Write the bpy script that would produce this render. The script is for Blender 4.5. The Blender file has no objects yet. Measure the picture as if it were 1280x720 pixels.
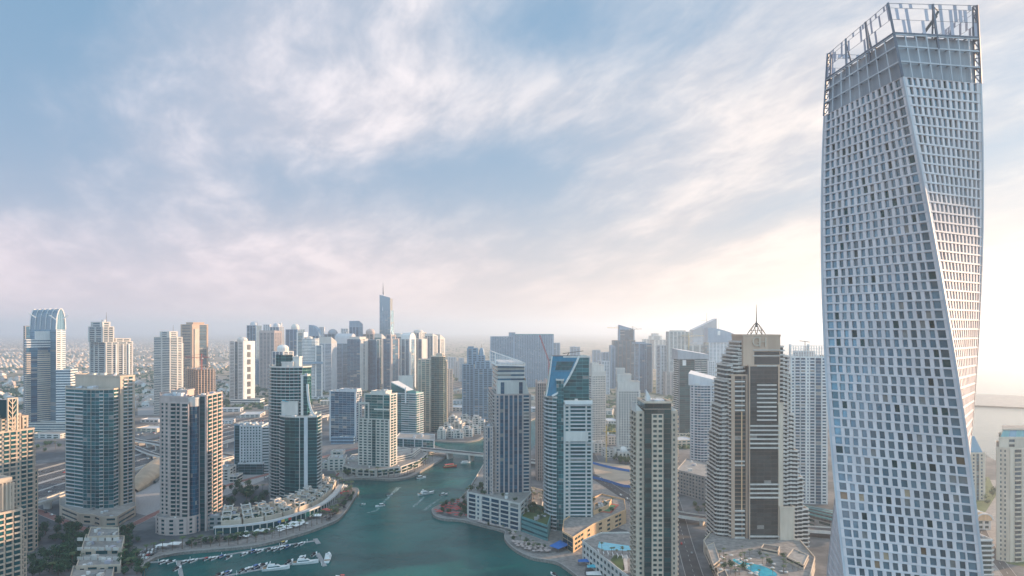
import bpy, math, random
from mathutils import Vector, Matrix
from mathutils.geometry import tessellate_polygon
random.seed(7)
R = math.radians
SC = bpy.context.scene
COL = SC.collection

# ------------------------------------------------------------------ camera
F, H, CX, HY = 853.333, 190.0, 640.0, 412.0     # focal length in px of a 1280 wide frame, eye height, principal column, horizon row
cam_d = bpy.data.cameras.new('camera')
cam_d.sensor_width = 36.0
cam_d.lens = 24.0
cam_d.shift_y = (HY - 360.0) / 1280.0
cam_d.clip_start = 1.0
cam_d.clip_end = 200000.0
cam = bpy.data.objects.new('camera', cam_d)
cam.location = (0, 0, H)
cam.rotation_euler = (R(90), 0, 0)
COL.objects.link(cam)
SC.camera = cam

# ------------------------------------------------------------------ light
SUN_AZ, SUN_EL = R(66), R(10)                   # azimuth from +Y towards +X
sdir = Vector((math.sin(SUN_AZ) * math.cos(SUN_EL), math.cos(SUN_AZ) * math.cos(SUN_EL), math.sin(SUN_EL)))
sun_d = bpy.data.lights.new('sun', 'SUN')
sun_d.energy = 5.0
sun_d.angle = R(0.6)
sun_d.color = (1.0, 0.66, 0.40)
sun = bpy.data.objects.new('sun', sun_d)
sun.rotation_euler = (-sdir).to_track_quat('-Z', 'Y').to_euler()
sun.location = sdir * 3000
COL.objects.link(sun)

SC.view_settings.view_transform = 'Standard'
SC.view_settings.look = 'None'
SC.view_settings.exposure = 1.22
SC.view_settings.gamma = 1.0
SC.render.engine = 'CYCLES'
SC.cycles.use_denoising = True
SC.cycles.max_bounces = 5
SC.cycles.diffuse_bounces = 2
SC.cycles.glossy_bounces = 3
SC.cycles.transmission_bounces = 3
SC.cycles.volume_bounces = 1
SC.cycles.transparent_max_bounces = 8
SC.cycles.caustics_reflective = False
SC.cycles.caustics_refractive = False

# ------------------------------------------------------------------ node helper
class NT:
    def __init__(s, tree):
        s.t = tree
        tree.nodes.clear()
    def n(s, kind, ins=None, **kw):
        nd = s.t.nodes.new(kind)
        for k, v in kw.items():
            setattr(nd, k, v)
        for k, v in (ins or {}).items():
            sock = nd.inputs[k]
            if hasattr(v, 'is_output'):
                s.t.links.new(v, sock)
            else:
                sock.default_value = v
        return nd
    def m(s, op, a, b=None, c=None, clamp=False):
        nd = s.t.nodes.new('ShaderNodeMath'); nd.operation = op; nd.use_clamp = clamp
        for i, v in enumerate((a, b, c)):
            if v is None: continue
            if hasattr(v, 'is_output'): s.t.links.new(v, nd.inputs[i])
            else: nd.inputs[i].default_value = v
        return nd.outputs[0]
    def v(s, op, a, b=None):
        nd = s.t.nodes.new('ShaderNodeVectorMath'); nd.operation = op
        for i, v in enumerate((a, b)):
            if v is None: continue
            if hasattr(v, 'is_output'): s.t.links.new(v, nd.inputs[i])
            else: nd.inputs[i].default_value = v
        return nd
    def mix(s, fac, a, b, blend='MIX'):
        nd = s.t.nodes.new('ShaderNodeMix'); nd.data_type = 'RGBA'; nd.blend_type = blend
        for k, v in ((0, fac), (6, a), (7, b)):
            if hasattr(v, 'is_output'): s.t.links.new(v, nd.inputs[k])
            else: nd.inputs[k].default_value = v if k == 0 else (tuple(v) + (1,) if len(v) == 3 else v)
        return nd.outputs[2]
    def ramp(s, fac, lo, hi):
        nd = s.t.nodes.new('ShaderNodeMapRange'); nd.interpolation_type = 'SMOOTHSTEP'
        s.t.links.new(fac, nd.inputs[0]); nd.inputs[1].default_value = lo; nd.inputs[2].default_value = hi
        return nd.outputs[0]
    def noise(s, vec, scale, detail=4, rough=.55, dist=0.0, lac=2.0):
        nd = s.n('ShaderNodeTexNoise', {'Vector': vec, 'Scale': scale, 'Detail': detail, 'Roughness': rough, 'Distortion': dist, 'Lacunarity': lac})
        return nd.outputs['Fac']

# ------------------------------------------------------------------ sky
W = bpy.data.worlds.new('World'); SC.world = W
W.use_nodes = True
t = NT(W.node_tree)
sky = t.n('ShaderNodeTexSky', sky_type='NISHITA', sun_disc=False, sun_elevation=SUN_EL, sun_rotation=SUN_AZ,
          altitude=0.0, air_density=1.0, dust_density=1.6, ozone_density=2.0)
tc = t.n('ShaderNodeTexCoord')
d = t.v('NORMALIZE', tc.outputs['Generated']).outputs[0]
sp = t.n('ShaderNodeSeparateXYZ', {0: d})
dx, dy, dz = sp.outputs
el = t.m('MAXIMUM', dz, 0.0)
# a cloud sheet overhead: the view ray meets it at (dx, dy) / (dz + curvature)
inv = t.m('DIVIDE', 1.0, t.m('ADD', el, 0.22))
pl = t.n('ShaderNodeCombineXYZ', {0: t.m('MULTIPLY', dx, inv), 1: t.m('MULTIPLY', dy, inv), 2: 0.0}).outputs[0]
def aniso(ang, along_s, across_s, loc, warp=None):
    """cloud coordinates stretched along one compass heading, so the streaks run parallel overhead"""
    ca, sa = math.cos(ang), math.sin(ang)
    src = pl if warp is None else t.v('ADD', pl, warp).outputs[0]
    q = t.n('ShaderNodeSeparateXYZ', {0: src}).outputs
    al = t.m('ADD', t.m('MULTIPLY', q[0], sa), t.m('MULTIPLY', q[1], ca)); ac = t.m('SUBTRACT', t.m('MULTIPLY', q[0], ca), t.m('MULTIPLY', q[1], sa))
    return t.n('ShaderNodeCombineXYZ', {0: t.m('ADD', t.m('MULTIPLY', ac, across_s), loc[0]), 1: t.m('ADD', t.m('MULTIPLY', al, along_s), loc[1]), 2: loc[2]}).outputs[0]
wn = t.n('ShaderNodeTexNoise', {'Vector': pl, 'Scale': 1.3, 'Detail': 3, 'Roughness': .5}).outputs['Color']
warp = t.v('MULTIPLY', t.v('SUBTRACT', wn, (.5, .5, .5)).outputs[0], (.25, .25, 0)).outputs[0]
big = t.noise(aniso(R(-20), .45, .85, (3.1, 1.7, .3), warp), .95, 3, .45)
mid = t.noise(aniso(R(-22), .45, 1.0, (1.3, 5.2, .1), warp), 2.7, 9, .56, .1)
fine = t.noise(aniso(R(-26), .60, 1.25, (7.7, 2.1, .7), warp), 7.5, 8, .60, .1)
def blob(cx_, cz_, wx, wz, amp):
    """a broad bank or opening of the cloud sheet round one compass direction"""
    az = t.m('ARCTAN2', dx, dy)
    a = t.m('DIVIDE', t.m('SUBTRACT', az, cx_), wx)
    b = t.m('DIVIDE', t.m('SUBTRACT', el, cz_), wz)
    q = t.m('ADD', t.m('MULTIPLY', a, a), t.m('MULTIPLY', b, b))
    return t.m('MULTIPLY', t.m('POWER', 2.718, t.m('MULTIPLY', q, -1.0)), amp)
cover = t.m('ADD', t.m('MULTIPLY', big, 0.80), t.m('ADD', t.m('MULTIPLY', mid, 0.30), t.m('MULTIPLY', fine, 0.10)))
BLOBS = [(-0.70, 0.36, .15, .16, -.20),    # blue corner upper left
         (-0.36, 0.30, .24, .13, .10),     # soft bank left of centre
         (-0.20, 0.20, .16, .045, -.13),   # opening under it
         (-0.02, 0.23, .13, .05, -.13),
         (0.06, 0.40, .20, .06, -.12),     # opening top centre
         (-0.62, 0.155, .10, .02, -.10),
         (0.30, 0.22, .30, .12, .08),
         (0.62, 0.30, .12, .06, -.06),
         (0.0, 0.10, 1.6, .07, .05)]
for b in BLOBS:
    cover = t.m('ADD', cover, blob(*b))
mask = t.ramp(cover, 0.40, 0.69)
sdot = t.v('DOT_PRODUCT', d, tuple(sdir)).outputs['Value']
near_sun = t.ramp(sdot, -0.2, 1.0)
low = t.m('POWER', t.m('SUBTRACT', 1.0, el), 7.5)
skyc = t.mix(1.0, sky.outputs[0], (0.80, 1.0, 1.25), 'MULTIPLY')
clear = t.mix(0.78, skyc, (2.0, 3.6, 5.2))
cloud_hi = t.mix(near_sun, (8.0, 7.5, 8.0), (8.8, 8.0, 7.5))
cloud_lo = t.mix(near_sun, (4.5, 4.8, 5.7), (5.8, 5.6, 5.8))
lit = t.m('ADD', t.m('MULTIPLY', fine, .8), t.m('ADD', t.m('MULTIPLY', mid, .7), t.m('MULTIPLY', big, .5)))
cloud = t.mix(t.ramp(lit, .80, 1.22), cloud_lo, cloud_hi)
col = t.mix(t.m('MULTIPLY', mask, 0.92), clear, cloud)
hazec = t.mix(near_sun, (7.4, 5.9, 6.1), (8.4, 6.7, 5.2))
col = t.mix(t.m('MULTIPLY', low, 0.92), col, hazec)
# added cool fill: unseen sky behind the camera brightened to light camera-facing facades
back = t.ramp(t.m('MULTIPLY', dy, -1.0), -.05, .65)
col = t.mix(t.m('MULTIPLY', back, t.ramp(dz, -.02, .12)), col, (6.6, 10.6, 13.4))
# the ground half of the sphere is never the sky
col = t.mix(t.ramp(dz, -0.25, -0.02), (1.6, 1.7, 1.8), col)
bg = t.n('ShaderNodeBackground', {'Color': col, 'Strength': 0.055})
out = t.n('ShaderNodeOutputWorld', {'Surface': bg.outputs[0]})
W.cycles.sampling_method = 'MANUAL'
W.cycles.sample_map_resolution = 512

# ------------------------------------------------------------------ materials
MATS = {}
def new_mat(name):
    m = bpy.data.materials.new(name); m.use_nodes = True
    MATS[name] = m
    return m, NT(m.node_tree)
def finish(t, bsdf):
    t.n('ShaderNodeOutputMaterial', {'Surface': bsdf})
def facade_mat(name, c1, c2, rough=.75, scale=.05, spec=.25, metal=0.0, streak=True):
    """painted concrete, stone or metal with weather streaks"""
    m, t = new_mat(name)
    pos = t.n('ShaderNodeNewGeometry').outputs['Position']
    mp = t.n('ShaderNodeMapping', {'Vector': pos, 'Scale': (1, 1, .18 if streak else 1)}).outputs[0]
    n1 = t.noise(mp, scale * 6, 5, .6)
    n2 = t.noise(pos, scale, 3, .5)
    f = t.m('ADD', t.m('MULTIPLY', n1, .6), t.m('MULTIPLY', n2, .4))
    c = t.mix(t.ramp(f, .35, .68), c1, c2)
    at = t.n('ShaderNodeAttribute', attribute_name='rnd').outputs['Fac']
    c = t.mix(1.0, c, t.mix(at, (.86, .87, .88), (1.06, 1.05, 1.04)), 'MULTIPLY')
    finish(t, t.n('ShaderNodeBsdfPrincipled', {'Base Color': c, 'Roughness': rough, 'Specular IOR Level': spec, 'Metallic': metal}).outputs[0])
    return m
def glass_mat(name, dark, light, curtain=(.24, .24, .23), metal=.5, rough=.10, pc=.95, spec=.6):
    """coated window glass: each pane has its own tint, some have blinds drawn"""
    m, t = new_mat(name)
    at = t.n('ShaderNodeAttribute', attribute_name='rnd').outputs['Fac']
    geo = t.n('ShaderNodeNewGeometry')
    pos = geo.outputs['Position']
    c = t.mix(at, dark, light)
    k = t.m('FRACT', t.m('MULTIPLY', at, 17.31))
    c = t.mix(t.m('GREATER_THAN', k, pc), c, curtain)
    # interior shows in soft patches behind the glass
    c = t.mix(t.m('MULTIPLY', t.ramp(t.noise(pos, .35, 3, .6), .45, .75), .35), c, tuple(x * .45 for x in dark))
    bump = t.n('ShaderNodeBump', {'Strength': .06, 'Distance': 1.0, 'Height': t.noise(pos, .12, 2, .5)}).outputs[0]
    mt = t.m('MULTIPLY', t.m('LESS_THAN', k, pc), metal)
    finish(t, t.n('ShaderNodeBsdfPrincipled', {'Base Color': c, 'Roughness': rough, 'Metallic': mt, 'Specular IOR Level': spec, 'Normal': bump}).outputs[0])
    return m
def plain_mat(name, c1, c2, scale=.2, rough=.8, metal=0.0, detail=6, spec=.3):
    m, t = new_mat(name)
    pos = t.n('ShaderNodeNewGeometry').outputs['Position']
    c = t.mix(t.ramp(t.noise(pos, scale, detail, .62), .35, .68), c1, c2)
    finish(t, t.n('ShaderNodeBsdfPrincipled', {'Base Color': c, 'Roughness': rough, 'Metallic': metal, 'Specular IOR Level': spec}).outputs[0])
    return m

facade_mat('white_paint', (.62, .62, .62), (.76, .76, .75))
facade_mat('off_white', (.52, .50, .48), (.64, .62, .59))
facade_mat('cream_stone', (.50, .42, .34), (.62, .53, .44))
facade_mat('beige_stone', (.46, .38, .31), (.56, .47, .39))
facade_mat('tan_stone', (.46, .33, .25), (.54, .405, .315))
facade_mat('pink_stone', (.42, .345, .325), (.51, .425, .40))
facade_mat('grey_concrete', (.24, .24, .25), (.34, .34, .34))
facade_mat('dark_concrete', (.10, .11, .12), (.17, .18, .19))
facade_mat('blue_panel', (.17, .27, .37), (.24, .35, .45), rough=.45)
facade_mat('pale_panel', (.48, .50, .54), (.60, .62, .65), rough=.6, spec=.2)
facade_mat('tower_panel', (.64, .585, .595), (.73, .675, .685), rough=.65, spec=.15)
facade_mat('steel', (.11, .13, .17), (.17, .19, .23), rough=.5, metal=.2)
facade_mat('louvre', (.38, .38, .45), (.46, .46, .53), rough=.5)
facade_mat('dark_metal', (.05, .055, .06), (.09, .10, .11), rough=.4, metal=.3)
facade_mat('roof_gravel', (.24, .23, .22), (.40, .38, .36), streak=False)
facade_mat('dark_roof', (.08, .085, .09), (.16, .16, .16), streak=False)
facade_mat('teal_panel', (.10, .28, .30), (.16, .36, .38), rough=.4, metal=.2)
facade_mat('blue_fascia', (.015, .13, .22), (.03, .19, .30), rough=.3, metal=.1)
facade_mat('orange_render', (.60, .40, .24), (.70, .49, .31))
glass_mat('teal_glass', (.004, .062, .078), (.026, .185, .215), metal=.38, pc=.96)
glass_mat('blue_glass', (.005, .050, .105), (.035, .155, .255), metal=.38, pc=.95)
glass_mat('sky_glass', (.11, .21, .28), (.22, .36, .45), metal=.5)
glass_mat('dark_glass', (.003, .034, .041), (.012, .085, .096), metal=.08, curtain=(.05, .08, .085), spec=.35, pc=.94)
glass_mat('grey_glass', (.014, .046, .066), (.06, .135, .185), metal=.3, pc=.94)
glass_mat('bronze_glass', (.018, .030, .034), (.05, .070, .076), metal=.24, pc=.985, spec=.4)
glass_mat('room_glass', (.085, .145, .18), (.19, .285, .345), curtain=(.24, .25, .25), metal=.5, pc=.96)
plain_mat('red_fabric', (.42, .07, .07), (.54, .11, .10), 1.5)
plain_mat('white_fabric', (.66, .66, .66), (.80, .80, .78), 1.5)
plain_mat('blue_fabric', (.02, .13, .42), (.03, .18, .52), .8)
plain_mat('boat_white', (.68, .69, .70), (.82, .82, .82), .6, rough=.3, spec=.5)
plain_mat('boat_dark', (.02, .025, .03), (.05, .06, .07), .6, rough=.25)
plain_mat('boat_blue', (.03, .10, .28), (.05, .14, .36), .6, rough=.35)
plain_mat('wood', (.22, .14, .08), (.36, .24, .15), 1.2)
plain_mat('red_paint', (.34, .05, .04), (.45, .08, .05), 1.0, rough=.5)
plain_mat('yellow_paint', (.50, .34, .08), (.58, .42, .10), 1.0, rough=.5)
plain_mat('bark', (.10, .07, .05), (.18, .13, .10), 2.0)
plain_mat('black_fabric', (.012, .013, .015), (.03, .03, .035), 1.0)
plain_mat('pool_water', (.05, .42, .55), (.08, .52, .64), .12, rough=.08, spec=.5)
plain_mat('car_white', (.68, .68, .68), (.78, .78, .78), .5, rough=.25, spec=.5)
plain_mat('car_grey', (.20, .21, .22), (.28, .29, .30), .5, rough=.25, spec=.5)
plain_mat('car_dark', (.02, .022, .025), (.05, .05, .055), .5, rough=.25, spec=.5)
plain_mat('car_red', (.35, .03, .03), (.42, .05, .04), .5, rough=.25, spec=.5)
plain_mat('tyre', (.015, .015, .015), (.03, .03, .03), 1.0)
plain_mat('asphalt', (.055, .056, .060), (.085, .086, .09), .08)
plain_mat('paver', (.19, .18, .175), (.32, .30, .285), .25)
plain_mat('promenade', (.20, .19, .185), (.31, .295, .28), .12)
plain_mat('red_paver', (.22, .10, .09), (.30, .15, .13), .15)
plain_mat('sandy', (.34, .27, .21), (.46, .37, .29), .03)
plain_mat('turf', (.045, .085, .03), (.08, .13, .045), .15)
plain_mat('green_court', (.05, .19, .10), (.07, .24, .13), .3)
plain_mat('red_court', (.36, .09, .06), (.42, .12, .09), .3)
plain_mat('road_paint', (.60, .60, .58), (.74, .74, .72), 1.0)
plain_mat('kerb', (.30, .29, .28), (.40, .385, .375), .5)
plain_mat('gold_shell', (.34, .26, .17), (.44, .35, .24), .1, rough=.35, metal=.45)
plain_mat('deck_grey', (.26, .26, .27), (.38, .38, .38), .5)
for nm, a, b in (('leaf_dark', (.012, .050, .026), (.030, .085, .042)), ('leaf_mid', (.025, .078, .036), (.055, .125, .055)), ('leaf_palm', (.05, .085, .035), (.10, .14, .06))):
    plain_mat(nm, a, b, .35, rough=.7, detail=3)

# ------------------------------------------------------------------ mesh builder
class MB:
    def __init__(s):
        s.v = []; s.f = []; s.m = []; s.r = []; s.names = []
    def mi(s, name):
        if name not in s.names: s.names.append(name)
        return s.names.index(name)
    def face(s, pts, mat, rnd=None):
        i = len(s.v)
        s.v.extend([tuple(p) for p in pts]); s.f.append(tuple(range(i, i + len(pts))))
        s.m.append(s.mi(mat)); s.r.append(random.random() if rnd is None else rnd)
    def box8(s, p, mat, rnd=None, faces=(0, 1, 2, 3, 4, 5)):
        """p: four bottom corners counter-clockwise then the four above them"""
        i = len(s.v); s.v.extend([tuple(q) for q in p])
        k = s.mi(mat); r = random.random() if rnd is None else rnd
        F6 = ((3, 2, 1, 0), (4, 5, 6, 7), (0, 1, 5, 4), (1, 2, 6, 5), (2, 3, 7, 6), (3, 0, 4, 7))
        for q in faces:
            s.f.append(tuple(i + x for x in F6[q])); s.m.append(k); s.r.append(r)
    def box(s, x0, x1, y0, y1, z0, z1, mat, rnd=None):
        s.box8([(x0, y0, z0), (x1, y0, z0), (x1, y1, z0), (x0, y1, z0), (x0, y0, z1), (x1, y0, z1), (x1, y1, z1), (x0, y1, z1)], mat, rnd)
    def slabbox(s, P, dvec, n, a0, a1, d0, d1, z0, z1, mat, rnd=None, faces=(0, 1, 2, 3, 5)):
        """a box against a wall: along the wall a0..a1, out of it d0..d1"""
        def q(a, dd, z): return (P[0] + dvec[0] * a + n[0] * dd, P[1] + dvec[1] * a + n[1] * dd, z)
        s.box8([q(a0, d1, z0), q(a1, d1, z0), q(a1, d0, z0), q(a0, d0, z0), q(a0, d1, z1), q(a1, d1, z1), q(a1, d0, z1), q(a0, d0, z1)], mat, rnd, faces)
    def prism(s, fp, z0, z1, side, top=None, rnd=None, bottom=False, ztop=None):
        n = len(fp)
        zt = ztop or [z1] * n
        for i in range(n):
            a, b = fp[i], fp[(i + 1) % n]
            s.face([(a[0], a[1], z0), (b[0], b[1], z0), (b[0], b[1], zt[(i + 1) % n]), (a[0], a[1], zt[i])], side, rnd)
        if top: s.face([(p[0], p[1], zz) for p, zz in zip(fp, zt)], top, rnd)
        if bottom: s.face([(p[0], p[1], z0) for p in reversed(fp)], side, rnd)
    def bar(s, a, b, w, mat, rnd=None, h=None):
        a, b = Vector(a), Vector(b); d = (b - a)
        if d.length < 1e-6: return
        d.normalize()
        u = d.cross(Vector((0, 0, 1)))
        if u.length < 1e-3: u = Vector((1, 0, 0))
        u.normalize(); v = u.cross(d) * ((h or w) / 2); u = u * (w / 2)
        s.box8([a - u - v, a + u - v, a + u + v, a - u + v, b - u - v, b + u - v, b + u + v, b - u + v], mat, rnd)
    def tube(s, a, b, r0, r1, mat, k=8, cap=True, rnd=None):
        a, b = Vector(a), Vector(b); d = (b - a).normalized()
        u = d.cross(Vector((0, 0, 1)))
        if u.length < 1e-3: u = Vector((1, 0, 0))
        u.normalize(); v = d.cross(u)
        ra = [a + (u * math.cos(2 * math.pi * i / k) + v * math.sin(2 * math.pi * i / k)) * r0 for i in range(k)]
        rb = [b + (u * math.cos(2 * math.pi * i / k) + v * math.sin(2 * math.pi * i / k)) * r1 for i in range(k)]
        rr = random.random() if rnd is None else rnd
        for i in range(k):
            j = (i + 1) % k
            s.face([ra[i], ra[j], rb[j], rb[i]], mat, rr)
        if cap:
            s.face(list(reversed(ra)), mat, rr); s.face(rb, mat, rr)
    def dome(s, c, r, hgt, mat, k=16, rings=6, rnd=None):
        prev = None; rr = random.random() if rnd is None else rnd
        for q in range(rings + 1):
            a = q / rings * math.pi / 2
            ring = [(c[0] + r * math.cos(a) * math.cos(2 * math.pi * i / k), c[1] + r * math.cos(a) * math.sin(2 * math.pi * i / k), c[2] + hgt * math.sin(a)) for i in range(k)]
            if prev:
                for i in range(k):
                    j = (i + 1) % k
                    if q == rings: s.face([prev[i], prev[j], (c[0], c[1], c[2] + hgt)], mat, rr)
                    else: s.face([prev[i], prev[j], ring[j], ring[i]], mat, rr)
            prev = ring
    def mesh(s, name, smooth=False, origin=None):
        me = bpy.data.meshes.new(name)
        vv = s.v
        if origin is not None:
            vv = [(p[0] - origin[0], p[1] - origin[1], p[2] - origin[2]) for p in s.v]
        me.from_pydata(vv, [], s.f)
        for nme in s.names: me.materials.append(MATS[nme])
        me.polygons.foreach_set('material_index', s.m)
        at = me.attributes.new('rnd', 'FLOAT', 'FACE'); at.data.foreach_set('value', s.r)
        if smooth: me.polygons.foreach_set('use_smooth', [True] * len(s.f))
        return me
    def build(s, name, parent=None, smooth=False, kind=None, origin=None):
        """link the collected faces as ONE object (world coordinates, kept relative to the parent's base)"""
        if origin is None:
            origin = parent_base(parent) if parent else (0, 0, 0)
        o = bpy.data.objects.new(name, s.mesh(name, smooth, origin))
        COL.objects.link(o)
        if parent: o.parent = parent
        else: o.location = origin
        if kind: o['kind'] = kind
        return o
BASE = {}
def parent_base(p):
    return BASE.get(p.name, (0, 0, 0))
def thing(name, label, cat, loc=(0, 0, 0), group=None):
    o = bpy.data.objects.new(name, None); COL.objects.link(o)
    o.location = loc; o.empty_display_size = 1
    o['label'] = label; o['category'] = cat
    if group: o['group'] = group
    BASE[o.name] = tuple(loc)
    return o
def sub_base(o, parent):
    BASE[o.name] = parent_base(parent)
    return o
def tag(o, label, cat, group=None):
    o['label'] = label; o['category'] = cat
    if group: o['group'] = group
    return o
def struct(mb, name, kind='structure', smooth=False):
    return mb.build(name, None, smooth, kind)
def copy_thing(src, loc=None, rotz=0.0, scale=None, label=None, group=None):
    """a copy of a thing with copies of its parts and sub-parts; mesh data shared"""
    r = src.copy(); COL.objects.link(r)
    if loc is not None: r.location = loc
    r.rotation_euler = (0, 0, rotz)
    if scale is not None: r.scale = (scale, scale, scale) if isinstance(scale, (int, float)) else scale
    if label: r['label'] = label
    if group: r['group'] = group
    for ch in list(src.children):
        c = ch.copy(); COL.objects.link(c); c.parent = r
        for g in list(ch.children):
            e = g.copy(); COL.objects.link(e); e.parent = c
    return r

# ------------------------------------------------------------------ survey: a direction seen from the viewpoint and a distance give a place on the ground
def gp(x, y, z=0.0):
    Y = (H - z) * F / (y - HY)
    return ((x - CX) / F * Y, Y)
def wx(x, Y): return (x - CX) / F * Y
def hz(y, Y): return H - (y - HY) * Y / F
def gY(y, z=0.0): return (H - z) * F / (y - HY)

def corner(xl, xc, xr, Y, b):
    """rectangle seen on its near corner: left face to xl, right face to xr, right face running back at b degrees"""
    b = R(b); N = (wx(xc, Y), Y)
    ur = (math.cos(b), math.sin(b)); ul = (-math.sin(b), math.cos(b))
    def ln(u, x):
        k = (x - CX) / F
        return (k * N[1] - N[0]) / (u[0] - k * u[1])
    lr, ll = ln(ur, xr), ln(ul, xl)
    lr = min(max(lr, 4.0), 90.0); ll = min(max(ll, 4.0), 90.0)
    Rr = (N[0] + ur[0] * lr, N[1] + ur[1] * lr); L = (N[0] + ul[0] * ll, N[1] + ul[1] * ll)
    return [N, Rr, (Rr[0] + L[0] - N[0], Rr[1] + L[1] - N[1]), L]
def front(xl, xr, Y, depth, skew=0.0):
    """rectangle seen square on; skew turns it (degrees, positive: right end farther)"""
    s = math.tan(R(skew)); xm = (xl + xr) / 2
    def pt(x):
        k = (x - CX) / F; x0 = wx(xm, Y)
        Yp = (Y - s * x0) / (1 - s * k)
        return (k * Yp, Yp)
    A, B = pt(xl), pt(xr)
    L = math.hypot(B[0] - A[0], B[1] - A[1]); n = (-(B[1] - A[1]) / L, (B[0] - A[0]) / L)
    return [A, B, (B[0] + n[0] * depth, B[1] + n[1] * depth), (A[0] + n[0] * depth, A[1] + n[1] * depth)]
def poly(pts, depth=None):
    """front given as (column, distance) from left to right, closed by the same line moved back"""
    P = [(wx(x, Y), Y) for x, Y in pts]
    if depth is None and len(P) == 3:
        return P + [(P[0][0] + P[2][0] - P[1][0], P[0][1] + P[2][1] - P[1][1])]
    return P + [(P[-1][0] * (1 + depth / P[-1][1] * 1.0), P[-1][1] + depth), (P[0][0] * (1 + depth / P[0][1] * 1.0), P[0][1] + depth)]
def ellipse(cx, cy, rx, ry, k=20, rot=0.0, a0=0.0, a1=360.0):
    out = []
    n = k if a1 - a0 >= 360 else k + 1
    for i in range(n):
        a = R(a0 + (a1 - a0) * i / k)
        x, y = rx * math.cos(a), ry * math.sin(a)
        out.append((cx + x * math.cos(R(rot)) - y * math.sin(R(rot)), cy + x * math.sin(R(rot)) + y * math.cos(R(rot))))
    return out
def inset(fp, dd):
    """move every edge of a counter-clockwise footprint inwards (dd > 0) or outwards"""
    n = len(fp); out = []
    for i in range(n):
        p0, p1, p2 = Vector(fp[i - 1]), Vector(fp[i]), Vector(fp[(i + 1) % n])
        a = (p1 - p0).normalized(); b = (p2 - p1).normalized()
        na = Vector((-a.y, a.x)); nb = Vector((-b.y, b.x))
        k = 1 + na.dot(nb)
        q = p1 + (na + nb) * (dd / max(k, .25))
        out.append((q.x, q.y))
    return out
def centroid(fp):
    return (sum(p[0] for p in fp) / len(fp), sum(p[1] for p in fp) / len(fp))

def inpoly(x, y, P):
    c = False; j = len(P) - 1
    for i in range(len(P)):
        if (P[i][1] > y) != (P[j][1] > y) and x < (P[j][0] - P[i][0]) * (y - P[i][1]) / (P[j][1] - P[i][1]) + P[i][0]: c = not c
        j = i
    return c

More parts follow.
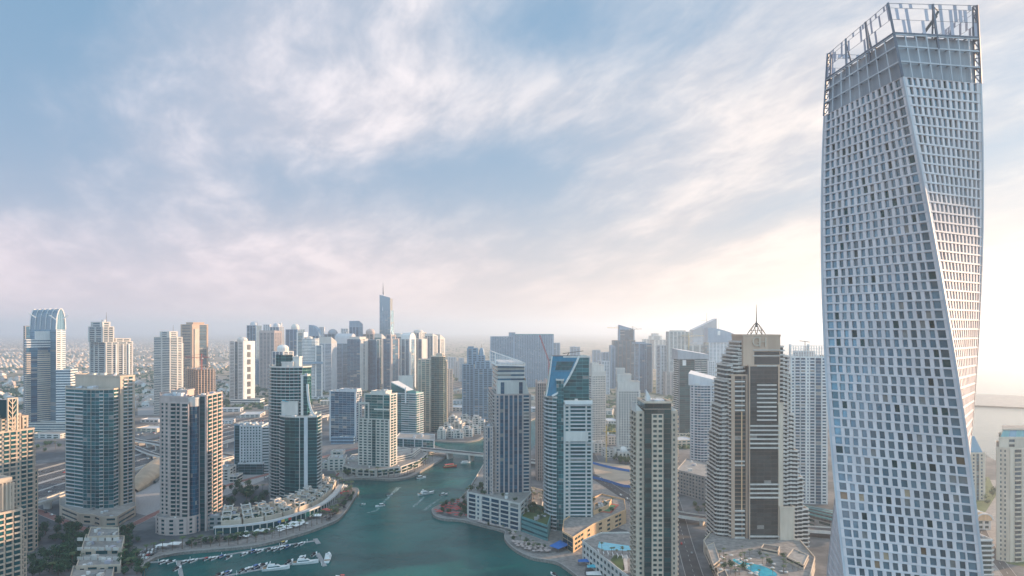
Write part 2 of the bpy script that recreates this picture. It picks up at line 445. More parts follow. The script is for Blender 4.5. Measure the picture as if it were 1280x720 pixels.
# ------------------------------------------------------------------ towers
DEFW = {'P': .7, 'W': 2.4, 'w': 1.5, 'G': 3.0, 'B': 4.2, 'H': 4.0, 'L': 2.0, 'D': 3.0, 'b': 2.6, 'V': 2.2, 'J': 3.2}
def cols(spec):
    """'P WP*4 B2' -> list of (kind, width)"""
    out = []
    for tok in spec.split():
        rep = 1
        if '*' in tok: tok, rep = tok.split('*'); rep = int(rep)
        one = []; i = 0
        while i < len(tok):
            ch = tok[i]; j = i + 1
            while j < len(tok) and (tok[j].isdigit() or tok[j] == '.'): j += 1
            one.append((ch, float(tok[i + 1:j]) if j > i + 1 else DEFW[ch])); i = j
        out += one * rep
    return out
class Tower:
    def __init__(s, name, label, cat='tower', base=None, wall='off_white', glass='teal_glass', rail=None, trim=None, own=True, group=None):
        s.base = base; s.name = name; s.label = label; s.cat = cat
        s.wall = wall; s.glass = glass; s.rail = rail or wall; s.trim = trim or wall
        s.mb = MB(); s.roofs = []; s.win = []; s.bal = []; s.extra = []; s.own = own; s.group = group; s.rh = 1.12; s.blocks = []; s.kit = own
    # one storeyed block: fac = facade spec per edge (None = not built up)
    def block(s, fp, z0, z1, fac, fh=3.8, roof='roof_gravel', wall=None, glass=None, rail=None, parapet=1.3, core=None, bd=1.7, ztop=None):
        wall = wall or s.wall; glass = glass or s.glass; rail = rail or s.rail
        if s.base is None: s.base = (*centroid(fp), 0.0)
        n = len(fp)
        s.blocks.append((fp, z0, z1, bool(roof) and not ztop))
        s.mb.prism(fp, z0, z1, core or wall, None, .5, ztop=ztop)
        nf = max(1, round((z1 - z0) / fh)); fh = (z1 - z0) / nf
        for i in range(n):
            sp = fac[i] if i < len(fac) else None
            if not sp: continue
            s.facade(fp[i], fp[(i + 1) % n], z0, z1, nf, fh, cols(sp), wall, glass, rail, bd)
        # roof slab, parapet
        if roof:
            zt = z1; rf = MB(); s.roofs.append(rf)
            rf.prism(inset(fp, -.5), zt - .3, zt + .02, wall, roof, .5, bottom=True)
            if parapet:
                o_, i_ = inset(fp, -.52), inset(fp, .1)
                for k in range(n):
                    a, b, c_, d_ = o_[k], o_[(k + 1) % n], i_[(k + 1) % n], i_[k]
                    rf.box8([(*a, zt), (*b, zt), (*c_, zt), (*d_, zt), (*a, zt + parapet), (*b, zt + parapet), (*c_, zt + parapet), (*d_, zt + parapet)], wall, .6)
        return fp
    def facade(s, P0, P1, z0, z1, nf, fh, cl, wall, glass, rail, bd):
        L = math.hypot(P1[0] - P0[0], P1[1] - P0[1])
        if L < .5: return
        dv = ((P1[0] - P0[0]) / L, (P1[1] - P0[1]) / L); n = (dv[1], -dv[0])
        tot = sum(w for _, w in cl); a = 0.0
        mb = s.mb
        for kind, w in cl:
            w = w / tot * L; a0, a1 = a, a + w; a = a1
            if kind == 'P': mb.slabbox(P0, dv, n, a0, a1, -.05, .55, z0, z1, wall); continue
            if kind == 'V': mb.slabbox(P0, dv, n, a0, a1, -.05, 1.2, z0, z1, 'pale_panel'); continue
            if kind == 'L': mb.slabbox(P0, dv, n, a0, a1, -.05, .22, z0, z1, wall); continue
            sh = random.random()
            for f in range(nf):
                zf = z0 + f * fh
                rn = random.random()
                if kind in 'Ww':
                    lo, hi = zf + fh * .26, zf + fh * .80
                    mg = min(.25 * w, .45)
                    s.window(P0, dv, n, a0 + mg, a1 - mg, .06, lo, hi, glass, rn)
                    mb.slabbox(P0, dv, n, a0, a1, -.02, .38, zf - fh * .20 if f else zf, lo, wall)
                    if f == nf - 1: mb.slabbox(P0, dv, n, a0, a1, -.02, .38, hi, z1, wall)
                    mb.slabbox(P0, dv, n, a0, a0 + mg, -.02, .36, lo, hi, wall, None, (2, 3, 5)); mb.slabbox(P0, dv, n, a1 - mg, a1, -.02, .36, lo, hi, wall, None, (2, 3, 5))
                elif kind == 'H':
                    lo, hi = zf + fh * .40, zf + fh * .86
                    s.window(P0, dv, n, a0, a1, .06, lo, hi, glass, rn)
                    mb.slabbox(P0, dv, n, a0, a1, -.02, .55, zf - fh * .15 if f else zf, lo, wall)
                    if f == nf - 1: mb.slabbox(P0, dv, n, a0, a1, -.02, .55, hi, z1, wall)
                elif kind in 'GD':
                    s.window(P0, dv, n, a0 + .06, a1 - .06, .08, zf + .18, zf + fh - .14, glass, rn)
                    mb.slabbox(P0, dv, n, a0, a1, -.02, .22, zf - .14 if f else zf, zf + .18, s.trim, .2)
                    mb.slabbox(P0, dv, n, a0 - .06, a0 + .06, -.02, .2, zf + .18, zf + fh - .14, s.trim, .2, (2, 3, 5))
                elif kind in 'BbJ':
                    s.window(P0, dv, n, a0 + .3, a1 - .3, .05, zf + .35, zf + fh - .35, glass, rn)
                    mb.slabbox(P0, dv, n, a0, a1, -.02, .2, zf + fh - .35, zf + fh, wall, None)
                    if kind != 'J': s.balcony(P0, dv, n, a0 + .08, a1 - .08, bd if kind == 'B' else bd * .7, zf, wall, rail)
                    else: s.balcony(P0, dv, n, a0 + .02, a1 - .02, bd * .75, zf, wall, wall)
    def window(s, P, dv, n, a0, a1, dd, z0, z1, glass, rn):
        def q(a, z): return (P[0] + dv[0] * a + n[0] * dd, P[1] + dv[1] * a + n[1] * dd, z)
        s.win.append(([q(a0, z0), q(a1, z0), q(a1, z1), q(a0, z1)], n, glass, rn))
    def balcony(s, P, dv, n, a0, a1, dep, z, wall, rail):
        s.bal.append((P, dv, n, a0, a1, dep, z, wall, rail))
    def _bal(s, mb, r):
        P, dv, n, a0, a1, dep, z, wall, rail = r
        mb.slabbox(P, dv, n, a0, a1, .02, dep, z - .18, z + .16, wall, None, (0, 1, 2, 3, 5))
        mb.slabbox(P, dv, n, a0, a1, dep - .12, dep, z + .16, z + s.rh, rail, None, (1, 2, 3, 4, 5))
        mb.slabbox(P, dv, n, a0, a0 + .12, .02, dep - .12, z + .16, z + s.rh, rail, None, (1, 3, 5))
        mb.slabbox(P, dv, n, a1 - .12, a1, .02, dep - .12, z + .16, z + s.rh, rail, None, (1, 3, 5))
    def part(s, name):
        mb = MB(); s.extra.append((name, mb)); return mb
    def auto_kit(s):
        """cooling units, lift heads, tanks and ducts on every open roof"""
        rr = random.Random(len(s.label) * 31 + int(s.base[1]))
        for k, (fp, z0, z1, ok) in enumerate(s.blocks):
            if not ok: continue
            xs = [p[0] for p in fp]; ys = [p[1] for p in fp]; A = (max(xs) - min(xs)) * (max(ys) - min(ys)); got = 0
            for _ in range(40):
                if got >= min(7, A / 90): break
                x, y = rr.uniform(min(xs), max(xs)), rr.uniform(min(ys), max(ys)); sx, sy, hh = rr.uniform(.8, 2.6), rr.uniform(.8, 2.6), rr.uniform(.9, 2.8)
                pts = [(x - sx, y - sy), (x + sx, y - sy), (x + sx, y + sy), (x - sx, y + sy)]
                if not all(inpoly(*p, fp) for p in pts): continue
                if any(j != k and b[2] > z1 + .1 and any(inpoly(*p, b[0]) for p in pts + [(x, y)]) for j, b in enumerate(s.blocks)): continue
                mb = s.part('roof_unit'); got += 1
                if rr.random() < .25: mb.tube((x, y, z1), (x, y, z1 + hh), min(sx, sy), min(sx, sy), 'white_paint', 10)
                else: mb.box(x - sx, x + sx, y - sy, y + sy, z1, z1 + hh, rr.choice(['pale_panel', 'grey_concrete', 'off_white', 'louvre']))
    def make(s, cap=100):
        if s.kit: s.auto_kit()
        root = thing(s.name, s.label, s.cat, s.base, s.group)
        if s.mb.f: s.mb.build('wall', root)
        r0 = None
        for rf in s.roofs:
            o = rf.build('roof', root); BASE[o.name] = s.base; r0 = r0 or o
        for nm, mb in s.extra:
            if mb.f: mb.build(nm, r0 if (nm == 'roof_unit' and r0) else root)
        C = Vector((0, 0, H))
        def score(c, n, area):
            v = C - c; dd = v.length
            return area * max(0.0, v.x * n[0] + v.y * n[1]) / dd ** 3
        if s.win:
            W_ = []
            for rec in s.win:
                pts = rec[0]; c = (Vector(pts[0]) + Vector(pts[2])) / 2
                A = (Vector(pts[1]) - Vector(pts[0])).length * (pts[3][2] - pts[0][2])
                W_.append((score(c, rec[1], A), rec))
            k = cap if s.own else 0
            if s.own and len(W_) > cap: W_.sort(key=lambda q: -q[0])
            rest = MB()
            for i, (sc_, rec) in enumerate(W_):
                if i < k:
                    mb = MB(); mb.face(rec[0], rec[2], rec[3]); mb.build('window', root)
                else: rest.face(rec[0], rec[2], rec[3])
            if rest.f: rest.build('window', root, kind='stuff')
        if s.bal:
            B_ = []
            for r in s.bal:
                P, dv, n, a0, a1, dep, z = r[:7]; am = (a0 + a1) / 2
                c = Vector((P[0] + dv[0] * am, P[1] + dv[1] * am, z))
                B_.append((score(c, n, (a1 - a0)), r))
            k = cap if s.own else 0
            if s.own and len(B_) > cap: B_.sort(key=lambda q: -q[0])
            rest = MB()
            for i, (sc_, r) in enumerate(B_):
                if i < k:
                    mb = MB(); s._bal(mb, r); mb.build('balcony', root)
                else: s._bal(rest, r)
            if rest.f: rest.build('balcony', root, kind='stuff')
        return root
def roof_kit(T, fp, z, k=5, mat='pale_panel', seed=0):
    """lift housings, tanks and cooling units on a roof"""
    rr = random.Random(seed)
    c = centroid(fp)
    for _ in range(k):
        mb = T.part('roof_unit')
        u, v = rr.uniform(.15, .85), rr.uniform(.15, .85)
        a = [fp[0][i] * (1 - u) + fp[1][i] * u for i in (0, 1)]; b = [fp[3 % len(fp)][i] * (1 - u) + fp[2][i] * u for i in (0, 1)]
        p = [a[i] * (1 - v) + b[i] * v for i in (0, 1)]
        p = [p[i] * .75 + c[i] * .25 for i in (0, 1)]
        sx, sy, hh = rr.uniform(1.2, 3.5), rr.uniform(1.2, 3.5), rr.uniform(1.5, 4.2)
        mb.box(p[0] - sx, p[0] + sx, p[1] - sy, p[1] + sy, z, z + hh, mat)
def mast(T, x, y, z0, z1, r=.35, mat='steel', name='mast'):
    mb = T.part(name); mb.tube((x, y, z0), (x, y, z1), r, r * .3, mat, 6)

# ------------------------------------------------------------------ ground, water, roads
def flat(outer, holes, z, mat, mb, skirt=None):
    loops = [[Vector((p[0], p[1], 0)) for p in outer]] + [[Vector((p[0], p[1], 0)) for p in h] for h in holes]
    allp = [p for l in loops for p in l]
    for tri in tessellate_polygon(loops):
        P = [allp[i] for i in tri]
        if (P[1] - P[0]).cross(P[2] - P[0]).z < 0: P.reverse()
        mb.face([(p.x, p.y, z) for p in P], mat, .5)
    if skirt is not None:
        for l in loops:
            for i in range(len(l)):
                a, b = l[i], l[(i + 1) % len(l)]
                mb.face([(a.x, a.y, skirt), (b.x, b.y, skirt), (b.x, b.y, z), (a.x, a.y, z)], 'quay_stone', .5)
def offset_line(P, o):
    out = []
    for i in range(len(P)):
        a = Vector(P[max(i - 1, 0)]); b = Vector(P[min(i + 1, len(P) - 1)])
        t_ = (b - a).normalized(); n = Vector((t_.y, -t_.x)); q = Vector(P[i]) + n * o
        out.append((q.x, q.y))
    return out
def smooth(P, k=6, closed=False):
    """Catmull-Rom through the survey points"""
    out = []; n = len(P)
    rng = range(n) if closed else range(n - 1)
    for i in rng:
        g = (lambda j: P[j % n]) if closed else (lambda j: P[min(max(j, 0), n - 1)])
        p0, p1, p2, p3 = g(i - 1), g(i), g(i + 1), g(i + 2)
        for s_ in range(k):
            u = s_ / k
            out.append(tuple(.5 * (2 * p1[c] + (p2[c] - p0[c]) * u + (2 * p0[c] - 5 * p1[c] + 4 * p2[c] - p3[c]) * u * u + (3 * p1[c] - p0[c] - 3 * p2[c] + p3[c]) * u ** 3) for c in range(len(p1))))
    if not closed: out.append(tuple(P[-1]))
    return out
def ribbon(mb, P, o0, o1, z, mat, z2=None):
    A, B = offset_line(P, o0), offset_line(P, o1)
    for i in range(len(P) - 1):
        za = z[i] if isinstance(z, list) else z; zb = z[i + 1] if isinstance(z, list) else z
        mb.face([(*A[i], za), (*A[i + 1], zb), (*B[i + 1], zb), (*B[i], za)][::-1] if o1 > o0 else [(*A[i], za), (*A[i + 1], zb), (*B[i + 1], zb), (*B[i], za)], mat, .5)
def strip_box(mb, P, o0, o1, z0, z1, mat):
    """a kerb, wall or deck that follows a line: z0/z1 numbers or lists"""
    A, B = offset_line(P, o0), offset_line(P, o1)
    if o1 < o0: A, B = B, A
    g = lambda z, i: z[i] if isinstance(z, list) else z
    for i in range(len(P) - 1):
        a0, a1, b0, b1 = A[i], A[i + 1], B[i], B[i + 1]
        f_ = (0, 1, 2, 4) + ((5,) if False else ())
        mb.box8([(*b0, g(z0, i)), (*b1, g(z0, i + 1)), (*a1, g(z0, i + 1)), (*a0, g(z0, i)), (*b0, g(z1, i)), (*b1, g(z1, i + 1)), (*a1, g(z1, i + 1)), (*a0, g(z1, i))], mat, .5, (0, 1, 2, 4) if 0 < i < len(P) - 2 else (0, 1, 2, 3, 4, 5))
def along(P, step, start=0.0):
    """points every step metres along a line with their heading"""
    out = []; acc = start
    for i in range(len(P) - 1):
        a, b = Vector(P[i][:2]), Vector(P[i + 1][:2]); L = (b - a).length
        while acc < L:
            q = a + (b - a) * (acc / L); out.append((q.x, q.y, math.atan2(b.y - a.y, b.x - a.x))); acc += step
        acc -= L
    return out

# materials of the ground
m, t = new_mat('land')
pos = t.n('ShaderNodeNewGeometry').outputs['Position']
xyz = t.n('ShaderNodeSeparateXYZ', {0: pos}).outputs
far = t.ramp(xyz[1], 1300, 2000)
n_l = t.noise(pos, .0016, 6, .6); n_m = t.noise(pos, .012, 6, .62); n_s = t.noise(pos, .12, 5, .6)
sand = t.mix(t.ramp(n_m, .35, .65), (.30, .235, .18), (.46, .37, .29))
urban = t.mix(t.ramp(n_m, .40, .60), (.085, .095, .105), (.19, .19, .195))
green = t.mix(t.ramp(n_s, .4, .6), (.035, .065, .03), (.08, .115, .05))
near_c = t.mix(t.ramp(n_l, .58, .80), urban, sand)
far_c = t.mix(t.ramp(t.m('ADD', t.m('MULTIPLY', n_m, .6), t.m('MULTIPLY', n_l, .4)), .40, .56), green, sand)
c = t.mix(far, near_c, far_c)
c = t.mix(1.0, c, t.mix(t.ramp(n_s, .3, .7), (.82, .82, .82), (1.1, 1.1, 1.1)), 'MULTIPLY')
finish(t, t.n('ShaderNodeBsdfPrincipled', {'Base Color': c, 'Roughness': .9, 'Specular IOR Level': .15}).outputs[0])
plain_mat('quay_stone', (.16, .15, .14), (.28, .26, .24), .6)
m, t = new_mat('water')
pos = t.n('ShaderNodeNewGeometry').outputs['Position']
w1 = t.noise(t.n('ShaderNodeMapping', {'Vector': pos, 'Rotation': (0, 0, R(25)), 'Scale': (1, .45, 1)}).outputs[0], .22, 6, .68, .4)
w2 = t.noise(pos, .035, 4, .6, 1.2)
w3 = t.noise(pos, .008, 3, .6, .6)
hgt = t.m('ADD', t.m('MULTIPLY', w1, .60), t.m('ADD', t.m('MULTIPLY', w2, 1.1), t.m('MULTIPLY', w3, 1.4)))
bump = t.n('ShaderNodeBump', {'Strength': .8, 'Distance': 1.0, 'Height': hgt}).outputs[0]
deep = t.mix(t.ramp(w3, .35, .65), (.001, .062, .064), (.006, .118, .112))
sea = t.ramp(t.n('ShaderNodeSeparateXYZ', {0: pos}).outputs[0], 300, 700)
deep = t.mix(sea, deep, (.05, .10, .11))
finish(t, t.n('ShaderNodeBsdfPrincipled', {'Base Color': deep, 'Roughness': .11, 'IOR': 1.33, 'Specular IOR Level': .1, 'Normal': bump}).outputs[0])

WZ = -2.4
LEFT = [(178, 712), (181, 705.5), (186, 701), (195, 696.5), (215, 691.5), (250, 688), (308, 683), (340, 677), (366, 670), (392, 662), (410, 655), (424, 648), (434, 637), (441, 626), (447, 617), (449, 613), (446, 610), (438, 609), (428, 605.5), (422, 602), (427, 599.5), (452, 597.5), (475, 598.5), (493, 599), (515, 595), (532, 585.5), (553, 573.5), (565, 564), (545, 557.5), (541, 551), (560, 552), (580, 552.5), (598, 549.5), (607, 545), (640, 533), (668, 523)]
RIGHT = [(692, 523), (682, 535), (664, 563), (640, 578), (606, 589), (584, 613), (570, 625.5), (551, 630.5), (541, 635), (539.5, 639), (543, 644.5), (554, 648), (578, 650), (600, 655.5), (622, 661), (631, 664.5), (630, 670), (633, 677), (645, 687.5), (664, 696.5), (684, 700), (698, 703.5), (712, 713), (722, 721)]
left_b = smooth([gp(*p) for p in LEFT], 4); right_b = smooth([gp(*p) for p in RIGHT], 4)
channel = [gp(205, 1010), gp(176, 800), gp(174, 740)] + left_b + [gp(688, 507), gp(704, 500), gp(712, 503)] + right_b + [gp(745, 745), gp(800, 820), gp(840, 1010)]
coast = [(560, -1200), (600, 200), (640, 600), (690, 960), (800, 1250), (1020, 2200), (1300, 3300), (2600, 8000), (9000, 30000)]
land_o = [(-25000, -1200)] + coast + [(-25000, 30000)]
mb = MB()
flat(land_o, [channel], 0.0, 'land', mb, WZ - .6)
struct(mb, 'ground')
mb = MB(); mb.face([(-25000, -1200, WZ), (25000, -1200, WZ), (25000, 30000, WZ), (-25000, 30000, WZ)], 'water', .5)
struct(mb, 'water')
mb = MB()
sp_ = [(1190, 497), (1230, 494), (1290, 496), (1400, 500), (1500, 505), (1400, 509), (1290, 508.5), (1240, 506.5), (1195, 504)]
head = smooth([gp(*p) for p in sp_], 4, True)
flat(head, [], .4, 'deck_grey', mb, WZ - .6)
flat(inset(head, 25), [], .45, 'roof_gravel', mb)
struct(mb, 'headland')

# ---- haze
m, t = new_mat('haze_air')
vol = t.n('ShaderNodeVolumePrincipled', {'Color': (.68, .82, 1.0, 1), 'Density': 1.25e-4, 'Anisotropy': .5})
t.n('ShaderNodeOutputMaterial', {'Volume': vol.outputs[0]})
m.cycles.homogeneous_volume = True
mb = MB(); mb.box(-25400, 25400, -1600, 30400, WZ - 1.7, 420, 'haze_air')
hz_o = struct(mb, 'haze', 'stuff')

# ---- promenade paving along the water
mb = MB()
lb = [p for p in left_b]
pl_ = lb[:4 * 26]
ribbon(mb, pl_, -6.5, -.9, .03, 'promenade'); strip_box(mb, pl_, -.9, -.25, 0, .45, 'kerb')
pr_ = right_b[4 * 3:]
ribbon(mb, pr_, -7.0, -.9, .03, 'promenade'); strip_box(mb, pr_, -.9, -.25, 0, .45, 'kerb')
ribbon(mb, lb[4 * 28:], -5, -.6, .03, 'promenade')
struct(mb, 'promenade')
mb = MB()
# paved plots in front of the towers
def plot(px_, mat, z=.015): flat([gp(*p) for p in px_], [], z, mat, mb)
plot([(180, 706), (200, 680), (330, 668), (420, 640), (440, 615), (447, 616), (436, 634), (400, 659), (340, 676), (250, 686), (195, 696)], 'paver')
plot([(560, 640), (600, 600), (740, 660), (730, 720), (700, 703), (640, 683), (633, 664), (580, 648), (545, 640)], 'paver', .016)
plot([(425, 600), (415, 585), (450, 575), (560, 565), (552, 572), (530, 585), (493, 597), (450, 596)], 'paver', .017)
struct(mb, 'pavement')
mb = MB()
plot([(740, 577), (790, 582), (796, 610), (745, 597)], 'sandy', .02)
plot([(690, 600), (742, 598), (800, 640), (790, 665), (740, 650)], 'paver', .02)
plot([(168, 615), (202, 585), (330, 560), (330, 600), (205, 650), (165, 640)], 'deck_grey', .02)
plot([(0, 540), (90, 520), (90, 535), (0, 560)], 'turf', .02)
plot([(168, 470), (330, 470), (330, 495), (168, 500)], 'sandy', .021)
plot([(172, 503), (200, 503), (200, 519), (172, 519)], 'deck_grey', .03)
plot([(560, 525), (610, 520), (640, 500), (575, 500)], 'paver', .02)
plot([(1215, 600), (1248, 600), (1262, 720), (1228, 720)], 'paver', .02)
plot([(1235, 683), (1300, 690), (1300, 712), (1235, 700)], 'turf', .03)
plot([(1216, 600), (1236, 596), (1246, 618), (1232, 640), (1220, 640)], 'turf', .035)
struct(mb, 'terrain')

# ---- highway
HW = smooth([(-612, 150), (-600, 450), (-592, 700), (-572, 1000), (-522, 1300), (-425, 1650), (-300, 1970), (-165, 2320), (70, 3000), (620, 5000), (1600, 8000)], 8)
road = MB(); paint = MB()
for a, b in ((-58, -32), (-28, -3), (3, 28), (32, 58), (-84, -66), (66, 80)):
    ribbon(road, HW, a, b, .05, 'asphalt')
ribbon(road, HW, -3, 3, .045, 'kerb')
ribbon(road, HW, -66, -58, .04, 'sandy'); ribbon(road, HW, 58, 66, .04, 'sandy')
near_hw = [p for p in HW if 600 < p[1] < 2400]
for a, b in ((-58, -32), (-28, -3), (3, 28), (32, 58)):
    for o in (a + .5, b - .5): ribbon(paint, near_hw, o - .12, o + .12, .07, 'road_paint')
    k = a + 4.2
    while k < b - 2.5:
        L = offset_line(near_hw, k)
        for (x, y, h) in along(L, 14):
            c_, s_ = math.cos(h), math.sin(h)
            paint.face([(x + s_ * .12, y - c_ * .12, .07), (x + c_ * 5 + s_ * .12, y + s_ * 5 - c_ * .12, .07), (x + c_ * 5 - s_ * .12, y + s_ * 5 + c_ * .12, .07), (x - s_ * .12, y + c_ * .12, .07)], 'road_paint')
        k += 4.2
for o in (-30, 30): strip_box(road, HW, o - 1.9, o + 1.9, 0, .25, 'kerb')
# streets
STREETS = {
    'marina_street': ([gp(*p) for p in ((40, 636), (75, 650), (104, 661), (135, 663), (165, 656), (192, 643), (240, 622), (300, 602), (345, 590), (400, 572), (470, 556), (505, 560))], 9, 'red_paver'),
    'walk_street': ([gp(*p) for p in ((884, 800), (872, 735), (862, 700), (853, 668), (846, 640), (838, 612))], 13, 'asphalt'),
    'crossing_street': ([gp(*p) for p in ((690, 578), (735, 592), (790, 625), (830, 638), (900, 652), (1010, 668), (1060, 672))], 15, 'asphalt'),
    'upper_street': ([gp(*p) for p in ((800, 570), (845, 597), (880, 616), (930, 640), (1000, 660))], 24, 'asphalt'),
    'beach_street': ([gp(*p) for p in ((1290, 760), (1262, 720), (1240, 690), (1222, 655), (1205, 620))], 9, 'asphalt'),
    'far_street': ([gp(*p) for p in ((742, 575), (730, 545), (735, 525), (760, 508), (790, 500))], 14, 'asphalt'),
    }
ST = {}
for i, (nm, (P, w, mt)) in enumerate(STREETS.items()):
    P = smooth(P, 6); ST[nm] = P
    ribbon(road, P, -w / 2, w / 2, .055 + i * .004, mt)
    for sgn in (-1, 1): strip_box(road, P, sgn * w / 2, sgn * (w / 2 + .5), 0, .16, 'kerb')
    if mt == 'asphalt':
        for (x, y, h) in along(P, 12):
            c_, s_ = math.cos(h), math.sin(h)
            paint.face([(x + s_ * .1, y - c_ * .1, .1), (x + c_ * 5 + s_ * .1, y + s_ * 5 - c_ * .1, .1), (x + c_ * 5 - s_ * .1, y + s_ * 5 + c_ * .1, .1), (x - s_ * .1, y + c_ * .1, .1)], 'road_paint')
struct(road, 'road'); struct(paint, 'road_markings')

# ------------------------------------------------------------------ the twisted tower on the right
TW_C = (142.29, 250.34); TW_RATE = .0061; TW_TOP = 297.9
TW_V = [(-16.57, -22.40), (14.32, -20.56), (16.57, 22.40), (-17.46, 19.62)]     # near, right, far, left corner at the top
def tw(u, v, z):
    a = TW_RATE * (TW_TOP - z); c, s = math.cos(a), math.sin(a)
    return (TW_C[0] + c * u - s * v, TW_C[1] + s * u + c * v, z)
def tw_side(i, a, z, out=0.0):
    """point on side i (0 right face, 1 back, 2 back left, 3 left face): a metres along, out metres proud"""
    p, q = TW_V[i], TW_V[(i + 1) % 4]
    L = math.hypot(q[0] - p[0], q[1] - p[1]); d_ = ((q[0] - p[0]) / L, (q[1] - p[1]) / L); n = (d_[1], -d_[0])
    return tw(p[0] + d_[0] * a + n[0] * out, p[1] + d_[1] * a + n[1] * out, z)
def tw_len(i):
    p, q = TW_V[i], TW_V[(i + 1) % 4]; return math.hypot(q[0] - p[0], q[1] - p[1])
root = thing('twisted_tower', 'very tall silver tower that twists as it rises, under an open steel crown', 'tower', (*TW_C, 0))
FH = 3.22; NF = 85; NFT = 85
Z0 = 0.0
wall = MB(); fl = MB(); tw_win = []
for f in range(NF):
    z0 = Z0 + f * FH; z1 = z0 + FH
    for i in range(4):
        L = tw_len(i); edge = 1.3
        nb = 14 if i in (1, 3) else 12
        bw = (L - 2 * edge) / nb
        def q(a, z, o): return tw_side(i, a, z, o)
        # recessed shell behind
        lo, hi = z0 + .50, z1 - .20
        xs = [0.0]
        shift = ((f * 7 + i * 3) % 3 - 1) * .28
        opens = []
        for b in range(nb):
            a0 = edge + b * bw
            ww = bw * (.56 if (b * 5 + f * 3) % 7 else .66)
            if b == 0 and i == 3: ww = bw * .80
            if b == nb - 1 and i == 3: ww = bw * .85
            s0 = a0 + (bw - ww) * .5 + shift * (0 if b in (0, nb - 1) else 1)
            opens.append((s0, s0 + ww))
        # piers between the openings
        prev = 0.0
        for (s0, s1) in opens + [(L, L)]:
            wall.face([q(prev, z0, 0), q(s0, z0, 0), q(s0, z1, 0), q(prev, z1, 0)], 'tower_panel')
            if s0 < L:
                wall.face([q(s0, z0, 0), q(s1, z0, 0), q(s1, lo, 0), q(s0, lo, 0)], 'tower_panel', .4)
                wall.face([q(s0, hi, 0), q(s1, hi, 0), q(s1, z1, 0), q(s0, z1, 0)], 'tower_panel', .4)
                dp = -.55
                wall.face([q(s0, lo, 0), q(s1, lo, 0), q(s1, lo, dp), q(s0, lo, dp)], 'tower_panel', .3)
                wall.face([q(s0, hi, dp), q(s1, hi, dp), q(s1, hi, 0), q(s0, hi, 0)], 'tower_panel', .3)
                wall.face([q(s0, lo, dp), q(s0, hi, dp), q(s0, hi, 0), q(s0, lo, 0)], 'tower_panel', .3)
                wall.face([q(s1, lo, 0), q(s1, hi, 0), q(s1, hi, dp), q(s1, lo, dp)], 'tower_panel', .3)
                tw_win.append((i, f, [q(s0, lo, dp), q(s1, lo, dp), q(s1, hi, dp), q(s0, hi, dp)], q((s0 + s1) / 2, (lo + hi) / 2, 0)))
            prev = s1
        # floor edge line
        for k in range(4):
            a, b_ = L * k / 4, L * (k + 1) / 4
            fl.box8([q(a, z0 - .09, .14), q(b_, z0 - .09, .14), q(b_, z0 - .09, -.02), q(a, z0 - .09, -.02), q(a, z0 + .09, .14), q(b_, z0 + .09, .14), q(b_, z0 + .09, -.02), q(a, z0 + .09, -.02)], 'pale_panel', .8, (0, 1, 2))
ZR = Z0 + NFT * FH
for i in range(4):                                           # corner posts follow the twist
    for f in range(NFT):
        z0, z1 = Z0 + f * FH, Z0 + (f + 1) * FH
        a = lambda z, o: tw(*[c_ * (1 + o / 28.0) for c_ in TW_V[i]], z)
        L0, L1 = tw_len(i), tw_len((i + 3) % 4)
        p = [tw_side((i + 3) % 4, L1 - .55, z0, .16), a(z0, .30), tw_side(i, .55, z0, .16)]
        r_ = [tw_side((i + 3) % 4, L1 - .55, z1, .16), a(z1, .30), tw_side(i, .55, z1, .16)]
        fl.face([p[0], p[1], r_[1], r_[0]], 'pale_panel', .2); fl.face([p[1], p[2], r_[2], r_[1]], 'pale_panel', .2)
wall.build('wall', root); fl.build('floor_edge', root)
# windows: the hundred that show largest are parts of their own
def tw_mat(i, f, k):
    rr = random.random()
    if i in (3, 0) and 18 <= f <= 46 and k > 3 and rr < .05: return 'warm_glass'
    if rr < .07: return 'dark_glass'
    return 'room_glass' if rr < .55 else 'sky_glass'
glass_mat('warm_glass', (.16, .12, .08), (.34, .25, .17), curtain=(.46, .36, .25), metal=.2, pc=.6)
W_ = []
for n_, (i, f, pts, c_) in enumerate(tw_win):
    v = Vector((0, 0, H)) - Vector(c_); p, q_ = pts[0], pts[1]
    nn = Vector((q_[1] - p[1], -(q_[0] - p[0]), 0)).normalized()
    A = (Vector(pts[1]) - Vector(pts[0])).length * FH
    W_.append((A * max(0, v.dot(nn)) / v.length ** 3, n_))
W_.sort(reverse=True)
rest = MB()
for r_, (sc_, n_) in enumerate(W_):
    i, f, pts, c_ = tw_win[n_]
    mt = tw_mat(i, f, n_ % 11)
    if r_ < 100:
        mb = MB(); mb.face(pts, mt); mb.build('window', root)
    else: rest.face(pts, mt)
rest.build('window', root, kind='stuff')
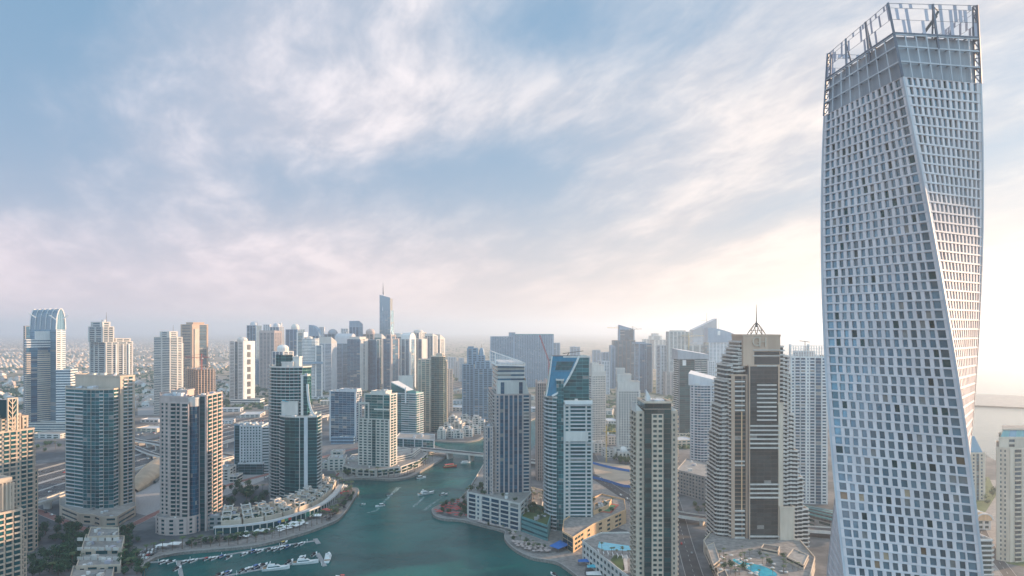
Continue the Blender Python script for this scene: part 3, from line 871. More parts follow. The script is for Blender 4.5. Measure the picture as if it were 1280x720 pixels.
# plant floors and open crown
crown = MB()
ins = [(c_[0] * .90, c_[1] * .90) for c_ in TW_V]
def prof(V, z): return [tw(u, v, z) for u, v in V]
lv = [ZR, ZR + 5.2, ZR + 10.4, ZR + 14.5]
ins = [(c_[0] * .93, c_[1] * .93) for c_ in TW_V]
def side_pt(V, i, k, n, z):
    p, q_ = V[i], V[(i + 1) % 4]; return tw(p[0] + (q_[0] - p[0]) * k / n, p[1] + (q_[1] - p[1]) * k / n, z)
plant = MB()
for j in range(3):
    for i in range(4):
        for k in range(8):
            plant.face([side_pt(ins, i, k, 8, lv[j]), side_pt(ins, i, k + 1, 8, lv[j]), side_pt(ins, i, k + 1, 8, lv[j + 1]), side_pt(ins, i, k, 8, lv[j + 1])], 'grey_panel')
            plant.bar(side_pt(TW_V, i, k, 8, lv[j]), side_pt(TW_V, i, k, 8, lv[j + 1]), .34, 'pale_panel')
            plant.bar(side_pt(TW_V, i, k, 8, lv[j + 1]), side_pt(TW_V, i, k + 1, 8, lv[j + 1]), .45, 'pale_panel')
            plant.bar(side_pt(ins, i, k, 8, lv[j + 1]), side_pt(TW_V, i, k, 8, lv[j + 1]), .3, 'steel')
facade_mat('grey_panel', (.26, .29, .33), (.36, .39, .43), rough=.5, metal=.1)
plant.face(prof(ins, lv[3]), 'roof_gravel'); plant.face(prof(TW_V, ZR + .05), 'roof_gravel')
plant.build('plant_floors', root)
ZS = TW_TOP + 1.2
LEAN = 1.0
def crown_pt(i, k, n, z, o=0.0):
    s_ = 1.0 + .0
    return side_pt(TW_V, i, k, n, z)
for i in range(4):
    a, b_ = crown_pt(i, 0, 1, ZR), crown_pt(i, 0, 1, ZS)
    c0 = Vector((*TW_C, a[2])); c1 = Vector((*TW_C, b_[2]))
    ia, ib = Vector(a).lerp(c0, .07), Vector(b_).lerp(c1, .05)
    mb = MB()                                               # laced corner masts
    mb.bar(a, b_, .75, 'steel'); mb.bar(ia, ib, .55, 'steel')
    for k in range(9):
        u, u2 = k / 9, (k + 1) / 9
        p, q_ = Vector(a).lerp(Vector(b_), u), Vector(ia).lerp(Vector(ib), u2); mb.bar(p, q_, .3, 'steel'); mb.bar(Vector(a).lerp(Vector(b_), u2), Vector(ia).lerp(Vector(ib), u2), .3, 'steel')
    mb.build('corner_mast', root)
    nb = 3 if i in (1, 3) else 2
    for k in range(1, nb):
        mb = MB()
        p0, p1 = Vector(crown_pt(i, k, nb, lv[2])), Vector(crown_pt(i, k, nb, ZS))
        mb.bar(p0, p1, .6, 'steel'); cc = Vector((*TW_C, lv[3]))
        q0 = Vector(crown_pt(i, k, nb, lv[2])).lerp(Vector((*TW_C, lv[2])), .16)
        mb.bar(q0, p1.lerp(p0, .08), .5, 'steel')
        for w_ in (.25, .5, .75): mb.bar(p0.lerp(p1, w_), q0.lerp(p1, w_), .25, 'steel')
        mb.build('inclined_strut', root)
    for z_, w_ in ((lv[3] + .4, .6), (lv[3] + 5.2, .09), (lv[3] + 9.2, .09), (ZS - .1, .12)):
        mb = MB()
        for k in range(6): mb.bar(crown_pt(i, k, 6, z_), crown_pt(i, k + 1, 6, z_), w_, 'steel')
        mb.build('ring_beam', root)
    rr = random.Random(40 + i); nsl = 25 if i in (1, 3) else 18
    rows = [(lv[3] + .6, lv[3] + 5.1), (lv[3] + 5.3, lv[3] + 9.1), (lv[3] + 9.3, ZS - .2)]
    for ri, (za, zb) in enumerate(rows):
        for k in range(nsl):
            if rr.random() < (.30, .36, .40)[ri]:
                p, q_ = crown_pt(i, k + .15, nsl, za), crown_pt(i, k + .80, nsl, za)
                r0, r1 = crown_pt(i, k + .15, nsl, zb), crown_pt(i, k + .80, nsl, zb)
                c_ = Vector((*TW_C, za)); sh = (c_ - Vector(p)).normalized() * .12
                P4 = [Vector(p), Vector(q_), Vector(q_) + sh, Vector(p) + sh, Vector(r0), Vector(r1), Vector(r1) + sh, Vector(r0) + sh]
                mb = MB(); mb.box8(P4, 'louvre'); mb.build('screen_louvre', root)
# maintenance crane standing on the roof
cr = thing('maintenance_crane', 'small dark facade maintenance crane standing on the roof inside the steel crown', 'crane', tw(-3, -15, lv[3]))
bx, by, bz = cr.location
mb = MB(); mb.box(bx - 1.6, bx + 1.6, by - 1.3, by + 1.3, bz, bz + 1.1, 'dark_metal'); mb.box(bx - 1.2, bx + .4, by - 1, by + 1, bz + 1.1, bz + 2.8, 'dark_metal'); mb.build('carriage', cr)
mb = MB(); mb.bar((bx + .8, by, bz + 1.1), (bx + 1, by, bz + 3), 1.1, 'dark_metal'); mb.bar((bx + .6, by, bz + 2.4), (bx + 5.6, by - .5, bz + 9.5), .9, 'dark_metal'); mb.bar((bx + 4.6, by - .4, bz + 8.0), (bx + 6.3, by - .6, bz + 11.2), .7, 'dark_metal'); mb.build('jib', cr)
mb = MB(); mb.bar((bx + 3.6, by - 3.0, bz + 11.3), (bx + 8.8, by + 1.8, bz + 11.3), .3, 'steel'); mb.build('spreader_bar', cr)

facade_mat('lit_cream', (.52, .44, .36), (.62, .54, .45))
# ------------------------------------------------------------------ towers round the marina, near to far
def dirs(fp, i):
    a, b = Vector(fp[i]), Vector(fp[(i + 1) % len(fp)]); L = (b - a).length; d_ = (b - a) / L
    return a, d_, Vector((d_.y, -d_.x)), L
def sub(fp, u0, u1, v0, v1):
    """part of a four cornered footprint: u along edge 0, v back along edge 3"""
    a, b, c, d_ = [Vector(p) for p in fp[:4]]
    g = lambda u, v: tuple((a * (1 - u) + b * u) * (1 - v) + (d_ * (1 - u) + c * u) * v)
    return [g(u0, v0), g(u1, v0), g(u1, v1), g(u0, v1)]

# -- beige terraced tower at the left edge
fp = corner(-60, -8, 50, 560, 62)
T = Tower('terraced_tower', 'tall beige apartment tower at the left edge with a leaf-patterned lattice crown', wall='beige_stone', glass='teal_glass')
z1 = hz(530, 575)
T.block(sub(fp, 0, .86, 0, 1), 0, z1 - 6, ['P WPW P B P B P W P B P B P', 'P B P B P', None, 'P WP*4 B'], 3.7)
T.block(sub(fp, .86, .96, .08, .9), 0, z1 - 22, ['B', 'P B P B P B P', None, None], 3.7)
T.block(sub(fp, .96, 1.06, .12, .85), 0, z1 - 44, ['B', 'P B P B P B P', None, None], 3.7)
T.block(sub(fp, .03, .66, .1, .9), z1 - 6, z1 + 7, ['P W P w P W P B P W P', 'P WP*3', None, 'P WP*3'], 3.7)
T.block(sub(fp, .70, .82, .1, .9), z1 - 6, z1 + 4.5, ['P w P', 'P WP*3', None, None], 3.7)
T.block(sub(fp, .10, .54, .15, .85), z1 + 7, z1 + 14, ['P w P L P w P', 'P W P', None, None], 3.7)
a, d_, n, L = dirs(fp, 0)
mb = T.part('lattice_crown')
c0 = a + d_ * (L * .38)
W2 = 3.6
for s_ in (-1, 1):
    p = c0 + d_ * (W2 * s_) + n * .9
    mb.bar((*p, z1 - 5), (*p, z1 + 22), 1.0, 'cream_stone')
for k in range(6):
    zz = z1 - 4 + k * 4.2
    for s_ in (-1, 1):
        p, q_ = c0 + n * .9, c0 + d_ * (W2 * s_) + n * .9
        mb.bar((*p, zz), (*q_, zz + 5.0), .55, 'cream_stone')
p = c0 + n * .9; mb.bar((*p, z1 - 5), (*p, z1 + 22), .6, 'cream_stone')
mb.bar((*(c0 - d_ * 4 + n * .9), z1 + 22), (*(c0 + d_ * 4 + n * .9), z1 + 22), .9, 'cream_stone')
p = c0 - n * 5; mb.box(p.x - 4.4, p.x + 4.4, p.y - 4.4, p.y + 4.4, z1 + 6, z1 + 21, 'dark_glass')
T.make()
# -- its lower neighbour in front
fp = corner(-70, -20, 27, 455, 62)
T = Tower('terraced_tower', 'lower beige apartment block at the left edge with an arched loggia and blank top storeys', wall='beige_stone', glass='teal_glass')
zt = hz(600, 470)
T.block(fp, 0, zt - 22, ['P WPW P B P BP B P', 'P B P B P', None, 'P WP*4'], 3.7)
T.block(sub(fp, .97, 1.12, .06, .9), 0, zt - 29, ['B', 'P B P B P', None, None], 3.7)
T.block(sub(fp, 1.12, 1.24, .1, .8), 0, zt - 46, ['B', 'P B P B P', None, None], 3.7)
T.block(sub(fp, .04, .9, .1, .9), zt - 22, zt - 4, ['P w P w P w P L P w P', 'P W P W P', None, None], 4.2)
T.block(sub(fp, .06, .82, .12, .88), zt - 4, zt, ['L', 'L', None, None], 4)
a, d_, n, L = dirs(sub(fp, .04, .9, .1, .9), 0)
mb = T.part('portal_frame')
for u in (.50, .62, .74, .86): mb.slabbox(a, d_, n, L * u - .5, L * u + .5, .3, 1.2, zt - 21, zt + 1, 'cream_stone')
mb.slabbox(a, d_, n, L * .45, L * .92, .3, 1.3, zt - 2, zt + 1.2, 'cream_stone')
T.make()

# -- glass and beige tower on the pink street
T = Tower('glass_bay_tower', 'broad tower of blue-green glass bays against a taller blank beige slab', wall='beige_stone', glass='teal_glass', rail='pale_panel', trim='pale_panel')
Yb = 690
fpb = poly([(82.5, Yb + 14), (104, Yb + 3), (124, Yb), (142, Yb + 4), (148, Yb + 12)], 26)
zt = hz(487.5, Yb)
T.block(fpb, 9, zt, ['b b', 'G G P.25 G G', 'b P.25 G G', 'b b', 'P B P', None, 'P WP*3'], 3.72, core='teal_panel', bd=.9)
fr = corner(94, 150, 168, Yb + 12, 66)
T.block(fr, 9, hz(471, Yb + 15), ['P3 B P.8 B P2', 'P WP*4', None, None], 3.72)
# the upper right face stays blank above the last balcony, the slab's front too
a, d_, n, L = dirs(fr, 0)
pod = poly([(75, Yb + 8), (100, Yb - 22), (118, Yb - 26), (126, Yb - 34), (146, Yb - 32), (169, Yb + 8)], 60)
T.block(pod, 0, 9, ['P H P', 'P L H L P', 'P H P', 'P L H P', 'P H H P'], 4.5)
roof_kit(T, fpb, zt, 4, seed=3)
T.make()

# -- dark grid tower with the round blue glass shaft
T = Tower('grid_tower', 'beige apartment tower with deep square openings and a rounded dark blue glass shaft', wall='pink_stone', glass='dark_glass', rail='pink_stone', trim='steel')
Yc = 640
fpc = poly([(200, Yc + 6), (212, Yc + 3), (212.4, Yc - 1), (226, Yc - 2), (226.4, Yc - 5), (236, Yc - 6)], 38)
zt = hz(497, Yc)
T.block(fpc, 0, zt - 5, ['P wPw P', 'P', 'P B P.6 b P', 'P', 'P B P', 'P WP*5'], 3.75, wall='pink_stone', core='dark_concrete')
T.block(poly([(200.5, Yc + 7), (212, Yc + 4), (226, Yc), (236, Yc - 2)], 34), zt - 5, zt, ['L', 'L', 'L', 'L'], 5)
cxy = (wx(241, Yc), Yc + 2); rr_ = (wx(247, Yc) - wx(235.5, Yc)) / 2
T.block(ellipse(*cxy, rr_, rr_, 14), 0, zt - 8, ['G'] * 14, 3.75, glass='blue_glass', core='dark_concrete')
T.block(ellipse(*cxy, rr_ + .6, rr_ + .6, 14), zt - 8, zt - 1, ['L'] * 14, 7, core='off_white', wall='off_white')
fr = front(246.5, 258, Yc + 4, 34)
T.block(fr, 0, zt + 1, ['P1.6 D P.8', 'P B P B P B P', None, None], 3.75, wall='pink_stone', core='dark_concrete')
T.block(front(214, 234, Yc + 12, 14), zt, zt + 5, ['L', 'L', None, None], 5)
roof_kit(T, fpc[:1] + fpc[5:8], zt + .5, 6, seed=5)
fpp = ellipse(wx(214, Yc - 10), Yc + 4, 20, 14, 14)
T.block(fpp, 0, 15, ['P w P'] * 14, 4.2, wall='pink_stone')
T.block(front(240, 290, Yc + 8, 26, 6), 0, 12, ['P wPwPwPwP w P', 'P w w P', None, None], 4, wall='grey_concrete')
T.make()

# -- green stepped tower
T = Tower('stepped_tower', 'dark green glass tower in two stepped halves topped by a glass wedge', wall='off_white', glass='dark_glass', rail='pale_panel', trim='teal_panel')
T.rh = .62; Yd = 760
fl_ = poly([(337, Yd + 26), (339, Yd + 12), (346, Yd + 5), (362, Yd + 2), (378, Yd + 6), (389, Yd + 18)], 24)
zt = hz(459, Yd + 10)
T.block(fl_, 0, zt, ['b', 'b b', 'b b b', 'b b b', 'G D', None, None, 'b b'], 3.6, core='teal_panel', bd=1.5)
fw = poly([(345, Yd + 14), (352, Yd + 10), (366, Yd + 16)], 12)
zw = hz(445, Yd + 10)
T.block(fw, zt, zt + 14, ['G G', 'G G G', None, None], 3.6, ztop=[zw, zw - 2, zt + 8, zt + 7, zw - 2], roof=None, core='teal_panel')
T.block(front(366, 374, Yd + 14, 10), zt, hz(447, Yd + 14), ['L', 'L', None, None], 6, wall='off_white', core='off_white')
T.block(front(352, 366, Yd + 10, 8), zt, zt + 5, ['L', 'L', None, None], 5, core='off_white')
ff = poly([(350, Yd - 4), (356, Yd - 12), (369, Yd - 16), (380, Yd - 15), (396, Yd - 12), (401, Yd + 4)], 26)
zf = hz(521, Yd - 10)
T.block(ff, 0, zf, ['b', 'G D', 'G P.5 G', 'V1 D2.4', 'B P.2', 'B B'], 3.6, core='teal_panel', bd=1.6)
T.block(front(352, 372, Yd + 1, 14), zf, hz(503, Yd), ['L', 'L', 'L', 'L'], 7, wall='off_white', core='off_white')
p0, p1 = (wx(352.5, Yd), Yd), (wx(365, Yd), Yd)
mb = T.part('sloped_skylight'); zz = hz(503, Yd)
mb.box8([(p0[0], Yd, zz + 1.6), (p1[0] - 4, Yd, zz + .4), (p1[0] - 4, Yd + 9, zz + .6), (p0[0], Yd + 9, zz + 3.2), (p0[0], Yd, zz + 2), (p1[0] - 4, Yd, zz + .8), (p1[0] - 4, Yd + 9, zz + 1.0), (p0[0], Yd + 9, zz + 3.6)], 'pool_water')
T.block(front(376, 384, Yd + 2, 10), zf, hz(470, Yd), ['L D', 'D', None, None], 4)
mb = T.part('curved_fin')
pr = None
for k in range(9):
    u = k / 8; x = wx(385 + 11 * (1 - math.cos(u * math.pi / 2)) , Yd); z = hz(480 + 40 * math.sin(u * math.pi / 2), Yd)
    if pr: mb.bar((pr[0], Yd - 2, pr[1]), (x, Yd - 2, z), .8, 'white_paint', h=2.5)
    pr = (x, z)
T.make()

# -- tall pink striped tower on the point
T = Tower('striped_tower', 'tall pinkish vertical-striped tower with a slanted white lattice crown above a waterside podium', wall='pink_stone', glass='blue_glass', rail='off_white', trim='steel')
Ym = 690; zp = 25
fm = corner(611, 618, 663, Ym, 6)
zt = hz(494, Ym)
T.block(fm, zp, zt, ['P1.1 w P.7 G1.9 P.8 G1.9 P.8 G1.9 P.8 G1.9 P.8 G1.9 P.8 b3.4 P.7', 'P B P B P', None, 'B P B P B'], 3.55, bd=1.3)
fu = sub(fm, .10, .88, .05, .9)
zc = hz(457, Ym)
T.block(fu, zt, zt + 13, ['P G.9 P*5 G.9 P', 'P W P', None, 'P W P'], 4.3, wall='off_white')
T.block(sub(fm, .10, .84, .05, .9), zt + 13, zc, ['H H', 'H H', None, 'H'], 4.3, wall='off_white')
fcap = sub(fm, .02, .84, -.04, .9)
mb = T.part('lattice_crown')
zl, zr_, zb = hz(441, Ym), hz(454, Ym), zc
a, b, c, d_ = [Vector(p) for p in fcap]
mb.box8([(*a, zb), (*b, zb - 1), (*c, zb - 1), (*d_, zb), (*a, zb + .8), (*b, zb - .2), (*c, zb - .2), (*d_, zb + .8)], 'white_paint')
for A_, B_ in ((a, b), (d_, c)):
    mb.bar((*A_, zl), (*B_, zr_), .9, 'white_paint'); mb.bar((*A_, zb), (*A_, zl), .9, 'white_paint'); mb.bar((*B_, zb), (*B_, zr_), .9, 'white_paint')
    for k in range(1, 11):
        u = k / 11; q_ = A_.lerp(B_, u); mb.bar((*q_, zb), (*q_, zl + (zr_ - zl) * u), .28, 'white_paint')
    for w_ in (.33, .66): mb.bar((*A_, zb + (zl - zb) * w_), (*B_, zb + (zr_ - zb) * w_), .28, 'white_paint')
mb.bar((*a, zl), (*d_, zl), .8, 'white_paint'); mb.bar((*b, zr_), (*c, zr_), .8, 'white_paint')
for k in range(1, 9):
    u = k / 9; mb.bar((*a.lerp(b, u), zl + (zr_ - zl) * u), (*d_.lerp(c, u), zl + (zr_ - zl) * u), .3, 'white_paint')
fin = sub(fm, .14, .80, .05, .85)
mb = T.part('crown_deck'); mb.prism(fin, zc, zc + 3.0, 'pale_panel', 'pale_panel')
mb = T.part('curved_shoulder')
a, d_, n, L = dirs(fm, 0)
for k in range(6):
    u = k / 6; u2 = (k + 1) / 6
    f_ = lambda u: (L * (.88 + .12 * u), zt + 16 * (1 - u) ** 2)
    (x0, za), (x1, zb_) = f_(u), f_(u2); p, q_ = a + d_ * x0, a + d_ * x1
    r_, s_ = p - n * 18, q_ - n * 18
    mb.box8([(*p, zt), (*q_, zt), (*s_, zt), (*r_, zt), (*p, za + .4), (*q_, zb_ + .4), (*s_, zb_ + .4), (*r_, za + .4)], 'off_white')
fw = front(606, 616, Ym - 6, 30)
zw = hz(533, Ym)
T.block(fw, zp, zw, ['P w P G1.6 P w P', 'P', None, 'P B P B P'], 3.55)
# the podium
fpd = [gp(584, 635), gp(652, 668), gp(672, 652), gp(640, 612), gp(606, 604)]
fpd = [gp(584.5, 647), gp(601, 651), gp(650, 664), gp(664, 648), gp(640, 606), gp(606, 604)]
T.block(fpd, 0, zp, ['P B P w P', 'P B P B P B P B P', 'P WP*3', None, None, 'P B P B P B P'], 4.5, wall='off_white', roof='roof_gravel')
T.make()

# -- sail-topped teal tower
T = Tower('sail_top_tower', 'teal glass tower with curved balconies and a blue sloping sail-shaped glass top', wall='off_white', glass='teal_glass', rail='pale_panel', trim='teal_panel')
Yn = 650
zn = hz(497, Yn)
fc = poly([(680.5, Yn + 22), (682, Yn + 10), (686, Yn + 2), (691, Yn - 3), (696, Yn - 5)], 30)
T.block(fc, 0, zn, ['B', 'B', 'B', 'B', None, None, 'b b'], 3.55, core='teal_panel', bd=1.5, roof='teal_panel')
fg = poly([(695.5, Yn - 4), (704.5, Yn - 6)], 32)
T.block(fg, 0, hz(475, Yn), ['G G G', None, None, None], 3.55, core='teal_panel')
fbk = front(704.5, 740, Yn - 3, 30)
zs = hz(502, Yn)
T.block(fbk, 0, zs, ['P.6 w P.5 b6 P.5 b1.6 P.4', 'P b P b P', None, None], 3.55, core='teal_panel', bd=1.3)
a, d_, n, L = dirs(fbk, 0)
mb = T.part('frame_portal')
mb.slabbox(a, d_, n, -.4, L + .3, .2, 1.9, zs - 2.2, zs + 1.6, 'white_paint'); mb.slabbox(a, d_, n, -.6, .8, .2, 1.9, 8, zs, 'white_paint')
zmid = hz(545, Yn); mb.slabbox(a, d_, n, -.2, L * .86, .2, 1.8, zmid - 4.5, zmid + 4.5, 'off_white')
T.block(front(704.5, 736, Yn + 6, 22), zs, hz(447, Yn), ['G G G G', 'G D', None, None], 3.55, core='teal_panel', roof='teal_panel')
# sail: a glazed sheet leaning back, edged with a white rim
def sail_pt(u, v):
    """u across 0..1, v up 0..1"""
    xl = 683 + 7.5 * v ** .8; xr = 690 + 34 * (v ** .62)
    x = xl + (xr - xl) * u; y = 495 - 50 * v
    Y = Yn - 5 + 11 * v
    return (wx(x, Y), Y, hz(y, Y))
mb = T.part('sail_glass'); N_ = 10
for i in range(N_):
    for j in range(14):
        mt = 'blue_fascia' if not (.62 < (j + .5) / 14 < .86 and .18 < (i + .5) / N_ < .86) else 'dark_glass'
        mb.face([sail_pt(i / N_, j / 14), sail_pt((i + 1) / N_, j / 14), sail_pt((i + 1) / N_, (j + 1) / 14), sail_pt(i / N_, (j + 1) / 14)], mt)
mb = T.part('sail_rim')
for j in range(14):
    for u in (0, 1):
        p, q_ = Vector(sail_pt(u, j / 14)), Vector(sail_pt(u, (j + 1) / 14)); mb.bar(p, q_, 1.0 if u else .6, 'white_paint', h=1.6)
for j in (8.7, 10.3, 12.04): mb.bar(Vector(sail_pt(.05, j / 14)) + Vector((0, -.15, 0)), Vector(sail_pt(.95, j / 14)) + Vector((0, -.15, 0)), .25, 'steel')
mb.bar(sail_pt(0, 1), sail_pt(1, 1), .8, 'steel')
mb = T.part('sail_back')
for j in range(14):
    for u in (0, 1):
        p, q_ = Vector(sail_pt(u, j / 14)), Vector(sail_pt(u, (j + 1) / 14)); bk = Vector((0, 24, 0))
        mb.face([p, q_, (q_.x, Yn + 26, q_.z), (p.x, Yn + 26, p.z)] if u == 0 else [q_, p, (p.x, Yn + 26, p.z), (q_.x, Yn + 26, q_.z)], 'teal_panel')
p, q_ = Vector(sail_pt(0, 1)), Vector(sail_pt(1, 1)); mb.face([p, q_, (q_.x, Yn + 26, q_.z), (p.x, Yn + 26, p.z)], 'dark_roof')
mb = T.part('roof_davit'); p = Vector(sail_pt(.55, 1)); mb.bar((p.x, p.y + 4, p.z), (p.x + 2, p.y + 4, p.z + 2.5), .7, 'dark_metal'); mb.bar((p.x - 4, p.y + 4, p.z + 2.2), (p.x + 16, p.y + 4, p.z + 4.8), .6, 'dark_metal')
T.make()

# -- dark slab with the white window ladder in front
T = Tower('dark_slab_tower', 'slender dark glass tower with a pale ladder of paired windows up its middle', wall='cream_stone', glass='dark_glass', rail='cream_stone', trim='dark_metal')
Yz = 468
zt = hz(511, Yz)
fz = front(806, 838.5, Yz, 26)
T.block(fz, 0, zt, ['D D D D', 'G G G', None, 'G G G'], 3.42, core='dark_concrete', roof='dark_roof', parapet=0)
T.block(front(815, 829, Yz - .9, 5), 0, zt - 3.4, ['P.25 W2.6 P.2 W2.6 P.25', 'L', None, 'L'], 3.42, wall='cream_stone', roof=None)
T.block(front(806, 838.5, Yz, 26), zt, zt + 4, ['D D D', 'D D', 'D D', 'D D'], 4, core='dark_concrete', roof='dark_roof', parapet=1.2)
for (x0, x1) in ((796, 805.6), (838.9, 846)):
    fs = front(x0, x1, Yz + 2.5, 21)
    T.block(fs, 0, zt - 3, ['P.8 w P.8' if x0 < 800 else 'P.7 w P.7', 'P B P B P', None, 'P B P B P'], 3.42, core='tan_stone')
mb = T.part('roof_fin')
x0, x1 = wx(810, Yz), wx(815, Yz)
mb.box8([(x0, Yz + 6, zt + 2), (x1, Yz + 6, zt + 2), (x1, Yz + 9, zt + 2), (x0, Yz + 9, zt + 2), (x0, Yz + 6, hz(488, Yz)), (x1, Yz + 6, hz(496, Yz)), (x1, Yz + 9, hz(496, Yz)), (x0, Yz + 9, hz(488, Yz))], 'white_paint')
for (x0, x1, s_) in ((795.5, 804, 1), (840, 846.5, -1)):
    mb = T.part('shoulder_wedge'); a, b = wx(x0, Yz), wx(x1, Yz); z0 = zt - 2.8
    ha, hb = (6.5, 3) if s_ > 0 else (3.5, 6)
    if s_ > 0: ha, hb = 6.0, 1.5
    else: ha, hb = 4.5, .8
    mb.box8([(a, Yz + 2.2, z0), (b, Yz + 2.2, z0), (b, Yz + 20, z0), (a, Yz + 20, z0), (a, Yz + 2.2, z0 + ha), (b, Yz + 2.2, z0 + hb), (b, Yz + 20, z0 + hb), (a, Yz + 20, z0 + ha)], 'off_white')
for x in (817, 822, 827, 832): mb = T.part('roof_unit'); a = wx(x, Yz); mb.box(a - 1, a + 1, Yz + 8, Yz + 16, zt + 4, zt + 5.5, 'pale_panel')
T.make()

# -- stepped hotel tower with the glass middle and the crown of bars
T = Tower('stepped_hotel_tower', 'brown stepped hotel tower with white balcony edges, lattice dome, spire and monogram', wall='tan_stone', glass='bronze_glass', rail='off_white', trim='tan_stone')
Yg = 590
zt = hz(420, Yg)
T.trim = 'dark_metal'; T.block(front(936, 974, Yg, 36), 0, zt - 26, ['P.5 G G G G P.5', 'P WP*3', None, None], 3.5, core='dark_concrete'); T.trim = 'tan_stone'
T.block(front(929, 975, Yg + 2, 30), zt - 26, zt, ['L L L', 'L', None, 'L'], 6, roof='tan_stone', core='tan_stone', wall='tan_stone')
a, d_, n, L = dirs(front(936, 974, Yg, 36), 0)
for y in [458] + [482 + 5.45 * k for k in range(9)]: z = hz(y, Yg); mb = T.part('banded_ledge'); mb.slabbox(a, d_, n, L * .26, L * .90, .2, 1.5, z, z + 1.1, 'off_white')
for y in (533, 538.5, 544, 549.5, 555, 560.5, 606, 611.5, 617, 622.5, 671, 676.5, 682, 687.5, 693): z = hz(y, Yg); mb = T.part('banded_ledge'); mb.slabbox(a, d_, n, L * .02, L * .99, .2, 1.7, z, z + 1.2, 'off_white')
a2, d2, n2, L2 = dirs(front(929, 975, Yg + 2, 30), 0)
mb = T.part('top_glazing')
for z0, z1 in ((zt - 16.5, zt - 13.5), (zt - 25, zt - 18)): mb.slabbox(a2, d2, n2, L2 * .30, L2 * .98, .25, .45, z0, z1, 'bronze_glass')
for z in (zt - 17.6, zt - 12.6): mb.slabbox(a2, d2, n2, L2 * .26, L2 * 1.0, .3, 1.0, z, z + .8, 'off_white')
# left shoulder with the slim glass bay
T.block(front(914, 936, Yg + 3, 34), 0, hz(470, Yg), ['P1.1 G2.2 P.15 G1.1 P1', None, None, 'P B'], 3.5, core='dark_concrete', rail='off_white')
a3, d3, n3, L3 = dirs(front(914, 936, Yg + 3, 34), 0); 
for y in [478 + 6 * k for k in range(7)] + [578, 583] + [640 + 5.6 * k for k in range(9)]: z = hz(y, Yg); mb = T.part('bay_ledge'); mb.slabbox(a3, d3, n3, L3 * .18, L3 * .74, .2, 1.9, z, z + 1.1, 'off_white')
mb = T.part('golden_strip'); mb.slabbox(a3, d3, n3, L3 * .56, L3 * .62, .25, .6, hz(640, Yg), hz(515, Yg), 'orange_render')
# stepping balcony stacks, wider towards the ground
for k, (x0, x1, yt) in enumerate(((925, 930, 428), (921, 927, 437), (916, 922, 446), (909, 915, 458), (905.5, 910, 478), (902, 906.5, 510), (899, 903, 545), (896, 900, 590))):
    f = front(x0, x1 + 1, Yg + 6 + k * .6, 30)
    T.block(f, 0 if k > 3 else hz(475, Yg), hz(yt, Yg), ['J', None, None, 'J J J'], 3.5, core='dark_concrete', wall='off_white', bd=2.2)
for k, (x0, x1, yt) in enumerate(((974, 979, 434), (978, 984, 446), (983, 988, 468), (987, 992, 520), (991, 997, 566), (996, 1003, 600), (1002, 1010, 640))):
    f = front(x0, x1, Yg + 4 + k * .6, 32)
    T.block(f, 0, hz(yt, Yg), ['J', 'J J', None, None], 3.5, core='dark_concrete', wall='off_white', bd=2.2)
T.block(front(973, 979, Yg - 1, 20), 0, hz(505, Yg), ['L', None, None, None], 4, core='cream_stone', wall='cream_stone')
T.block(front(975, 993, Yg - 3, 12), 0, hz(634, Yg), ['L', 'L', None, None], 6, core='cream_stone', wall='cream_stone')
cx_, cy_ = wx(945.5, Yg + 12), Yg + 12; r = wx(957, Yg + 12) - wx(945.5, Yg + 12)
mb = T.part('lattice_dome'); hd = hz(404, Yg) - zt
for k in range(10):
    a_ = 2 * math.pi * k / 10; prev = None
    for q in range(7):
        u = q / 6; rr_ = r * (1 - u) ** .8 ; z = zt + 1 + hd * u
        for s_ in (0, 1):
            pass
        p = (cx_ + rr_ * math.cos(a_ + u * .5), cy_ + rr_ * math.sin(a_ + u * .5), z); p2 = (cx_ + rr_ * math.cos(a_ - u * .5), cy_ + rr_ * math.sin(a_ - u * .5), z)
        if prev: mb.bar(prev[0], p, .28, 'dark_metal'); mb.bar(prev[1], p2, .28, 'dark_metal')
        prev = (p, p2)
for u in (0, .33, .62):
    rr_ = r * (1 - u) ** .8
    for k in range(16):
        a_, b_ = 2 * math.pi * k / 16, 2 * math.pi * (k + 1) / 16
        mb.bar((cx_ + rr_ * math.cos(a_), cy_ + rr_ * math.sin(a_), zt + 1 + hd * u), (cx_ + rr_ * math.cos(b_), cy_ + rr_ * math.sin(b_), zt + 1 + hd * u), .35, 'dark_metal')
mb = T.part('spire'); mb.tube((cx_, cy_, zt + hd * .7), (cx_, cy_, zt + hd + 2), .8, .6, 'dark_metal', 8); mb.tube((cx_, cy_, zt + hd + 2), (cx_, cy_, hz(380, Yg)), .5, .12, 'dark_metal', 8)
# monogram: an open ring letter overlapping an H
T.kit = False
mb = T.part('monogram'); ym = Yg + 1.0; zc_ = hz(427, Yg)
xc = wx(946.5, Yg)
for k in range(15):
    a0, a1 = R(50 + k * 18.5), R(50 + (k + 1) * 18.5)
    mb.bar((xc + 3.3 * math.cos(a0), ym, zc_ + 3.5 * math.sin(a0)), (xc + 3.3 * math.cos(a1), ym, zc_ + 3.5 * math.sin(a1)), .8, 'lit_cream')
mb.bar((xc + .6, ym, zc_ - .8), (xc + 3.6, ym, zc_ - .8), .7, 'lit_cream')
for x in (2.6, 7.6): mb.bar((xc + x, ym - .1, zc_ - 4.4), (xc + x, ym - .1, zc_ + 3.6), .95, 'lit_cream')
mb.bar((xc + 2.6, ym - .1, zc_ - .2), (xc + 7.6, ym - .1, zc_ - .2), .8, 'lit_cream')
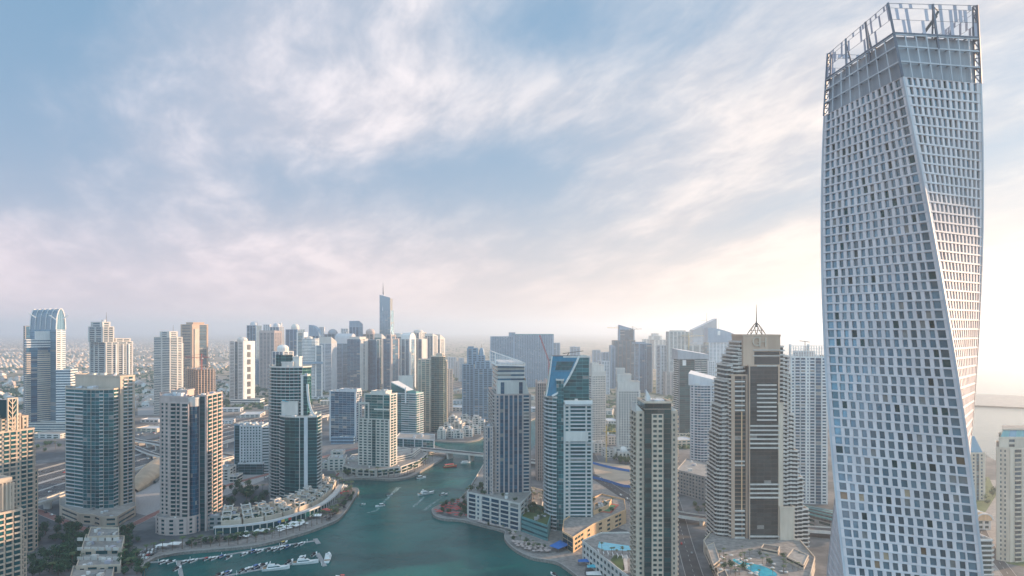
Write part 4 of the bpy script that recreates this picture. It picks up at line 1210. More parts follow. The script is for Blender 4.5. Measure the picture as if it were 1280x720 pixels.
# podium
fpd = [gp(880, 690, 0), gp(905, 745), gp(1010, 745), gp(1018, 712), gp(1000, 690), gp(897, 668)]
T.block(fpd, 0, 9, ['P w w w P', 'H H', 'H', 'P H P', None, 'P wP*6'], 4.5, wall='cream_stone', roof='paver')
for k, (q0, q1, q2, q3, zt_) in enumerate((((884, 688), (892, 712), (899, 706), (892, 684), 12.5), ((897, 722), (903, 740), (914, 736), (906, 718), 12), ((984, 702), (1004, 712), (1010, 700), (992, 692), 12.5), ((952, 690), (972, 694), (974, 688), (955, 685), 12))):
    T.block([gp(*q, 9) for q in (q0, q1, q2, q3)], 9, zt_, ['H', 'H', 'H', 'H'], 3.5, wall='cream_stone', roof='dark_roof' if k % 2 else 'roof_gravel', parapet=.5)
T.make()
POOL_Z = 9.05

# -- white tower right of it
T = Tower('white_frame_tower', 'tall white tower with an open frame on its roof, beside the twisted tower', wall='white_paint', glass='blue_glass', rail='white_paint', trim='white_paint')
Yw = 745
fwt = corner(988.5, 1022, 1040, Yw, 40)
fwt = front(988.5, 1034, Yw, 30, -8)
zt = hz(447, Yw)
T.block(fwt, 0, zt, ['P.5 w1.4 P.5 b2.6 P.4 b2.6 P.7 w1.2 P.5 b2.6 P.4 G P.5 W P.4', 'P b P b P', None, 'P b P'], 3.4, rail='pale_panel')
a, d_, n, L = dirs(fwt, 0)
mb = T.part('roof_frame'); zc = hz(432, Yw)
for k in range(15): mb.slabbox(a, d_, n, L * k / 14 - .35, L * k / 14 + .35, -1.2, -.2, zt, zc, 'white_paint')
for k in range(4): mb.slabbox(a, d_, n, -.4, L + .4, -1.0, -.4, zt + (zc - zt) * (k + 1) / 4 - .5, zt + (zc - zt) * (k + 1) / 4, 'white_paint')
for k in (0, 7, 14): mb.slabbox(a, d_, n, L * k / 14 - 1, L * k / 14 + 1, -4, -1.3, zt, zc + 1.5, 'white_paint')
mb = T.part('roof_plant'); c_ = centroid(fwt); mb.box(c_[0] - 11, c_[0] + 9, c_[1] - 5, c_[1] + 6, zt, zt + 7, 'pale_panel')
mb = T.part('roof_davit'); mb.bar((c_[0], c_[1], zt + 7), (c_[0], c_[1], zc + 5), .6, 'steel'); mb.bar((c_[0] - 6, c_[1], zc + 5), (c_[0] + 5, c_[1], zc + 3.6), .7, 'steel')
T.make()

# -- hotel towers by the beach, far right
T = Tower('beach_tower', 'beige tower with a teal glass roof at the right edge beside the lawn', wall='cream_stone', glass='grey_glass', trim='teal_panel')
Yr = 560
fr_ = poly([(1246, Yr + 3), (1262, Yr - 2), (1266, Yr - 2), (1300, Yr + 2)], 30)
zt = hz(552, Yr)
T.block(fr_, 0, zt - 6, ['P1.4 w P w P1.6', 'P1', 'P.5 b P.7 W P W P', None, None, 'P wP*4'], 3.7)
T.block(poly([(1249, Yr + 4), (1300, Yr + 4)], 24), zt - 6, zt + 2, ['L w L w L', None, None, 'L'], 4)
mb = T.part('glass_roof'); f0 = poly([(1250, Yr + 5), (1300, Yr + 5)], 22); f1 = inset(f0, 2.5); z2 = hz(539, Yr)
for i in range(4):
    j = (i + 1) % 4
    for k in range(5):
        u, u2 = k / 5, (k + 1) / 5; g = lambda f, u: tuple(Vector(f[i]).lerp(Vector(f[j]), u))
        mb.face([(*g(f0, u), zt + 2), (*g(f0, u2), zt + 2), (*g(f1, u2), z2), (*g(f1, u), z2)], 'sky_glass' if k % 2 else 'teal_panel')
mb.prism(inset(f1, -1.2), z2, z2 + 1.2, 'cream_stone', 'roof_gravel')
T.make()
T = Tower('beach_tower', 'slim pale tower with a pointed teal roof seen just right of the twisted tower', wall='cream_stone', glass='grey_glass', trim='teal_panel')
Yr = 760
fr_ = front(1213, 1231, Yr, 14)
zt = hz(567, Yr)
T.block(fr_, 0, zt, ['P1 w P D1.6 P w P1', 'P W P', None, 'P W P'], 3.9)
mb = T.part('pointed_roof'); c_ = centroid(fr_); f1 = inset(fr_, 1); z2 = hz(546, Yr)
for i in range(4):
    j = (i + 1) % 4; s_ = .28
    q = lambda p: (c_[0] + (p[0] - c_[0]) * s_ - 2, c_[1] + (p[1] - c_[1]) * s_)
    mb.face([(*f1[i], zt), (*f1[j], zt), (*q(f1[j]), z2), (*q(f1[i]), z2)], 'sky_glass')
mb.face([(*q(p), z2) for p in f1], 'steel')
T.make()

# ------------------------------------------------------------------ middle distance and skyline towers
def mid(label, fp, yt, left, right, wall='off_white', glass='blue_glass', fh=3.8, rail=None, trim=None, core=None, z0=0, extra=None, own=False, name='tower', roof='roof_gravel', parapet=1.3, bd=1.4, group=None, kit=0, cat='tower', front_first=False):
    Yc = fp[0][1]
    T = Tower(name, label, cat, wall=wall, glass=glass, rail=rail, trim=trim, own=own, group=group)
    zt = hz(yt, Yc)
    T.block(fp, z0, zt, [right, right, None, left] if not front_first else [left, right, None, right], fh, core=core, roof=roof, parapet=parapet, bd=bd)
    if kit: roof_kit(T, fp, zt, kit, seed=int(yt * 7 + fp[0][0]))
    if extra: extra(T, fp, zt, Yc)
    return T.make()
def drum(T, fp, z, r, hh, dome, mat='pale_panel', name='dome', dx=0, dy=0):
    c = centroid(fp); mb = T.part(name); c = (c[0] + dx, c[1] + dy)
    mb.prism(ellipse(*c, r, r, 14), z, z + hh, mat, mat)
    if dome: mb.dome((*c, z + hh), r, dome, mat, 14, 5)
def tier(T, fp, u0, u1, v0, v1, z0, z1, right, left, fh=3.8, **k):
    f = sub(fp, u0, u1, v0, v1); T.block(f, z0, z1, [right, right, None, left], fh, **k); return f
def vault(T, fp, z0, z1, mat, rib=None, name='vault', half=False, k=10, along0=True):
    """curved roof over a footprint: the arch spans edge 3 (front to back) when along0, else edge 0"""
    a, b, c, d_ = [Vector(p) for p in fp[:4]]
    if not along0: a, b, c, d_ = d_, a, b, c
    mb = T.part(name)
    f_ = (lambda u: math.sqrt(max(0, 1 - (2 * u - 1) ** 2))) if not half else (lambda u: math.sqrt(max(0, 1 - (1 - u) ** 2)))
    for i in range(k):
        u, u2 = i / k, (i + 1) / k
        p, q_ = a.lerp(d_, u), a.lerp(d_, u2); r_, s_ = b.lerp(c, u), b.lerp(c, u2)
        z_, zz = z0 + (z1 - z0) * f_(u), z0 + (z1 - z0) * f_(u2)
        mb.face([(*p, z_), (*r_, z_), (*s_, zz), (*q_, zz)], mat)
        mb.face([(*p, z0), (*p, z_), (*q_, zz), (*q_, z0)], mat); mb.face([(*r_, z0), (*s_, z0), (*s_, zz), (*r_, z_)], mat)
    if half: mb.face([(*d_, z0), (*d_, z1), (*c, z1), (*c, z0)], mat)
    if rib:
        rb = T.part('roof_rib')
        for w_ in range(rib):
            t_ = w_ / (rib - 1); pr = None
            for i in range(k + 1):
                u = i / k; p = a.lerp(b, t_).lerp(d_.lerp(c, t_), u); q_ = (p.x, p.y, z0 + (z1 - z0) * f_(u) + .4)
                if pr: rb.bar(pr, q_, 1.2, 'white_paint')
                pr = q_
def wedge(T, fp, z0, zl, zr_, mat, name='slanted_roof'):
    a, b, c, d_ = fp[:4]; mb = T.part(name)
    mb.prism([a, b, c, d_], z0, z0, mat, mat, ztop=[zl, zr_, zr_, zl])

# -- round-crowned tower far left
Y = 1290
fp = corner(31, 33, 74, Y, 52)
T = Tower('vaulted_tower', 'banded beige and blue tower at far left with a ribbed glass vault', wall='lit_cream', glass='blue_glass', trim='blue_panel', own=False)
zt = hz(441, Y)
T.block(fp, 0, zt, ['H2 D3 H7 P.8 H2.6', 'H', None, 'H'], 3.9, core='blue_panel', roof=None)
T.block(inset(fp, .8), zt, zt + 10, ['D D D', 'D', None, 'D'], 5, core='blue_panel', roof=None)
T.block(fp, zt + 10, hz(425, Y), ['H', 'H', None, 'H'], 4.6, wall='white_paint')
z2 = hz(425, Y)
f = sub(fp, .28, .86, .1, .7)
mb = T.part('penthouse'); mb.prism(f, z2, hz(414, Y), 'white_paint', 'pale_panel')
mb.prism(sub(fp, .36, .94, .05, .6), z2, z2 + 7, 'white_paint', 'pale_panel')
fb = corner(36, 72, 82, Y + 26, 60)
fb = corner(36, 70, 82, Y + 22, 62)
T.block(fb, 0, hz(412, Y + 22), ['P.5 H2 P1 H2', None, None, 'G G G G'], 3.9, glass='sky_glass', roof=None, core='blue_panel', wall='white_paint')
vault(T, fb, hz(412, Y + 22), hz(386, Y + 22), 'sky_glass', None, 'glass_vault', along0=False)
a, b, c, d_ = [Vector(p) for p in fb]
mb = T.part('vault_rib'); zz0, zz1 = hz(440, Y + 22), hz(386, Y + 22)
for w_ in range(6):
    t_ = w_ / 5; pr = None
    P, Q = d_.lerp(a, t_), c.lerp(b, t_)
    for i in range(13):
        u = i / 12; p = P.lerp(Q, u); z = hz(412, Y + 22) + (zz1 - hz(412, Y + 22)) * math.sqrt(max(0, 1 - (2 * u - 1) ** 2)) + .5
        if pr: mb.bar(pr, (p.x, p.y, z), 1.7, 'white_paint')
        pr = (p.x, p.y, z)
mb = T.part('fin')
for (x0, y0, x1, y1) in ((34, 391.5, 41, 397), (76, 399, 82.5, 393.5), (60, 394, 67, 400)):
    mb.bar((wx(x0, Y), Y + 4, hz(y0, Y)), (wx(x1, Y), Y + 8, hz(y1, Y)), 2.0, 'white_paint')
fw = front(70, 88, Y + 6, 30, 10)
T.block(fw, 0, hz(463, Y), ['H', 'H', None, None], 5, wall='white_paint', core='blue_panel')
T.block(front(30, 88, Y - 12, 30), 0, 14, ['H', 'H', None, 'H'], 5, wall='off_white')
T.make()
mid('narrow grey tower hidden behind the ribbed glass vault at far left', corner(29.5, 31, 40, Y + 120, 60), 408, 'H', 'P G P', wall='grey_concrete')

# -- cream stepped tower behind the glass bay tower
def ex(T, fp, zt, Y):
    z = zt
    f = tier(T, fp, -.10, .30, 0, .9, zt, hz(409, Y), 'P b P b P', 'P b P b P')
    f = tier(T, fp, -.06, .22, .1, .8, hz(409, Y), hz(403, Y), 'P W P', 'P W P')
    f2 = tier(T, fp, .42, .98, .1, .8, zt, hz(424, Y), 'P b P b P', 'P b P')
    mast(T, wx(130.5, Y + 8), Y + 14, hz(403, Y), hz(390, Y), .9)
    drum(T, fp, hz(404, Y), 4, 7, 0, name='lift_tower', dx=-14)
    for u in (.34, .60, .82): a, d_, n, L = dirs(fp, 0); T.mb.slabbox(a, d_, n, L * u, L * u + 2.2, .2, 2.4, 0, zt - 4, 'white_paint')
mid('cream stepped apartment tower with a short mast, rising behind the glass bay tower', corner(112, 132, 166, 1250, 56), 428, 'P b P b P B P', 'P b P b P B P b P', wall='off_white', glass='grey_glass', core='pale_panel', extra=ex)
# -- slim tower with lit right side
def ex(T, fp, zt, Y):
    tier(T, fp, .10, .75, .1, .7, zt, hz(415, Y), 'P W P', 'P w P'); mast(T, wx(216, Y + 12), Y + 14, hz(416, Y), hz(406, Y), .7)
    f = sub(fp, .55, 1.18, .1, .9); T.block(f, 0, hz(430, Y), ['P b P b P', 'P b P', None, 'P'], 3.8)
mid('slate grey tower with a bright cream stepped right side standing by the highway', corner(192.5, 212, 228, 1500, 60), 422, 'H P H', 'P B P W P', wall='off_white', glass='grey_glass', rail='pale_panel', core='blue_panel', extra=ex)
# -- flat topped brown and glass tower
def ex(T, fp, zt, Y):
    tier(T, fp, .2, .9, .2, .8, zt, zt + 5, 'L', 'L'); a, d_, n, L = dirs(fp, 0)
    T.mb.slabbox(a, d_, n, L * .14, L * .42, .2, 2.2, 0, hz(411, Y), 'lit_cream')
mid('tall flat-topped brown tower of dark glass with one broad lit pier', corner(226, 240, 260, 1680, 58), 406, 'P H P', 'P1 L2 G3 P.6', wall='tan_stone', glass='grey_glass', extra=ex)
# -- concrete frame under construction with its crane
T = Tower('tower_under_construction', 'unfinished brown concrete frame with open floors beneath a red tower crane', wall='tan_stone', glass='dark_glass', own=False)
fp = corner(231, 247, 269, 1570, 42); Y = 1570; T.base = (*centroid(fp), 0.0)
zt = hz(462, Y); T.mb.prism(inset(fp, 4), 0, zt, 'dark_concrete', 'grey_concrete')
sl = T.part('floor_slab'); k = 0; z = 4
while z < zt + 1: sl.prism(fp, z - .5, z + .5, 'tan_stone', 'tan_stone', bottom=True); z += 4.2
clm = T.part('column')
for i in range(4):
    for q in range(6):
        p = Vector(fp[i]).lerp(Vector(fp[(i + 1) % 4]), (q + .2) / 6); clm.box(p.x - .8, p.x + .8, p.y - .8, p.y + .8, 0, zt + (3 if q % 2 else 0), 'tan_stone')
T.make()
def tower_crane(label, x, Y, ybase, ytop, xj0, xj1, col='red_paint', luff=None, w=1.1):
    """lattice tower crane: mast, cab, jib and counter jib"""
    X = wx(x, Y); zb, zt = hz(ybase, Y), hz(ytop, Y)
    c = thing('tower_crane', label, 'crane', (X, Y, zb))
    def lattice(a, b, s_, mat, nm, bays):
        mb = MB(); a, b = Vector(a), Vector(b); d_ = (b - a).normalized(); u = d_.cross(Vector((0, 1, 0)))
        if u.length < .1: u = Vector((1, 0, 0))
        u.normalize(); v = d_.cross(u)
        cs = [(u * i + v * j) * s_ for i, j in ((-1, -1), (1, -1), (1, 1), (-1, 1))]
        th = max(.35, w * .32)
        for q in cs: mb.bar(a + q, b + q, th, mat)
        for k in range(bays):
            p, r_ = a.lerp(b, k / bays), a.lerp(b, (k + 1) / bays)
            for i in range(4): mb.bar(p + cs[i], r_ + cs[(i + 1) % 4], th * .7, mat)
        mb.build(nm, c)
    lattice((X, Y, zb), (X, Y, zt), w, col, 'mast', 10)
    if luff:
        xl, yl = luff; lattice((X, Y, zt), (wx(xl, Y), Y, hz(yl, Y)), w * .8, col, 'jib', 12)
        mb = MB(); mb.bar((X, Y, zt), (X + (wx(x, Y) - wx(xl, Y)) * .35, Y, zt + 2), 2.2, 'steel'); mb.build('counter_jib', c)
    else:
        lattice((X, Y, zt), (wx(xj0, Y), Y, zt + 1), w * .8, col, 'jib', 12)
        lattice((X, Y, zt), (wx(xj1, Y), Y, zt), w * .8, col, 'counter_jib', 5)
        mb = MB(); s_ = 1 if xj1 > x else -1; xe = wx(xj1, Y); mb.box(xe - 2.5, xe + 2.5, Y - 1.5, Y + 1.5, zt - 3.5, zt + .5, 'grey_concrete'); mb.build('counterweight', c)
        mb = MB(); mb.bar((X, Y, zt), (X, Y, zt + 9), 1.2, col); mb.bar((X, Y, zt + 9), (wx(xj0, Y) * .5 + X * .5, Y, zt + 1.4), .4, col); mb.bar((X, Y, zt + 9), (xe, Y, zt + 1), .4, col); mb.build('apex', c)
    mb = MB(); mb.box(X + 1, X + 3.4, Y - 1.6, Y + 1, zt - 3, zt + .2, 'white_paint'); mb.build('cab', c)
    return c
tower_crane('red tower crane standing on the unfinished brown concrete frame', 252, 1575, 463, 447, 262, 231, 'red_paint')
# -- white tower with punched dark bays
def ex(T, fp, zt, Y):
    drum(T, fp, zt, 13, 4, 8, 'off_white')
    a, d_, n, L = dirs(fp, 0)
    for k in range(9):
        z = zt - 8 - k * 19.0
        T.mb.slabbox(a, d_, n, L * .34, L * .62, .25, .9, z - 13, z, 'dark_metal')
    T.block(front(288, 325, Y - 8, 30), 0, 12, ['H', 'H', None, None], 5)
mid('white tower with a column of large square openings, on the far side of the highway', corner(287, 304, 318.5, 1743, 60), 427, 'P H P G P H P', 'P1.2 L1 L1.4 L P2', wall='white_paint', glass='grey_glass', core='pale_panel', extra=ex)

# -- the cluster of towers beyond the highway
L_ = 'P G P G P G P'; L2 = 'P W P W P W P'; L3 = 'H P H'
def dome_top(r, hh, dm, mat='pale_panel'): return lambda T, fp, zt, Y: drum(T, fp, zt, r, hh, dm, mat)
def quarter(mat, yt): return lambda T, fp, zt, Y: vault(T, fp, zt, hz(yt, Y), mat, None, 'curved_roof', True)
def arch(mat, yt, rib=None): return lambda T, fp, zt, Y: vault(T, fp, zt, hz(yt, Y), mat, rib, 'curved_roof', False, along0=False)
def slant(mat, yl, yr): return lambda T, fp, zt, Y: wedge(T, fp, zt, hz(yl, Y), hz(yr, Y), mat)
CLUSTER = [
 ('slate tower with a domed top at the left end of the far cluster', corner(308.5, 320, 327, 2350, 55), 407, L_, L2, 'blue_panel', 'grey_glass', dome_top(13, 7, 7)),
 ('pinkish striped slab tower in the far cluster left of the green stepped tower', corner(324, 343, 352, 2150, 55), 416, 'P W P W P W P W P', L2, 'pink_stone', 'grey_glass', slant('pink_stone', 413, 414)),
 ('far tower with a faceted dome peeping over the pinkish striped slab', corner(337, 349, 355, 2600, 55), 409, L_, L2, 'pale_panel', 'grey_glass', dome_top(13, 8, 9, 'pale_panel')),
 ('white tower with a smooth rounded head behind the green stepped tower', corner(340, 354, 367, 1900, 60), 440, L_, 'P b P b P', 'white_paint', 'blue_glass', dome_top(16, 10, 10, 'white_paint')),
 ('far slate tower crowned by a small faceted globe between two horns', corner(357, 372, 381, 2550, 55), 412, L_, L2, 'blue_panel', 'blue_glass', dome_top(15, 8, 14, 'off_white')),
 ('pale blue tower with a quarter-round head in the far cluster', corner(386, 399, 402.5, 2450, 55), 420, L_, L2, 'blue_panel', 'blue_glass', quarter('blue_panel', 406)),
 ('grey tower with a cream right flank and twin peaks, right of the curved white tower', corner(398, 414, 421, 2080, 55), 430, 'H P H', 'P1 L P1', 'pale_panel', 'blue_glass', slant('off_white', 421, 427)),
 ('far tower ending in a dark ball-shaped head', corner(405, 419, 427, 2500, 55), 418, L_, L2, 'blue_panel', 'grey_glass', dome_top(18, 4, 16, 'grey_panel')),
 ('broad grey-blue tower with a round-arched gable in the far cluster', corner(418, 438, 446, 2150, 55), 430, 'P H P H P', L2, 'blue_panel', 'grey_glass', arch('pale_panel', 417)),
 ('far pale tower with a curved sloping head left of the tallest spire', corner(436.5, 449, 453.5, 2550, 55), 409, L_, L2, 'blue_panel', 'blue_glass', slant('blue_panel', 401, 405)),
 ('two-tone tower, blue glass on its left and bright cream on its right', corner(434, 450, 460, 2050, 62), 424, 'G G G G', 'P1 L2 w L2 P1', 'off_white', 'blue_glass', lambda T, fp, zt, Y: tier(T, fp, .1, .9, .1, .9, zt, zt + 6, 'L', 'L')),
 ('far brownish tower with a round dome left of the tallest spire', corner(453, 467, 473, 2600, 55), 418, L_, L2, 'pink_stone', 'grey_glass', dome_top(18, 8, 14, 'pink_stone')),
 ('dark blue glass slab in front of the far cluster', corner(459, 470, 475, 2080, 60), 425, 'G G G', 'P G P', 'blue_panel', 'blue_glass', None),
 ('cream topped tower with teal glass beside the dark blue slab', corner(468, 477, 483, 2250, 55), 422, 'G G', 'P L P', 'off_white', 'teal_glass', slant('off_white', 417, 423)),
 ('tower with pink stone frames around blue glass below the tallest spire', corner(478, 489, 499, 2050, 60), 424, 'P1.2 G G P1.2', 'P1.2 G G P1.2', 'pink_stone', 'blue_glass', lambda T, fp, zt, Y: tier(T, fp, .2, .8, .2, .8, zt, zt + 12, 'P G P', 'P G P', wall='pink_stone')),
 ('far pale tower with a stepped white head right of the tallest spire', corner(488, 502, 511, 2450, 62), 421, L_, 'P W P W P', 'off_white', 'grey_glass', dome_top(15, 9, 5, 'off_white')),
 ('tower with a pointed white arch framing its right side in the far cluster', corner(501, 512, 520, 2180, 62), 424, 'P G P G P', 'P1.3 G P1.3', 'white_paint', 'blue_glass', arch('white_paint', 416)),
 ('far pale tower with a rounded crest right of the pointed arch', corner(513, 524, 533, 2550, 62), 416, L_, L2, 'off_white', 'grey_glass', dome_top(18, 5, 7, 'off_white')),
 ('slim tower with one bright cream side near the right end of the far cluster', corner(518, 527, 534, 2220, 62), 424, 'G P G', 'P1 L P', 'off_white', 'blue_glass', None),
 ('far cream tower second from the right end of the cluster', corner(531, 541, 547, 2480, 62), 420, L_, 'P W P', 'off_white', 'grey_glass', slant('off_white', 417, 420)),
 ('far cream tower with a curved top at the right end of the cluster', corner(541, 550, 556, 2600, 62), 424, L_, 'P W P', 'off_white', 'grey_glass', slant('off_white', 418, 423)),
]
for (lab, fp, yt, lf, rt, wall, glass, ex) in CLUSTER:
    mid(lab, fp, yt, lf, rt, wall=wall, glass=glass, fh=4.2, extra=ex)
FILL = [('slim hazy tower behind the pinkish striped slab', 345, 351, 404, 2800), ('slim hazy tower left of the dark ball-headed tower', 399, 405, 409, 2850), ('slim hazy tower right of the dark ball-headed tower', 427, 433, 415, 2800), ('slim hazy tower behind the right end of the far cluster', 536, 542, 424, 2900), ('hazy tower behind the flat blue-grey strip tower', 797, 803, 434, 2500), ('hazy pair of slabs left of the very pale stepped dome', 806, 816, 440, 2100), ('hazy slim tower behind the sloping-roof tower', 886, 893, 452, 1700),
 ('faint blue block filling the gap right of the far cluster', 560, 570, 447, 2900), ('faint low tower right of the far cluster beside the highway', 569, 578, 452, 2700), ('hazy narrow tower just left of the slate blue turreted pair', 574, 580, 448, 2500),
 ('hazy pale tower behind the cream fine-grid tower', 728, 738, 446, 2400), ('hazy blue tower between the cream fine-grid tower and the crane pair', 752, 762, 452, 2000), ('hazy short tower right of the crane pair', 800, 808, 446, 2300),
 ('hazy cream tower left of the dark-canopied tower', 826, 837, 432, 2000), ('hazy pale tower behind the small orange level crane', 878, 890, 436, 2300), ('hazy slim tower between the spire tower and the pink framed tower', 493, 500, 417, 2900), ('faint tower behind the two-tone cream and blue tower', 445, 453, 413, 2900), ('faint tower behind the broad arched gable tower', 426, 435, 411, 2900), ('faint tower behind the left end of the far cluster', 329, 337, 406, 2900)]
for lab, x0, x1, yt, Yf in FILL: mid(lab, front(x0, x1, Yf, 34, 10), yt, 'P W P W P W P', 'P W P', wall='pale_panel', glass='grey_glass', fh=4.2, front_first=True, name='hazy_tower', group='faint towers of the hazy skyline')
# white curved tower with side wing
Y = 1850
T = Tower('curved_tower', 'white curved banded tower with a lower wing, right of the green stepped tower', wall='white_paint', glass='sky_glass', own=False)
c0 = (wx(385, Y), Y + 20); T.block(ellipse(c0[0], c0[1], 24, 20, 16), 0, hz(424, Y), ['H'] * 16, 4, core='pale_panel')
T.block(front(371, 380, Y + 8, 30), 0, hz(416, Y), ['P G P', 'P', None, 'P G P'], 4)
T.block(front(394, 403, Y + 6, 26, 20), 0, hz(432, Y), ['P G P', 'P', None, None], 4)
drum(T, front(378, 392, Y + 10, 20), hz(424, Y), 9, 4, 4, 'off_white', 'roof_dome')
T.mb.slabbox(*(lambda f: (Vector(f[0]), *dirs(f, 0)[1:3]))(front(378, 404, Y - 2, 4)), 0, 56, -2, .5, hz(455, Y), hz(452, Y), 'blue_panel')
T.make()
# the spire
Y = 2560
fp = corner(474.5, 488, 492.5, Y, 62)
T = Tower('spire_tower', 'tallest far tower, blue glass with a raked top and a needle spire', wall='pale_panel', glass='sky_glass', own=False, trim='pale_panel')
zt = hz(388, Y)
T.block(fp, 0, zt, ['P.5 G G P.5', 'G G', None, 'G G G G'], 4.4, core='blue_panel', roof=None)
fu = sub(fp, -.02, .62, .02, 1.0)
a, b, c, d_ = fu; mb = T.part('raked_top'); mb.prism([a, b, c, d_], zt, zt, 'sky_glass', 'pale_panel', ztop=[hz(372, Y), hz(374, Y), hz(370, Y), hz(368, Y)])
p = d_; mb = T.part('spire'); mb.tube((wx(478, Y), Y + 20, zt), (wx(478, Y), Y + 20, hz(368, Y)), 4.5, 3.5, 'pale_panel', 8); mb.tube((wx(478, Y), Y + 20, hz(368, Y)), (wx(477.5, Y), Y + 20, hz(353, Y)), 3.0, .5, 'steel', 8)
T.make()

# -- blocks in front of the cluster
fp = corner(412, 445, 452, 1150, 75)
mid('blue glass slab with pale side walls behind the white hotel', fp, 490, 'P1 G G G G G G P1', 'P.6 b P.6 b P.6', wall='pale_panel', glass='blue_glass', own=True, kit=4, extra=lambda T, fp, zt, Y: (tier(T, fp, -.05, .7, -.04, .6, zt, zt + 4, 'L', 'L'), T.block(front(414, 442, Y - 14, 12), 0, 10, ['H', 'H', None, 'H'], 5, wall='blue_panel')))
# white hotel block on the bend
Y = 905
fp = corner(448, 487, 496, Y, 74)
T = Tower('hotel_tower', 'white hotel block with a square window grid and teal upper corner by the bridge', wall='off_white', glass='dark_glass', own=True, rail='off_white')
zt = hz(494, Y)
T.block(fp, 8, hz(525, Y), ['P1 b P.5 b P1', None, None, 'P.5 W P.7 W P.7 W P.4 G2.6 P.4 W P.5 W P.5 W P.8'], 3.6, core='pale_panel')
T.block(sub(fp, 0, 1, .0, .80), hz(525, Y), zt, ['P1 b P.5 b P1', None, None, 'P.4 G G G P.3 G'], 3.6, core='teal_panel', glass='teal_glass')
a, d_, n, L = dirs(fp, 3)
mb = T.part('window_frame_wing')
mb.slabbox(a, d_, n, L * .02, L * .36, .2, 1.6, hz(506, Y), hz(503.5, Y), 'off_white'); mb.slabbox(a, d_, n, L * .52, L * .99, .2, 1.6, hz(513, Y), hz(511, Y), 'off_white')
mb.slabbox(a, d_, n, L * .02, L * .06, .2, 1.6, hz(530, Y), hz(506, Y), 'off_white'); mb.slabbox(a, d_, n, L * .32, L * .36, .2, 1.6, hz(530, Y), hz(506, Y), 'off_white')
T.block(sub(fp, .1, .9, .15, .6), zt, zt + 4, ['L', 'L', 'L', 'L'], 4)
fpod = [gp(*q) for q in ((428, 590), (446, 595), (470, 596), (500, 592), (524, 583), (534, 574), (505, 566), (440, 576))]
T.block(fpod, 0, 8, ['P b P b P b P', 'P b P b P b P', 'P b P b P b P b P', 'P b P b P b P', 'P b P b P', 'L', 'L', 'L'], 4, roof='paver', bd=1.8)
T.block([gp(489, 579, 8), gp(515, 573, 8), gp(525, 565, 8), gp(497, 569, 8)], 8, 14, ['H', 'H', 'H', 'H'], 4)
T.make()
# teal tower with fin and white board
fp = corner(489, 520, 529, 1185, 70)
def ex(T, fp, zt, Y):
    wedge(T, sub(fp, 0, 1, 0, 1), zt, hz(489, Y), hz(489, Y) - 4, 'teal_panel')
    a, b, c, d_ = sub(fp, 0, .9, .35, 1); mb = T.part('slanted_roof'); mb.prism([a, b, c, d_], zt, zt, 'teal_glass', 'pale_panel', ztop=[hz(489, Y), hz(489, Y), hz(478, Y), hz(478, Y)])
    mb = T.part('white_fin'); mb.bar((wx(507, Y - 3), Y - 3, hz(504, Y)), (wx(507, Y - 3), Y - 3, hz(484, Y)), 2.2, 'white_paint')
    mb.bar((wx(489, Y + 4), Y + 4, hz(478, Y)), (wx(508, Y - 2), Y - 2, hz(487, Y)), 1.5, 'white_paint')
mid('teal glass tower with a slanting roofline and a white fin by the bridge', fp, 493, 'P.3 G2 G2 b3 b3', 'B P.5 B', wall='pale_panel', glass='teal_glass', core='teal_panel', own=True, extra=ex, roof='roof_gravel')
mid('pale blank plant block standing behind the teal tower with the white fin', front(498, 516, 1240, 20), 471, 'L', 'L', wall='off_white', front_first=True, name='plant_block', cat='building')
fp = [gp(494, 563), gp(543, 566), gp(543, 558), gp(500, 556)]
mid('low teal glass annex on the water by the bridge', fp, 548, 'P G G P G G G P G G P G G G P', 'G G G', wall='pale_panel', glass='teal_glass', core='teal_panel', front_first=True, name='annex_building', cat='building', kit=3)
# beige and dark teal curved tower
Y = 1266
T = Tower('curved_tower', 'half beige grid, half curved dark teal glass tower behind the lagoon quay', wall='cream_stone', glass='teal_glass', rail='cream_stone', own=True)
T.block(front(522, 542, Y, 30), 0, hz(450, Y), ['P.6 W P.4 b3 P.4 b3 P.4 W P.6', None, None, 'P W P'], 3.7)
fc = poly([(539, Y - 1), (543, Y - 5), (549, Y - 6), (554, Y - 2), (556.5, Y + 8)], 26)
T.block(fc, 0, hz(446, Y), ['G', 'G G', 'G G', 'G', None, None, None], 3.7, core='teal_panel', glass='dark_glass', roof='teal_panel')
T.block(front(553.5, 557.6, Y + 8, 22), 0, hz(452, Y), ['B', 'B B', None, None], 3.7)
T.block(front(545, 553, Y + 4, 12), hz(446, Y), hz(443, Y), ['L', 'L', 'L', 'L'], 5)
T.make()
mid('plain greyed tower directly behind the curved dark teal tower', corner(556, 561, 566, 1560, 45), 462, 'P W P', 'P W P', wall='grey_concrete', glass='grey_glass')
